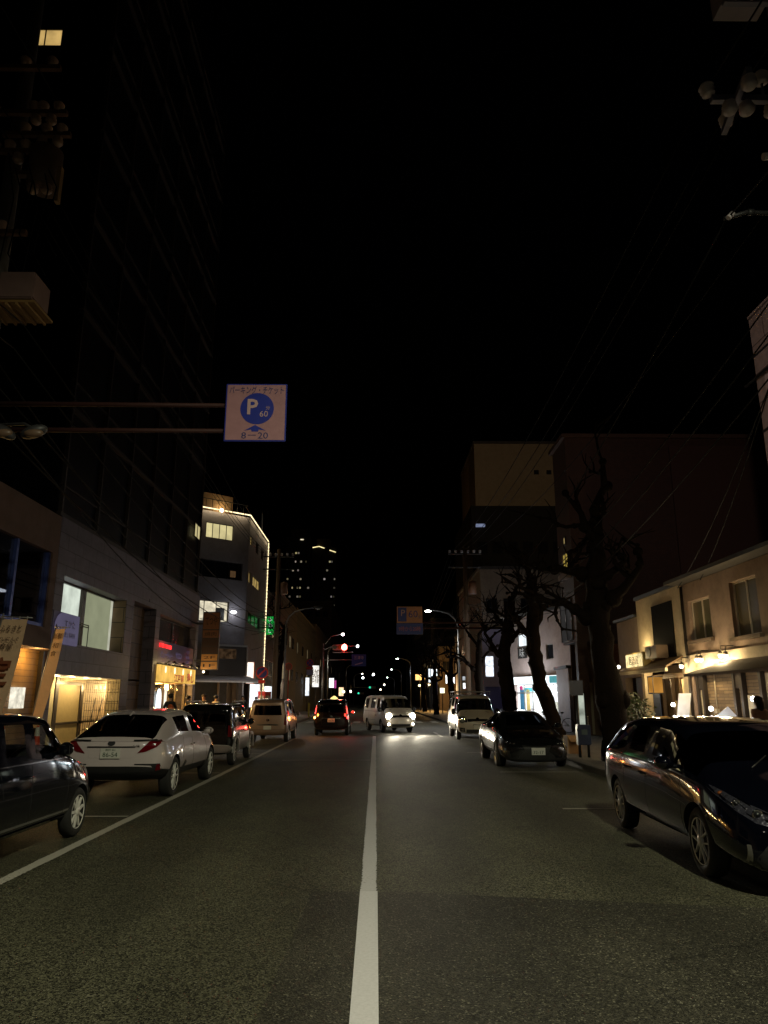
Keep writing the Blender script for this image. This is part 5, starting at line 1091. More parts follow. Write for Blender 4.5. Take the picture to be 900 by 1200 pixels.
    for i, (z0, z1, st, lab) in enumerate(((4.15, 4.85, 1.2, 'upper white light box on the lilac lit house'), (3.35, 4.1, 1.35, 'lower white light box on the lilac lit house'))):
        s = thing('white_light_box', lab, 'sign', (8.75, 58, z0)); q = B(); G.box(q, 8.42, 9.06, z0-.03, z1+.03, -.15, .1); q.o('case', ALU, s); q = B(); G.box(q, 8.45, 9.03, z0, z1, .1, .11); q.o('face', EM('lbox%d' % i, (.85, .92, 1), st, .3, 4), s)
        q = B(); G.box(q, 8.9, 9.0, z0+.2, z0+.26, -1.8, -.15); q.o('bracket', DSTEEL, s)
        point('lbox_light', (8.7, 57.4, (z0+z1)/2), 35, (.72, .76, 1), .25)
    G = Fr((0, 72, 0), (1, 0, 0)); T = building('tan_house', 'small tan house behind the cream van with narrow window', loc=(10, 79, 0)); q = B(); q.box(9.3, 10.6, 78, 88, 0, 8.6); q.o('wall', M('tan_house_wall', (.40, .28, .2), .8, grime=.3), T); q = B(); q.box(9.2, 10.7, 77.9, 88, 8.6, 8.75); q.o('roof', DCONC, T); window(Fr((0, 78, 0), (1, 0, 0)), 9.6, 10.2, 5.0, 6.2, T, DGLASS, BRONZE, c=.004)
    point('tan_light', (8.6, 74, 6), 60, (1, .75, .5), .3)
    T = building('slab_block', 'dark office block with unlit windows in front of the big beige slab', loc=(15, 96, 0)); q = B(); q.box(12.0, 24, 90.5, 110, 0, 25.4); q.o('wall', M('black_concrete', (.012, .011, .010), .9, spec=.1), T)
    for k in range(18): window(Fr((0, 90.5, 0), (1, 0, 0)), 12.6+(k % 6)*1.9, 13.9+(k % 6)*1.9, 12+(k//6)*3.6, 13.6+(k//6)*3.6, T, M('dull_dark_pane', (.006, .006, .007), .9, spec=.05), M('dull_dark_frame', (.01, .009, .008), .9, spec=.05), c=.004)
    q = B(); q.box(12.5, 13.6, 89.8, 90.4, 22.6, 22.9); q.o('blue_roof_sign', EM('dim_blue_sign', (.55, .65, 1), .25), T)
    T = building('beige_slab', 'huge windowless beige slab building with two small vents high behind the trees', loc=(18, 112, 0)); q = B(); q.box(15.6, 31.2, 112, 130, 0, 41.3); q.o('wall', M('slab_wall', (.44, .34, .23), .85, grime=.2), T); q = B(); q.box(15.4, 31.4, 111.8, 130, 41.3, 41.7); q.o('parapet', DCONC, T)
    for x in (25.0, 27.0):
        q = B(); q.box(x, x+.75, 111.9, 112, 36.2, 36.9); q.o('vent', BLACK, T)
    spot('slab_fill', (16, 60, 20), (23, 112, 36), 3800, (1, .74, .46), 60, .5)  # added spot that lifts the slab out of the dark
    spot('tower_fill', (7.2, 11.5, 8.2), (12.5, 19, 11.5), 950, (1, .80, .70), 80, .2)  # spot added to brighten the beige tower, without a lamp body
right_far()

# ------------------------------------------------------------------ far end of the street
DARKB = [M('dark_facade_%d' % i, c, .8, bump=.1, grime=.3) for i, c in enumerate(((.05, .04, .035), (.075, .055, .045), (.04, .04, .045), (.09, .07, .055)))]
def far_street():
    rnd = random.Random(5)
    L = [('dark narrow house beyond the corner building', -17, -9.4, 62.6, 72, 10.5), ('dark shop block behind the leaning street lamp', -18, -9.3, 72.2, 88, 11.5), ('dark flat roofed block left of the traffic light', -20, -9.5, 88.4, 118, 12), ('dark distant block beside the taxi lantern', -22, -9.6, 118.5, 160, 13), ('farthest dark block on the left pavement', -24, -9.6, 160.5, 235, 22)]
    Rr = [('dark low shop with amber lit front on the right', 9.4, 18, 112, 128, 9), ('dark mid height block behind the far trees', 9.5, 19, 128.5, 160, 15), ('farthest dark block on the right pavement', 9.6, 22, 160.5, 240, 20), ('dark tall block above the lit sign boards', 10.2, 17, 88.5, 89.9, 12)]
    for i, (lab, x0, x1, y0, y1, h) in enumerate(L+Rr):
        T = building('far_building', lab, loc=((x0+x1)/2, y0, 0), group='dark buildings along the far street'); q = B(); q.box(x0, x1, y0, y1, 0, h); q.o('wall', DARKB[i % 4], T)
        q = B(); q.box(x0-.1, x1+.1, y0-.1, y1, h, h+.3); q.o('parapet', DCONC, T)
        left = x1 < 0; X_ = x1 if left else x0; F = Fr((X_, 0, 0), (0, 1 if left else -1, 0)); G = Fr((0, y0, 0), (1, 0, 0))
        for k in range(8):
            a = y0+1.5+(k % 4)*((y1-y0-3)/4); zz = 3.6+(k//4)*3.4
            if zz+1.6 > h: continue
            lit = rnd.random() < .22
            aa = a if left else -a-1.4
            window(F, aa, aa+1.4, zz, zz+1.3, T, EM('far_lit', (1, .78, .42), .12+rnd.random()*.22, .4) if lit else DGLASS, BRONZE, c=.004)
        for k in range(4):
            xx = (x1-1.9-k*1.7) if left else (x0+.5+k*1.7)
            window(G, xx, xx+1.1, h-3.2, h-1.9, T, DGLASS, BRONZE, c=.004)
    # two far towers with lit windows
    for (x0, x1, h, lab, n, col) in ((-31, -22.6, 56, 'far dark tower block dotted with lit windows', 46, (1, .86, .66)), (-22, -13.6, 52.5, 'far dark tower crowned by a thin yellow light line', 22, (1, .9, .75))):
        T = building('far_tower', lab, loc=((x0+x1)/2, 250, 0), group='far towers'); q = B(); q.box(x0, x1, 250, 262, 0, h); q.o('wall', DARKB[2], T); q = B(); q.box(x0+1.5, x1-2, 251, 258, h, h+3); q.o('roof_block', DARKB[1], T)
        F = Fr((0, 250, 0), (1, 0, 0))
        for k in range(n):
            xx = x0+.6+rnd.randint(0, 8)*.88; zz = 17+rnd.randint(0, 11)*3.0
            if x0 > -22.5 and rnd.random() < .5: xx = x1-.9-rnd.randint(0, 1)*.9
            q = B(); F.box(q, xx, xx+.34+.3*rnd.random(), zz, zz+.6, .01, .05); q.o('window', EM('tw', (col[0], col[1], col[2]*rnd.uniform(.6, 1.2)), rnd.choice((.03, .07, .14, .3)), .1), T)
        if x0 > -22.5:
            q = B(); q.tube([F.p(x0+.2, h-.3, .1), F.p(x0+2.4, h+.1, .1), F.p(x0+4.2, h-.5, .1)], .16, 5); q.o('roof_light_line', EM('roof_line', (1, .85, .4), 1.4, .2), T); q = B(); q.tube([F.p(x0+6.0, h-1.2, .1), F.p(x1-.3, h-1.9, .1)], .16, 5); q.o('roof_light_line', EM('roof_line2', (1, .85, .4), 1.2, .2), T)
        else:
            q = B(); q.tube([F.p(x1-3.5, h-1, .1), F.p(x1-2.4, h-1, .1)], .2, 5); q.o('roof_light_line', EM('roof_line3', (1, .88, .6), .9, .2), T)
far_street()
# ------------------------------------------------------------------ street furniture
def street_lamp(x, y, h, dx, lit, label, rise=.6, r=.06, col=(1, .95, .85), st=60, power=0, to=None):
    s = thing('street_lamp', label, 'street lamp', (x, y, .13), 'street lamps along the road')
    q = B(); q.lathe((x, y, .13), (0, 0, 1), [(0, .16), (.5, .11), (.9, .09)], 14); q.tube([(x, y, .8), (x, y, h-1.2)], [r*1.25, r], 10)
    q.tube([(x, y, h-1.2), (x+dx*.08, y, h-.7), (x+dx*.3, y, h-.28), (x+dx*.62, y, h-.08), (x+dx*.9, y, h+.0)], [r, r*.95, r*.85, r*.7, r*.6], 8); q.o('pole', STEEL, s)
    q = B(); hx = x+dx; sg = 1 if dx > 0 else -1
    q.lathe((hx-sg*.3, y, h+.02), (sg, 0, 0), [(0, .04), (.1, .10), (.35, .13), (.6, .11), (.72, .03)], 12); ho = q.o('lamp_head', DSTEEL, s)
    q = B(); q.ball((hx+sg*.06, y, h-.07), .15, 2, (1.5, .9, .5)); q.o('lens', EM('street_lamp_glow', col, st, .1) if lit else M('unlit_lens', (.35, .35, .36), .3), ho)
    if power: spot('street_light', (hx, y, h-.22), to or (hx, y, 0), power, col, 150, .15, .8)
    return s
# the lamp that lights the foreground stands just behind the camera
street_lamp(5.6, .6, 8.6, -2.3, True, 'lit street lamp above the nearest stretch of road', power=0, col=(1, .93, .72), st=9)
street_lamp(-6.2, -2.5, 8.6, 2.4, True, 'lit street lamp above the left kerb nearest the camera', power=90, col=(1, .95, .84), st=4, to=(-3.0, 2.5, 0))  # lamp added out of view as fill for the wheel rims opposite
spot('foreground_street_light', (3.3, .6, 8.35), (2.2, 4.6, 0), 2500, (1, .97, .66), 140, .14, .55)
street_lamp(5.95, 54, 7.95, -2.1, True, 'lit curved street lamp above the cream van and the parking sign', power=900, col=(1, .96, .86), st=75, to=(3.5, 50, 0))
street_lamp(-6.75, 56, 8.35, 2.3, False, 'unlit street lamp leaning over the road by the light string')
for i, (x, y, h, dx, lab) in enumerate(((-5.9, 92, 8.2, 2.0, 'small lit street lamp just beyond the traffic light'), (5.9, 128, 8.4, -2.2, 'far lit street lamp over the white van'), (-5.9, 150, 8.4, 2.2, 'far lit street lamp right of the taxi lantern'), (5.9, 175, 8.4, -2.2, 'farther lit street lamp above the row of road lights'), (-5.9, 205, 8.4, 2.2, 'farthest lit street lamp at the end of the street'), (5.9, 240, 8.4, -2.2, 'most distant lit street lamp on the right'))):
    street_lamp(x, y, h, dx, True, lab, st=30, r=.09, col=((1, .9, .7), (.9, .97, 1))[i % 2], power=260 if y < 140 else 0)

def pole_(x, y, h, r=.16): q = B(); q.tube([(x, y, 0), (x, y, h)], [r, r*.7], 12); return q
def insul(q, p, ax=(0, 0, 1), s=1.0, mi=0): q.lathe(p, ax, [(0, .03*s), (.02*s, .075*s), (.05*s, .05*s), (.07*s, .085*s), (.10*s, .055*s), (.12*s, .09*s), (.16*s, .06*s), (.18*s, .03*s)], 14, mi)
DIMPORC = M('dim_lit_porcelain', (.50, .34, .26), .3, coat=.5)  # white porcelain toned brown and darker for weak light
def utility_left():
    x, y = -6.0, 10.5
    s = thing('utility_pole', 'dim utility pole with transformer and grey boxes high at the left edge', 'utility pole', (x, y, .13)); pole_(x, y, 14).o('pole', CONC, s)
    q = B()
    rc = M('rusty_crossarm', (.16, .09, .05), .6, .3); q.bm.free()
    for z, x0, x1 in ((10.25, -7.0, -5.35), (11.0, -6.9, -5.1), (11.9, -6.9, -5.3), (8.75, -6.9, -5.5), (10.58, -6.1, -5.0)): q = B(); q.box(x0, x1, y-.29, y-.21, z-.04, z+.04); q.o('crossarm', rc, s)
    for (px, z, ax) in ((-6.45, 10.29, 1), (-6.2, 10.29, 1), (-5.96, 10.29, 1), (-5.7, 10.29, 1), (-5.5, 11.04, 1), (-5.25, 11.04, 1), (-6.3, 11.04, 1), (-5.4, 10.6, 1), (-5.15, 10.6, 1), (-5.9, 11.94, 1), (-5.45, 11.94, 1), (-6.15, 8.79, 1), (-5.9, 8.79, 1), (-5.28, 9.64, -1), (-5.5, 9.64, -1), (-6.65, 8.79, 1), (-6.4, 8.79, 1), (-5.75, 10.62, 1), (-5.2, 10.54, -1), (-5.45, 10.54, -1), (-5.35, 10.96, -1), (-5.6, 10.96, -1), (-5.65, 11.04, 1), (-5.45, 10.21, -1), (-5.8, 10.21, -1)):
        q = B(); insul(q, (px, y-.25, z), (0, 0, ax), 1.0); q.o('insulator', DIMPORC, s)
    q = B(); q.lathe((-5.42, y-.1, 9.65), (0, 0, 1), [(0, .22), (.02, .25), (.72, .25), (.76, .2), (.8, .05)], 20); q.box(-5.9, -5.4, y-.15, y-.05, 9.9, 9.98); q.o('transformer', M('grey_transformer', (.15, .10, .07), .5, grime=.3), s)
    for k in range(6):
        x0 = -5.95+k*.13; z0 = 8.0+.35*(k % 3); z1 = 10.2-.25*(k % 2); q = B(); q.tube([(x0, y-.28, z1), (x0+.22, y-.34, (z0+z1)/2+.2), (x0+.1, y-.3, z0), (x0+.3, y-.25, z0-.35)], .011, 5); q.o('jumper_cable', WIRE, s)
    q = B(); q.box(-5.12, -5.06, y-.30, y-.2, 9.3, 9.95); q.o('fuse_bracket', M('ochre_bracket', (.35, .22, .1), .6), s)
    q = B(); q.box(-5.72, -5.18, y-.45, y+.1, 7.5, 7.95); q.box(-6.3, -5.78, y-.45, y+.1, 7.45, 7.9); q.o('cabinet', M('pinkish_cabinet', (.20, .125, .11), .55, grime=.2), s, bevel=.02)
    q = B(); q.box(-6.35, -5.12, y-.5, y+.15, 7.40, 7.44); 
    for k in range(8): q.box(-6.3+k*.15, -6.27+k*.15, y-.5, y+.15, 7.36, 7.40)
    q.o('cabinet_shelf', M('ochre_shelf', (.24, .14, .05), .6), s)
    for px, rz in ((-5.42, .5), (-4.98, -.35)):
        q = B(); q.ball((px, y-.3, 5.42), 1, 3, (.20, .12, .09)); 
        for v in q.bm.verts: d = v.co-V((px, y-.3, 5.42)); v.co = V((px, y-.3, 5.42))+Matrix.Rotation(rz, 3, 'Y') @ d
        l = q.o('floodlight', DSTEEL, s); q = B(); q.tube([(px, y-.3, 5.46), (px-.25, y-.1, 5.62), (x, y, 5.62)], .025, 6); q.o('bracket', DSTEEL, s)
        q = B(); q.ball((px+.02, y-.36, 5.38), 1, 2, (.15, .07, .07)); q.o('lens', M('dusty_lens', (.14, .09, .06), .4), l)
utility_left()
def utility_right():
    x, y = 5.75, 8.5
    s = thing('utility_pole', 'utility pole crossarm with white insulators high at the right edge', 'utility pole', (x, y, .13)); pole_(x, y, 13.5).o('pole', CONC, s)
    q = B(); q.box(4.5, 6.9, y-.28, y-.2, 9.45, 9.54); q.hexa([(4.72, y-.75, 9.44), (4.80, y-.75, 9.44), (4.98, y+.35, 9.44), (4.90, y+.35, 9.44), (4.72, y-.75, 9.52), (4.80, y-.75, 9.52), (4.98, y+.35, 9.52), (4.90, y+.35, 9.52)]); cm = M('steel_crossarm', (.17, .17, .24), .5, .5); q.o('crossarm', cm, s); q = B(); q.box(4.85, 6.2, y-.28, y-.2, 11.1, 11.18); q.o('crossarm', cm, s)
    q = B(); q.tube([(5.22, y-.24, 9.54), (5.22, y-.24, 9.76)], .02, 6); q.o('insulator_pin', cm, s)
    for p, ax in (((4.48, y-.24, 9.55), (-.2, 0, 1)), ((4.97, y+.3, 9.55), (0, 0, 1)), ((5.22, y-.24, 9.75), (0, 0, 1)), ((4.95, y-.24, 9.42), (0, -.3, -1)), ((4.77, y-.7, 9.42), (0, 0, -1)), ((4.7, y-.3, 9.40), (0, 0, -1)), ((5.3, y-.24, 9.42), (0, 0, -1))):
        q = B(); insul(q, p, ax, 1.15); q.o('insulator', PORC, s)
    q = B(); q.box(4.86, 5.5, y-.5, y+.1, 11.18, 11.6); q.o('switch_box', M('lilac_grey_box', (.25, .22, .28), .5), s)
    for k in range(3): q = B(); insul(q, (4.95+k*.24, y-.4, 11.17), (0, 0, -1), .8); q.o('bushing', PORC, s)
    q = B(); q.tube([(4.6, y, 7.82), (4.9, y, 7.92), (5.75, y, 7.90)], .03, 8); q.lathe((4.92, y, 7.92), (1, 0, 0), [(0, .045), (.08, .045)], 10); q.o('cable_arm', DSTEEL, s)
    q = B(); q.lathe((5.12, y-.2, 8.62), (1, 0, .25), [(0, .05), (.22, .05)], 10); q.o('cable_joint', PORC, s); q = B(); q.lathe((4.6, y-.1, 7.76), (.6, 0, .6), [(0, .035), (.1, .035)], 10); q.o('cable_joint', PORC, s)
utility_right()
for (x, y, h, lab) in ((5.85, 48, 11.5, 'dark utility pole with brown transformer between the coupe and the far lamp'), (-6.9, 51.8, 12, 'slanted looking brown utility pole at the corner by the no parking sign')):
    s = thing('utility_pole', lab, 'utility pole', (x, y, .13)); pole_(x, y, h, .19).o('pole', M('brown_concrete', (.20, .13, .08), .8, grime=.3), s)
    for z in (h-.6, h-1.5): q = B(); q.box(x-1.1, x+1.1, y-.1, y-.02, z, z+.09); q.o('crossarm', DSTEEL, s)
    q = B(); q.lathe((x+.45, y, h-3.2), (0, 0, 1), [(0, .26), (.8, .26), (.86, .1)], 16); q.o('transformer', M('brown_transformer', (.3, .15, .09), .5), s)
    for k in range(6): q = B(); insul(q, (x-1+k*.4, y-.06, h-.5), (0, 0, 1), 1.2); q.o('insulator', PORC, s)

# overhead wires
rnd = random.Random(11)
def wire(p0, p1, sag, label, r=.013):
    p0, p1 = V(p0), V(p1); n = 18; q = B(); q.tube([p0.lerp(p1, k/n)-V((0, 0, 4*sag*(k/n)*(1-k/n))) for k in range(n+1)], r, 5)
    return tag(q.o('power_line', WIRE), label, 'wire', 'overhead wires')
for k, (x, z) in enumerate(((4.5, 9.75), (4.97, 9.78), (5.25, 9.95), (6.5, 9.7), (4.62, 7.8), (5.6, 7.3), (5.6, 6.9), (5.75, 6.5))):
    wire((x, 8.5, z), (4.85+k*.28, 48, 11.0 if k < 4 else 8.2-k*.15), .9+.15*k, 'overhead wire on the right running from the insulator pole to the far brown transformer pole')
    wire((x, 8.5, z), (x+.2, -12, z+.4), .6, 'overhead wire on the right passing above the nearest parked cars')
    wire((4.85+k*.28, 48, 11.0 if k < 4 else 8.2-k*.15), (5.0+k*.2, 110, 10), 1.2, 'overhead wire on the right running away above the lit street lamp')
for k, (x, z) in enumerate(((-6.2, 10.45), (-5.96, 10.45), (-5.7, 10.45), (-5.25, 11.2), (-5.5, 7.3), (-5.6, 6.9), (-5.9, 6.4), (-6.1, 6.0))):
    wire((x, 10.5, z), (-7.8+k*.26, 51.8, 11.4 if k < 4 else 8.4-k*.25), .8+.12*k, 'overhead wire on the left running from the transformer pole to the corner pole', .016 if k > 3 else .012)
    wire((x, 10.5, z), (x, -12, z+.3), .6, 'overhead wire on the left passing out of the picture above the black hatchback')
for k in range(5): wire((-6.9, 51.8, 6.0+k*.5), (-9.2, 38.9 if k % 2 else 55.5, 5.2+k*.55), .25, 'short cable looping from the corner pole to the grey buildings')
for k in range(4): wire((-6.9, 51.8, 7.2+k*.6), (-5.7+k*.1, 95, 6.5+k*.5), .6, 'thin cable running from the corner pole towards the traffic light')
for k, (y0, z) in enumerate(((14, 6.2), (12, 6.9))): wire((-6.0, 10.5, z), (-9.2, 38.5, z-.8), .5, 'cable hugging the grey stone base of the office tower', .018)
for k in range(3): wire((5.85, 48, 8.2-k*.5), (9.3, 34.5, 6.6-k*.4), .4, 'cable from the far right pole to the dark brown tower')
for k in range(2): wire((5.75, 8.5, 7.6-k*.35), (9.1, 20.5+k*1.6, 4.9), .35, 'service cable from the right pole to the cream cafe house')

# ---- parking ticket sign on its long arms
def parking_signs():
    s = thing('parking_sign', 'square white overhead parking ticket sign with blue disc on long red brown arms', 'road sign', (-6.3, 11, .13)); y = 11.0
    rb = M('red_brown_pole', (.04, .011, .009), .7, .1, grime=.2)
    q = B(); q.tube([(-6.3, y+.08, 0), (-6.3, y+.08, 7.2)], [.12, .10], 12); q.tube([(-6.3, y+.08, 6.22), (-1.5, y+.08, 6.20)], [.042, .034], 10); q.tube([(-6.3, y+.08, 5.78), (-1.5, y+.08, 5.77)], [.042, .034], 10); q.o('pole', rb, s)
    F = Fr((-1.91, y, 6.05), (1, 0, 0)); h = .463
    q = B(); F.box(q, -.485, .485, -.485, .485, 0, .02); q.o('board_edge', BLUE, s, bevel=.008)
    q = B(); F.box(q, -h, h, -h, h, .02, .024); bd = q.o('board', M('sign_white', (.36, .185, .21), .4), s)
    ink = M('sign_ink_blue', (.012, .02, .12), .5)
    text('パーキング・チケット', F, 0, .375, .025, .14, ink, bd, width=.86)
    disc(F, .02, .06, .0245, .265, .004, 40).o('blue_disc', BLUE, bd)
    wp = M('sign_letter_white', (.5, .33, .34), .4)
    text('P', F, -.05, .09, .03, .36, wp, bd, bold=.02); text('60', F, .13, -.03, .03, .14, wp, bd); text('分', F, .19, .07, .03, .07, wp, bd)
    q = B(); q.prism([F.p(-.17, -.31, .0245), F.p(-.06, -.29, .0245), F.p(-.05, -.325, .0245), F.p(.05, -.325, .0245), F.p(.06, -.29, .0245), F.p(.17, -.31, .0245), F.p(0, -.215, .0245)][::-1], F.n*.004); q.o('blue_arrow', BLUE, bd)
    text('8－20', F, 0, -.39, .025, .15, ink, bd, width=.42)
    s = thing('parking_sign', 'distant overhead sign with blue P panel and 60 beside the curved street lamp', 'road sign', (6.0, 34, .13)); y = 34.0
    q = B(); q.tube([(6.0, y+.1, 0), (6.0, y+.1, 6)], .11, 10)
    for z in (5.05, 4.8): q.tube([(6.0, y+.1, z), (1.0, y+.1, z)], .045, 8)
    q.o('pole', rb, s); F = Fr((1.54, y, 5.15), (1, 0, 0))
    q = B(); F.box(q, -.58, .58, -.12, .62, 0, .03); bd = q.o('upper_panel', M('orange_lit_panel', (.62, .26, .13), .5), s)
    q = B(); F.box(q, -.60, .60, -.64, -.14, 0, .03); lb = q.o('lower_panel', BLUE, s)
    q = B(); F.box(q, -.54, -.14, -.06, .58, .03, .036); q.o('blue_panel', BLUE, bd)
    text('P', F, -.30, .33, .037, .42, M('pinkish_letter', (.6, .35, .3), .5), bd); text('60', F, .16, .28, .031, .46, BLUE, bd, width=.42); text('分', F, .48, .14, .031, .18, BLUE, bd)
    text('9時から20時', F, 0, -.39, .031, .24, M('sign_red', (.45, .1, .12), .5), lb, width=1.0)
parking_signs()

# ---- traffic signal and small signs
def round_sign(x, y, z, d, label, kind, h=3.4, pm=None):
    s = thing('round_sign', label, 'road sign', (x, y, .13)); q = B(); q.tube([(x, y+.06, .1), (x, y+.06, h)], .035, 8); q.o('post', pm or STEEL, s); F = Fr((x, y, z), (1, 0, 0))
    disc(F, 0, 0, 0, d/2, .015, 32).o('disc', RED, s); disc(F, 0, 0, .0155, d*.40, .006, 32).o('disc_centre', BLUE if kind != 'stop' else M('dull_brown_red', (.25, .06, .04), .5), s)
    q = B()
    for sg in ((1, -1) if kind == 'x' else (1,) if kind == 'no' else ()):
        u = V((.707, 0, .707*sg)); v = V((-.707*sg, 0, .707)); c = F.p(0, 0, .022); a = d*.41
        q.prism([c-u*a-v*.035, c+u*a-v*.035, c+u*a+v*.035, c-u*a+v*.035], F.n*.004)
    if q.bm.verts: q.o('red_bar', RED, s)
    else: q.bm.free()
    return s, F
s, F = round_sign(-5.75, 38.3, 2.95, .62, 'red and blue no parking sign at the kerb behind the champagne van', 'no', 3.1)
q = B(); F.box(q, -.17, .17, -.52, -.36, 0, .015); q.o('red_plate', RED, s)
s, F = round_sign(-5.8, 66.5, 4.75, .66, 'small red and blue no stopping sign high on a post left of the taxi', 'x', 5.0)
q = B(); F.box(q, -.3, .3, -.55, -.36, 0, .015); q.o('red_plate', RED, s); q = B(); F.box(q, -.28, .28, -1.05, -.6, 0, .015); q.o('lilac_plate', M('lilac_plate', (.3, .27, .5), .5), s); 
q = B(); F.box(q, -.07, .07, -4.6, -3.4, .05, .16); q.o('yellow_guard', M('yellow_guard', (.6, .45, .05), .5), s)
s, F = round_sign(-7.15, 62, 4.25, .6, 'dull red round sign on a thin red post before a lit billboard', 'stop', 4.4, RED)
def signal():
    x, y = -5.45, 78.0
    s = thing('traffic_light', 'traffic light glowing red on a mast arm with blue street name plate', 'traffic light', (x, y, .13))
    q = B(); q.tube([(x, y, 0), (x, y, 7.3)], [.13, .10], 10); q.tube([(x, y, 6.6), (x+1, y, 7.0), (x+2.8, y, 7.0)], .05, 8); q.tube([(x, y, 5.6), (-1.6, y, 5.6)], .04, 8); q.tube([(x+.2, y, 7.2), (x+.8, y, 8.0), (x+1.9, y, 8.25)], .04, 8); q.o('mast', STEEL, s)
    F = Fr((-3.75, y-.1, 6.85), (1, 0, 0)); q = B(); F.box(q, -.75, .75, -.28, .28, 0, .2); hs = q.o('housing', M('signal_grey', (.35, .33, .33), .5), s, bevel=.05)
    for k, (c, st) in enumerate((((.05, .2, .15), 0), ((.25, .18, .03), 0), ((1, .05, .035), 32))):
        o = disc(F, -.48+k*.48, 0, .2, .29 if st else .19, .03, 20).o('lamp', EM('red_signal', c, st*1.6, .1) if st else M('unlit_lens_%d' % k, c, .3), hs)
        q = B(); n = 12; q.tube([F.p(-.48+k*.48+.2*cos(pi*j/n), .2*sin(pi*j/n), .3) for j in range(n+1)], .02, 5); q.o('visor', DSTEEL, hs)
    F2 = Fr((-1.75, y-.1, 5.5), (1, 0, 0)); q = B(); F2.box(q, -.75, .75, -.55, .65, 0, .03); bd = q.o('name_plate', M('street_blue', (.004, .03, .30), .5), s)
    text('三津寺', F2, 0, .32, .031, .4, M('plate_white', (.35, .35, .5), .5), bd, width=1.0); q = B(); q.prism([F2.p(-.4, -.35, .031), F2.p(.4, -.15, .031), F2.p(.4, -.25, .031), F2.p(-.4, -.45, .031)], F2.n*.003); q.o('plate_arrow', M('plate_white2', (.3, .3, .5), .5), bd)
    q = B(); q.tube([F.p(-.7, -.5, .1), F.p(1.4, -.5, .1)], .06, 8); q.o('lower_arm', STEEL, s)
    point('red_signal_light', F.p(.48, .1, 1.2), 34, (1, .04, .03), .2)
    l = thing('signal_lamp', 'small white lamp on the mast arm right above the red light', 'lamp', (-3.3, y, 8.25)); q = B(); q.ball((-3.45, y, 8.2), .14); q.o('bulb', EM('mast_bulb', (1, .9, .85), 14), l)
    l = thing('signal_lamp', 'small white lamp just right of the red traffic light', 'lamp', (-2.0, y, 7.0)); q = B(); q.ball((-1.9, y, 7.0), .16); q.o('bulb', EM('mast_bulb2', (.9, .93, 1), 3.5), l); q = B(); q.tube([(-1.9, y, 7.0), (-2.8, y, 7.0)], .03, 6); q.o('arm', STEEL, l)
signal()
def lit_sign(x, y, z0, z1, w, col, st, label, case=None, txt=None, stand=True, group=None):
    s = thing('lit_sign', label, 'sign', (x, y, .13), group); G = Fr((x, y, 0), (1, 0, 0)); q = B(); G.box(q, -w/2-.05, w/2+.05, z0-.05, z1+.05, -.2, .0); q.o('case', case or DSTEEL, s)
    q = B(); G.box(q, -w/2, w/2, z0, z1, .0, .02); f = q.o('face', EM('sign_face', col, st, .3, 3), s)
    if txt: text(txt, G, 0, (z0+z1)/2, .021, (z1-z0)*.8/len(txt), M('sign_ink', (.3, .2, .02), .5), f, vertical=len(txt) > 1)
    if stand: q = B(); q.tube([(x, y-.0+.1-.2, .13), (x, y-.1, z0)], .05, 8); q.o('post', DSTEEL, s)
    return s
lit_sign(-6.35, 80, 2.9, 5.1, .68, (1, .96, .88), 1.1, 'white vertical light box with yellow characters left of the taxi', txt='珈琲')
lit_sign(-8.2, 64, 3.3, 4.6, 1.1, (.8, .62, .35), .30, 'dim tan billboard behind the dull red round sign')
lit_sign(-9.0, 100, 2.1, 4.4, .5, (.9, .95, 1), 1.2, 'thin white upright light box by the yellow post guard')
lit_sign(-4.9, 84, 2.9, 3.9, .5, (.95, 1, 1), 2.2, 'small white glowing sign above the right tail lamp of the taxi')
lit_sign(-6.0, 110, 3.2, 4.3, .55, (.8, .1, .5), .5, 'small magenta sign right of the taxi lantern')
lit_sign(-3.9-2, 130, 2.2, 3.6, .8, (1, .7, .4), 1.4, 'small amber sign far down the left pavement')
lit_sign(6.1, 104, 4.2, 4.95, 1.3, (1, .58, .18), 1.9, 'bright orange restaurant sign above the white oncoming van')
lit_sign(7.1, 92, 4.4, 5.2, .75, (.9, .97, 1), 2.0, 'white cube sign above the dark vertical banner'); lit_sign(6.45, 91, 3.6, 5.2, .22, (.85, .93, 1), 1.2, 'thin white upright sign beside the white cube sign')
lit_sign(7.35, 84, 2.3, 2.85, .5, (1, .9, .6), 2.2, 'small cream sign low behind the cream van'); lit_sign(8.05, 82, 3.3, 4.2, .95, (.95, .97, 1), 2.8, 'white square sign left of the far lamp pole')
lit_sign(9.0, 72, 3.4, 3.75, 1.5, (.9, .96, 1), .5, 'wide striped pale sign behind the roof of the cream van'); lit_sign(8.6, 70, 2.6, 3.1, 1.1, (.95, 1, 1), 1.8, 'white lit sign just over the roof carrier of the cream van')
lit_sign(7.3, 93, 2.2, 4.1, .5, (.02, .02, .05), .2, 'dark vertical banner with pale edge below the white cube sign')
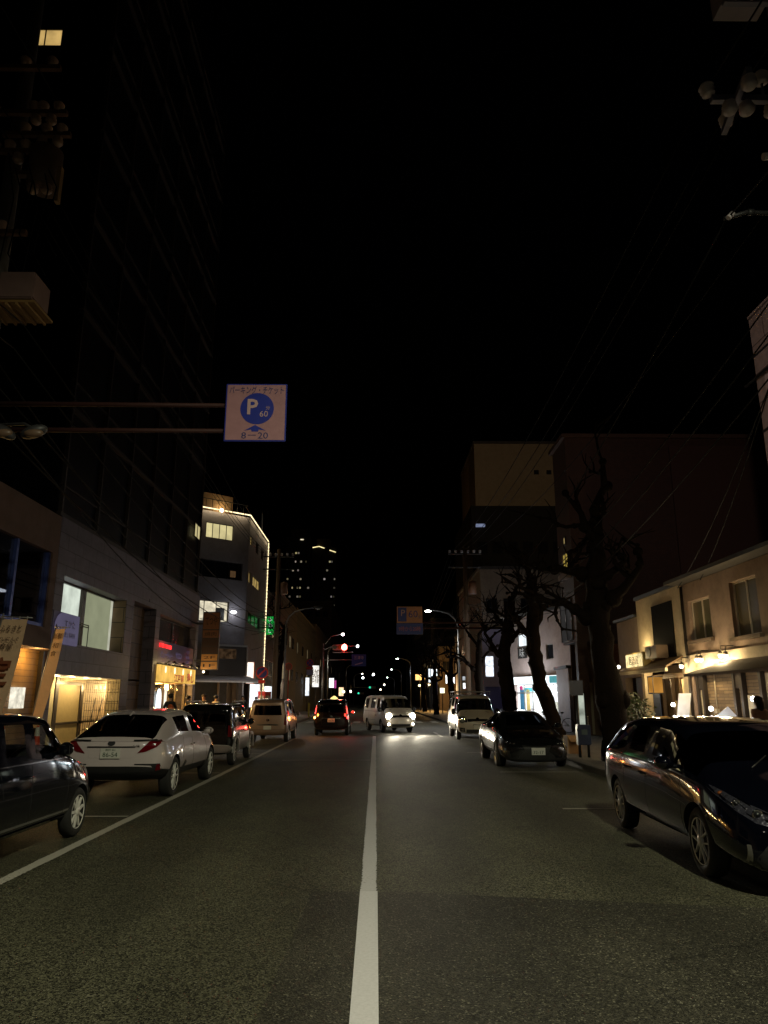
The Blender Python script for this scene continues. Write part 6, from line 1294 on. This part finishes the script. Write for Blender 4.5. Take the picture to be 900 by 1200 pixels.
for (x, y, z, c, st, lab) in ((5.75, 100, 3.4, (1, .75, .4), 16, 'left warm bulb below the orange restaurant sign'), (7.05, 100, 3.5, (1, .75, .4), 16, 'middle warm bulb below the orange restaurant sign'), (7.75, 100, 3.4, (1, .85, .6), 8, 'right warm bulb below the orange restaurant sign'), (-4.2, 100, 2.6, (1, .9, .6), 18, 'left pale bulb between the taxi and the white van'), (-3.3, 100, 2.65, (1, .85, .6), 18, 'right pale bulb between the taxi and the white van'), (-2.2, 130, 5.2, (.95, .95, 1), 14, 'white lamp above the blue name plate'), (-.4, 140, 6.1, (1, 1, .9), 22, 'bright white lamp high over the white van roof'), (1.0, 160, 3.6, (1, .7, .5), 16, 'orange lamp over the windscreen of the white van'), (1.8, 160, 4.6, (1, .9, .8), 10, 'pale lamp above the windscreen of the white van'), (-.7, 180, 7.2, (.9, .9, 1), 10, 'pale lamp over the white van, highest of its cluster')):
    s = thing('hanging_lamp', lab, 'lamp', (x, y, z)); q = B(); q.ball((x, y, z), .15 if y < 120 else .2); q.o('bulb', EM('far_bulb', c, st*.35, .1), s); q = B(); q.tube([(x, y, z+.1), (x, y, z+1.1)], .03, 5); q.o('stem', DSTEEL, s)
for (x, y, z, lab) in ((-1.15, 150, 3.9, 'upper green traffic light far down the street'), (-3.7, 165, 2.9, 'lower green traffic light far down the street')):
    s = thing('traffic_light', lab, 'traffic light', (x-4 if x > -2 else x-2.5, y, .13)); q = B(); q.tube([(x-4, y, .1), (x-4, y, z), (x, y, z)], .06, 6); q.o('mast', STEEL, s); F = Fr((x, y-.2, z), (1, 0, 0)); q = B(); F.box(q, -.25, 1.2, -.25, .25, 0, .15); q.o('housing', DSTEEL, s); disc(F, 0, 0, .15, .2, .05, 16).o('lamp', EM('green_signal', (.05, 1, .62), .8, .1), s)
point('amber_shop_glow', (7.8, 99, 3.2), 1300, (1, .52, .14), .4); point('amber_porch_glow', (8.4, 108, 3), 900, (1, .55, .16), .4); point('far_glow', (8.4, 88, 3), 160, (1, .8, .5), .4); point('left_far_glow', (-8, 76, 3), 130, (1, .85, .6), .4)

# ---- banners, cones, planters, posts, bicycles
CLOTH = M('cream_banner_cloth', (.62, .42, .27), .8, bump=.2, bscale=12); INKB = M('brown_banner_ink', (.20, .055, .02), .7); INKD = M('dark_banner_ink', (.05, .02, .015), .7)
def banner(x, y, zt, zb, w, shx, label, words, big):
    s = thing('shop_banner', label, 'banner', (x, y, .13), None); F = Fr((x, y, 0), (1, 0, 0)); h = zt-zb; zm = (zt+zb)/2
    P = lambda a, b, c: F.p(a+shx*(b-zm), b, c+.06*sin(b*2.2)*(.4+a/w))
    q = B(); n = 14
    for k in range(n):
        z0, z1 = zb+h*k/n, zb+h*(k+1)/n
        for j in range(4):
            a0, a1 = -w/2+w*j/4, -w/2+w*(j+1)/4; q.hexa([P(a0, z0, 0), P(a1, z0, 0), P(a1, z0, .006), P(a0, z0, .006), P(a0, z1, 0), P(a1, z1, 0), P(a1, z1, .006), P(a0, z1, .006)])
    cl = q.o('cloth', CLOTH, s)
    q = B(); q.tube([P(-w/2-.03, .13, -.02), P(-w/2-.03, zt+.12, -.02)], .016, 6); q.tube([P(-w/2-.06, zt+.06, -.01), P(w/2+.08, zt+.03, -.01)], .011, 6)
    for k in range(4): q.tube([P(-w/2+.02+k*w*.31, zt-.01, .0), P(-w/2+.02+k*w*.31, zt+.06, .0)], .012, 5)
    q.o('pole', STEEL, s)
    q = B(); q.lathe((x+shx*(.13-zm)-w/2, y, .13), (0, 0, 1), [(0, .2), (.1, .2), (.14, .05)], 16); q.o('base', BLACK, s)
    z = zt-.18
    for t, sz in words:
        text(t, F, 0+shx*(z-zm), z, .075, sz, INKD, cl, width=min(w*.82, sz*len(t)*.95), shear=shx); z -= sz*1.35
    for t, sz in big:
        z -= sz*.55; text(t, F, shx*(z-zm), z, .075, sz, INKB, cl, width=w*.86, shear=shx, bold=.02); z -= sz*.6
banner(-7.22, 14.6, 3.16, 1.0, .50, .17, 'wide cream shop banner with brown lettering at the left edge', (('ふるさと', .15), ('だいにんぐ', .10), ('食堂', .13)), (('定', .55), ('食', .55)))
banner(-7.83, 18.2, 3.3, 1.0, .24, .16, 'narrow cream shop banner leaning before the amber doorway', (('新鮮', .16), ('和', .14), ('食', .14)), ())
CONE = M('cone_red', (.62, .06, .02), .45); CW = M('cone_white', (.7, .68, .62), .5)
for (x, y, lab) in ((-5.98, 13.7, 'red and white striped traffic cone seen through the front window of the black hatchback'), (-6.5, 13.5, 'second traffic cone further left behind the black hatchback'), (-6.2, 12.9, 'traffic cone half hidden by the door pillar of the black hatchback')):
    s = thing('traffic_cone', lab, 'cone', (x, y, .13), 'traffic cones on the left pavement'); q = B(); q.box(x-.2, x+.2, y-.2, y+.2, .13, .17); q.o('base', CONE, s)
    q = B(); q.lathe((x, y, .17), (0, 0, 1), [(0, .15), (.25, .125), (.4, .105), (.55, .085), (.7, .065), (.85, .045), (1.0, .03), (1.03, .012)], 20)
    for f in q.bm.faces:
        z = f.calc_center_median().z-.17; f.material_index = 1 if (.25 < z < .4 or .55 < z < .7 or .85 < z < .95) else 0
    q.o('cone', [CONE, CW], s)
def leaves(q, c, r, n, rnd, sz=.07, sq=(1, 1, .8)):
    for _ in range(n):
        d = V((rnd.gauss(0, 1), rnd.gauss(0, 1), rnd.gauss(0, 1))).normalized()*r*rnd.random()**.4; p = V(c)+V((d.x*sq[0], d.y*sq[1], d.z*sq[2])); a = V((rnd.gauss(0, 1), rnd.gauss(0, 1), rnd.gauss(0, .6))).normalized(); b = a.orthogonal().normalized(); s_ = sz*rnd.uniform(.6, 1.4)
        q.bm.faces.new([q.bm.verts.new(p-a*s_), q.bm.verts.new(p+b*s_*.5), q.bm.verts.new(p+a*s_), q.bm.verts.new(p-b*s_*.5)])
s = thing('potted_shrub', 'leafy shrub in a pot behind the roof of the black MPV', 'plant', (6.9, 20.4, .13)); q = B(); q.lathe((6.9, 20.4, .13), (0, 0, 1), [(0, .2), (.4, .28), (.42, .3), (.45, .28), (.44, .2)], 18); q.o('pot', M('dark_pot', (.08, .06, .05), .6), s)
q = B(); r_ = random.Random(3)
for k in range(14): a = r_.random()*6.28; q.tube([(6.9, 20.4, .55), (6.9+.2*cos(a), 20.4+.2*sin(a), 1.0), (6.9+.45*cos(a)*r_.uniform(.5, 1.1), 20.4+.45*sin(a), 1.35+.35*r_.random())], [.012, .01, .005], 5)
q.o('stem', M('shrub_stem', (.08, .05, .03), .8), s); q = B(); leaves(q, (6.9, 20.4, 1.38), .55, 520, r_, .055); q.o('foliage', M('shrub_leaf', (.045, .06, .02), .5, var=.5), s)
def post_box(x, y, lab):
    s = thing('parking_meter', lab, 'parking meter', (x, y, .13)); q = B(); q.tube([(x-.1, y, .13), (x-.1, y, 1.75)], .04, 8); q.tube([(x+.14, y, .13), (x+.14, y, 1.2)], .04, 8); q.o('post', BLACK, s); q = B(); q.box(x-.16, x+.2, y-.12, y+.12, .45, .98); q.o('box', M('navy_box', (.02, .025, .06), .4), s, bevel=.02); q = B(); q.box(x-.06, x+.1, y-.128, y-.12, .72, .86); q.o('display', M('meter_display', (.1, .12, .12), .2), s); q = B(); q.box(x-.28, x+.08, y-.03, y-.01, 1.75, 2.15); q.o('sign_plate', M('dull_plate', (.06, .06, .08), .5), s)
post_box(5.62, 20.9, 'dark parking ticket machine on twin posts at the right kerb behind the coupe')
s = thing('stone_planter', 'low ochre stone planter on the right pavement behind the black MPV', 'planter', (6.35, 17.9, .13)); q = B(); q.box(5.9, 6.8, 17.4, 18.4, .13, .5); q.box(5.95, 6.75, 17.45, 18.35, .5, .53); q.o('box', M('ochre_stone', (.26, .15, .06), .8, bump=.3, grime=.4), s, bevel=.03)
s = thing('cardboard_box', 'battered tan box on the kerb beside the front of the coupe', 'box', (5.75, 22.6, .13)); q = B(); q.box(5.55, 5.95, 22.3, 22.8, .13, .62); q.prism([(5.55, 22.3, .625), (5.95, 22.3, .625), (6.05, 22.2, .48), (5.6, 22.15, .45)], (0, -.01, .005)); q.o('carton', M('cardboard', (.35, .2, .09), .8), s)
def bicycle(x, y, rz, lab, frame):
    s = thing('bicycle', lab, 'bicycle', (x, y, .13), 'bicycles'); R_ = Matrix.Rotation(rz, 3, 'Z'); P = lambda u, w, z: V((x, y, .13))+R_ @ V((w, u, z))
    for u in (-.52, .52):
        q = B(); n = 28; q.tube([P(u+.32*cos(2*pi*k/n), 0, .33+.32*sin(2*pi*k/n)) for k in range(n+1)], .018, 6, cap=False); w = q.o('wheel', RUB, s); q = B()
        for k in range(10): a = pi*k/10; q.tube([P(u+.31*cos(a), 0, .33+.31*sin(a)), P(u-.31*cos(a), 0, .33-.31*sin(a))], .003, 4)
        q.o('spokes', ALU, w)
    q = B(); q.tube([P(-.52, 0, .33), P(-.12, 0, .32), P(-.22, 0, .85)], .016, 6); q.tube([P(-.12, 0, .32), P(.36, 0, .75), P(.52, 0, .33)], .018, 6); q.tube([P(.36, 0, .75), P(.33, 0, 1.0)], .015, 6); q.tube([P(-.52, 0, .33), P(-.20, 0, .7)], .012, 6); q.tube([P(-.2, 0, .7), P(.35, 0, .8)], .014, 6); q.o('frame', frame, s)
    q = B(); q.tube([P(.15, .27, 1.02), P(.33, .2, 1.05), P(.33, -.2, 1.05), P(.15, -.27, 1.02)], .014, 6); q.o('handlebar', CHROME, s); q = B(); q.ball(P(-.24, 0, .9), 1, 2, (.09, .09, .04)); q.o('saddle', BLACK, s); q = B(); c = P(.55, 0, .88); q.box(c.x-.16, c.x+.16, c.y-.14, c.y+.14, c.z-.1, c.z+.1); q.o('basket', DSTEEL, s)
bicycle(8.6, 36.2, .9, 'bicycle parked against the lilac pillar by the convenience shop', M('silver_bike', (.5, .48, .45), .3, .7)); bicycle(8.1, 38.2, 1.2, 'pale bicycle under the convenience shop window', M('white_bike', (.6, .6, .58), .4)); bicycle(-6.5, 54.3, 1.3, 'white bicycle standing at the far left corner of the junction', M('bike_white', (.7, .7, .7), .4)); bicycle(7.6, 43.5, .6, 'bicycle leaning at the bright end of the convenience shop', M('bike_grey', (.3, .3, .32), .4))
for (x, y, lab) in ((-6.3, 52.6, 'white plastic crate on the far left corner'), (-5.9, 53.3, 'pale low box beside the white bicycle')):
    s = thing('crate', lab, 'crate', (x, y, .13)); q = B(); q.box(x-.35, x+.35, y-.25, y+.25, .13, .6); q.box(x-.38, x+.38, y-.28, y+.28, .6, .66); q.o('shell', M('pale_plastic', (.5, .55, .52), .5), s, bevel=.02)

# ---- pollarded street trees without leaves
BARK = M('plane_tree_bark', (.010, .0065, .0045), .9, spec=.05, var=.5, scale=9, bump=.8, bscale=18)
def tree(base, trunk, limbs, label, seed, twig=1.0, nt=4):
    rn = random.Random(seed); s = thing('plane_tree', label, 'tree', base, 'bare street trees'); q = B(); pts = []; rs = []
    tr = [V(base)+V(t[:3]) for t in trunk]; tw = [t[3] for t in trunk]
    for i in range(len(tr)-1):
        for k in range(5):
            t = k/5; pts.append(tr[i].lerp(tr[i+1], t)+V((rn.gauss(0, .02), rn.gauss(0, .02), 0))); rs.append((tw[i]*(1-t)+tw[i+1]*t)*rn.uniform(.92, 1.12))
    pts.append(tr[-1]); rs.append(tw[-1]); q.tube(pts, rs, 14)
    for k in range(9): a = rn.random()*6.28; j = rn.randrange(5, len(pts)); p = pts[j]; q.ball(p+V((cos(a), sin(a), 0))*rs[j]*.75, rs[j]*rn.uniform(.4, .62), 2, (1, 1, rn.uniform(.7, 1.2)))
    for v in q.bm.verts: v.co += V((rn.gauss(0, .02), rn.gauss(0, .02), rn.gauss(0, .02)))
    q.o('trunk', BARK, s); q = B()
    def limb(p, d, l, r, depth):
        pp = [V(p)]; rr = [r]; d = V(d).normalized(); n = 5
        for k in range(n):
            d = (d+V((rn.gauss(0, .42), rn.gauss(0, .35), rn.gauss(.05, .34)))).normalized(); pp.append(pp[-1]+d*l/n); rr.append(r*(1-.55*(k+1)/n)*rn.uniform(.9, 1.25))
        q.tube(pp, rr, 8); q.ball(pp[-1], rr[-1]*2.0, 2)
        for k in range(2): j = rn.randrange(1, n+1); q.ball(pp[j]+V((rn.gauss(0, .3), rn.gauss(0, .3), rn.gauss(0, .3)))*rr[j], rr[j]*1.5, 2)
        if depth > 0:
            for k in range(3):
                j = rn.randrange(2, n+1); a = (d+V((rn.gauss(0, .8), rn.gauss(0, .8), rn.gauss(.25, .5)))).normalized(); limb(pp[j], a, l*rn.uniform(.5, .75), rr[j]*.62, depth-1)
        else:
            for k in range(nt):
                j = rn.randrange(2, n+1); a = (d+V((rn.gauss(0, .6), rn.gauss(0, .6), rn.gauss(.5, .5)))).normalized(); L = rn.uniform(.25, .8)*twig
                b = pp[j]+a*L*.5+V((rn.gauss(0, .08), rn.gauss(0, .08), .05)); q.tube([pp[j], b, b+(a+V((rn.gauss(0, .5), rn.gauss(0, .5), .2)))*L*.5], [.03, .02, .008], 4)
    for (st, d, l, r, dep) in limbs: limb(V(base)+V(st), d, l, r, dep)
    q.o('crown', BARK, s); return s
tree((6.22, 19.6, .1), [(0, 0, 0, .44), (-.1, 0, .8, .37), (-.3, 0, 2.6, .30), (-.36, 0, 3.9, .29), (-.3, 0, 5.0, .22), (-.2, 0, 6.4, .15)],
     [((-.36, 0, 3.6), (-1, .1, .35), 1.8, .15, 1), ((-.3, 0, 3.9), (1, -.2, .5), 2.0, .15, 1), ((-.3, 0, 4.8), (-1, .2, 1), 2.0, .14, 1), ((-.28, 0, 5.1), (.9, .2, .9), 1.9, .13, 1), ((-.2, 0, 6.2), (.1, 0, 1), 1.9, .13, 1), ((-.25, 0, 5.6), (-.5, -.5, 1), 1.7, .11, 1), ((-.33, 0, 4.3), (.2, -1, .6), 1.5, .13, 1)], 'thick bare plane tree rising right behind the black MPV', 61)
tree((6.3, 26.3, .1), [(0, 0, 0, .30), (-.25, 0, .9, .24), (-.62, 0, 2.2, .23), (-.76, 0, 3.2, .24), (-.72, 0, 4.4, .2), (-.65, 0, 5.8, .13)],
     [((-.7, 0, 3.5), (-1, 0, .5), 1.5, .12, 1), ((-.7, 0, 4.0), (1, .2, .5), 1.9, .12, 1), ((-.7, 0, 4.6), (-.7, .3, .9), 1.5, .11, 1), ((-.65, 0, 5.6), (.4, 0, 1), 1.7, .1, 1), ((-.66, 0, 5.2), (-.3, -.6, .8), 1.5, .1, 1)], 'leaning bare tree in front of the bright convenience shop', 22)
tree((6.0, 33.2, .1), [(0, 0, 0, .34), (-.15, 0, 1.2, .28), (-.28, 0, 2.6, .30), (-.32, 0, 3.6, .26), (-.1, 0, 4.6, .22), (.1, 0, 6.0, .14)],
     [((-.3, 0, 3.3), (-1, 0, .8), 1.8, .13, 1), ((-.2, 0, 4.0), (1, .1, .6), 1.4, .11, 1), ((-.1, 0, 4.6), (-.9, .2, .7), 1.6, .11, 1), ((.1, 0, 5.8), (.2, 0, 1), 1.8, .11, 1), ((0, 0, 5.0), (.5, -.4, .8), 1.4, .1, 1)], 'knobbly bare tree between the coupe roof and the cream van', 23)
for i, (x, y, lab) in enumerate(((6.3, 45, 'dark bare tree beside the far right utility pole'), (6.3, 62, 'dark bare tree beyond the curved street lamp'), (6.2, 78, 'dim bare tree in front of the white square sign'), (6.2, 96, 'far bare tree beside the orange restaurant sign'))):
    tree((x, y, .1), [(0, 0, 0, .28), (-.1, 0, 1.5, .23), (-.2, 0, 3.2, .22), (-.1, 0, 5.0, .14)], [((-.2, 0, 3.0), (-1, 0, .8), 2.2, .12, 1), ((-.2, 0, 3.3), (.9, .2, .8), 2.0, .11, 1), ((-.1, 0, 4.6), (-.4, 0, 1), 2.3, .1, 1), ((-.1, 0, 4.9), (.4, 0, 1), 2.2, .1, 1)], lab, 30+i, 1.2, 8)
tree((-7.5, 57.2, .1), [(0, 0, 0, .26), (.1, 0, 2, .22), (.3, 0, 4.5, .18), (.5, 0, 7, .12)], [((.3, 0, 4.5), (1, 0, 1), 2.5, .1, 1), ((.35, 0, 5.0), (-.6, 0, 1), 2.4, .1, 1), ((.5, 0, 6.8), (.2, 0, 1), 2.6, .1, 1)], 'thin bare tree behind the unlit street lamp on the left', 41, 1.2, 8)

# ---- people
SKIN = M('skin', (.42, .25, .17), .55)
def person(x, y, rz, coat, trousers, hair, label, h=1.65, long_hair=False, pose=0, z0=.13):
    k = h/1.7; s = thing('person', label, 'person', (x, y, z0)); me = bpy.data.meshes.new('body')
    vs = []; es = []; rs = []
    def add(p, r, par=None):
        vs.append(V(p)*k); rs.append(r*k)
        if par is not None: es.append((par, len(vs)-1))
        return len(vs)-1
    pel = add((0, 0, .95), .15); wa = add((0, 0, 1.1), .135, pel); ch = add((0, .01, 1.3), .16, wa); nk0 = add((0, .0, 1.43), .09, ch); nk = add((0, .01, 1.49), .052, nk0); hd = add((0, .025, 1.57), .085, nk); tp = add((0, .02, 1.66), .085, hd)
    no = add((0, .105, 1.57), .018, hd)
    for sd in (-1, 1):
        sh = add((sd*.17, 0, 1.40), .07, ch); sw = .12*sd*(1 if pose == 1 else .4)
        el = add((sd*.24, -.02+sw, 1.14), .05, sh); wr = add((sd*.25, .10+sw*1.6, .92), .034, el); pm = add((sd*.25, .12+sw*1.7, .85), .035, wr)
        for f in range(4): a = add((sd*(.225+.017*f), .135+sw*1.7, .79-.006*abs(f-1.5)), .010, pm); add((sd*(.228+.015*f), .15+sw*1.7, .745+.006*abs(f-1.5)), .008, a)
        t = add((sd*.215, .15+sw*1.7, .83), .011, pm); add((sd*.215, .175+sw*1.7, .79), .009, t)
        hp = add((sd*.09, 0, .88), .105, pel); st = .16*sd*(1 if pose == 1 else .25); kn = add((sd*.10, .03-st*.6, .50), .068, hp); an = add((sd*.10, -st, .09), .045, kn); to = add((sd*.11, .13-st, .035), .036, an)
    me.from_pydata([tuple(v) for v in vs], es, []); ob = bpy.data.objects.new('body', me); COL.objects.link(ob); md = ob.modifiers.new('k', 'SKIN'); md.use_smooth_shade = True
    for i, r in enumerate(rs): me.skin_vertices[0].data[i].radius = (r, r*(.72 if i in (pel, wa, ch) else 1)); me.skin_vertices[0].data[i].use_root = i == pel
    m2 = ob.modifiers.new('s', 'SUBSURF'); m2.levels = 2; m2.render_levels = 2
    dg = bpy.context.evaluated_depsgraph_get(); dg.update(); out = bpy.data.meshes.new_from_object(ob.evaluated_get(dg)); bpy.data.objects.remove(ob)
    for m in (SKIN, coat, trousers, BLACK): out.materials.append(m)
    for p in out.polygons:
        c = p.center/k; p.use_smooth = True
        p.material_index = 0 if c.z > 1.45 or (abs(c.x) > .19 and c.z < .90 and c.z > .6) else 3 if c.z < .09 else 2 if c.z < .86 else 1
    b = mesh_obj('body', out, s)
    q = B(); q.ball((0, -.005*k, 1.665*k), .118*k, 3, (.95, 1.02, .82))
    for v in list(q.bm.verts):
        if v.co.y > .045*k and v.co.z < 1.66*k: v.co.y = .045*k
    if long_hair: q.ball((0, -.055*k, 1.54*k), .105*k, 3, (1, .55, 1.5))
    bmesh.ops.translate(q.bm, verts=q.bm.verts[:], vec=V((x, y, z0))); q.o('hair', hair, s)
    for sd in (-1, 1):
        q = B(); q.ball(V((x, y, z0))+V((sd*.033, .098, 1.59))*k, .011*k, 1); q.o('eye', M('eye_dark', (.03, .02, .02), .3), s)
        q = B(); q.ball(V((x, y, z0))+V((sd*.088, .02, 1.575))*k, .02*k, 1, (.5, 1, 1.5)); q.o('ear', SKIN, s)
    q = B(); q.ball(V((x, y, z0))+V((0, .098, 1.522))*k, .02*k, 1, (1, .4, .3)); q.o('mouth', M('lips', (.3, .1, .09), .5), s)
    s.rotation_euler = (0, 0, rz); return s
HB = M('dark_hair', (.012, .009, .008), .5); HBR = M('brown_hair', (.04, .022, .012), .5)
BLK = M('black_coat', (.02, .02, .022), .8); TAN = M('cream_coat', (.60, .42, .2), .8); GRY = M('grey_coat', (.12, .11, .11), .8); PNK = M('dusty_pink_coat', (.62, .36, .30), .8); JEAN = M('dark_trousers', (.025, .025, .035), .8); WHT = M('pale_shirt', (.55, .5, .45), .8)
person(-8.15, 30.4, .3, BLK, JEAN, HB, 'person in a black coat with an orange bag before the restaurant', 1.68)
s = thing('shoulder_bag', 'orange bag held by the person in black before the restaurant', 'bag', (-8.05, 30.15, 1.15)); q = B(); q.ball((-8.05, 30.12, 1.3), 1, 3, (.13, .09, .16)); q.o('bag_body', M('orange_bag', (.45, .09, .02), .6), s); q = B(); q.tube([(-8.15, 30.12, 1.4), (-8.1, 30.15, 1.55), (-7.98, 30.12, 1.4)], .012, 6); q.o('strap', BLACK, s)
person(-8.05, 32.9, -1.9, TAN, JEAN, HB, 'person in a cream coat with dark hair outside the yellow lit restaurant', 1.62, pose=1)
person(-7.9, 35.2, 2.6, BLK, JEAN, HBR, 'person in dark clothes facing us behind the white crossover roof', 1.7)
person(-7.6, 36.4, -.5, WHT, JEAN, HB, 'person in a pale top standing under the directory sign', 1.66)
person(-8.3, 47.8, 3.0, BLK, JEAN, HB, 'person in black under the white edged awning', 1.7, pose=1); person(-7.6, 48.6, 2.7, GRY, JEAN, HBR, 'person in grey beside the person in black under the awning', 1.62)
person(8.2, 16.3, .25, PNK, JEAN, HB, 'dark haired person in a dusty pink coat walking away past the cafe', 1.54, True, 1)
person(7.6, 95, 3.0, GRY, JEAN, HB, 'far person in grey under the warm restaurant bulbs', 1.7, pose=1); person(6.9, 88, 2.8, BLK, JEAN, HB, 'far person in black near the dark vertical banner', 1.65)

build_cars()
# ------------------------------------------------------------------ headlights of the white van
hd = V((.2588, -.966, 0)); fr = V((.66, 41.0, 0))+hd*2.55; sdv = V((.966, .2588, 0))
for sg in (-1, 1):
    p = fr+sdv*.62*sg; spot('headlamp_beam', p+V((0, 0, .82)), p+hd*16+V((0, 0, -.25)), 1050, (1, .90, .68), 42, .06, .8); point('headlamp_spill', p+hd*.25+V((0, 0, .6)), 3, (1, .88, .66), .08)
tl = V((-2.07, 35.6, .95))
for sg, c, e in ((-1, (1, .35, .06), 14), (1, (1, .05, .03), 12)): point('tail_spill', tl+V((sg*.76, -.2, 0)), e, c, .08)
# cool spot pointing down at the junction
spot('junction_spot', (-7.5, 45, 8.2), (-4, 44, 0), 700, (.86, .93, 1), 140, .2, .7)

# ------------------------------------------------------------------ night sky, moonlight, camera
w = bpy.data.worlds.new('World'); SC.world = w; w.use_nodes = True; nt = w.node_tree; bg = nt.nodes['Background']
sk = nt.nodes.new('ShaderNodeTexSky'); sk.sky_type = 'NISHITA'; sk.sun_disc = False; sk.sun_elevation = RAD(-4); sk.sun_rotation = RAD(200); nt.links.new(sk.outputs[0], bg.inputs[0]); bg.inputs[1].default_value = .004
cd = bpy.data.cameras.new('Camera'); cam = bpy.data.objects.new('Camera', cd); COL.objects.link(cam); SC.camera = cam
cd.sensor_fit = 'VERTICAL'; cd.sensor_height = 24; cd.lens = 24*867/1200; cd.clip_end = 3000; cd.clip_start = .05
cam.location = (0, 0, 1.65); cam.rotation_euler = (RAD(90+14.2), 0, RAD(-.62))
SC.view_settings.view_transform = 'Standard'; SC.view_settings.look = 'None'; SC.view_settings.exposure = 0; SC.view_settings.gamma = 1
SC.cycles.use_denoising = True; SC.cycles.max_bounces = 8; SC.cycles.transparent_max_bounces = 12; SC.cycles.sample_clamp_indirect = 4; SC.cycles.caustics_reflective = False; SC.cycles.caustics_refractive = False
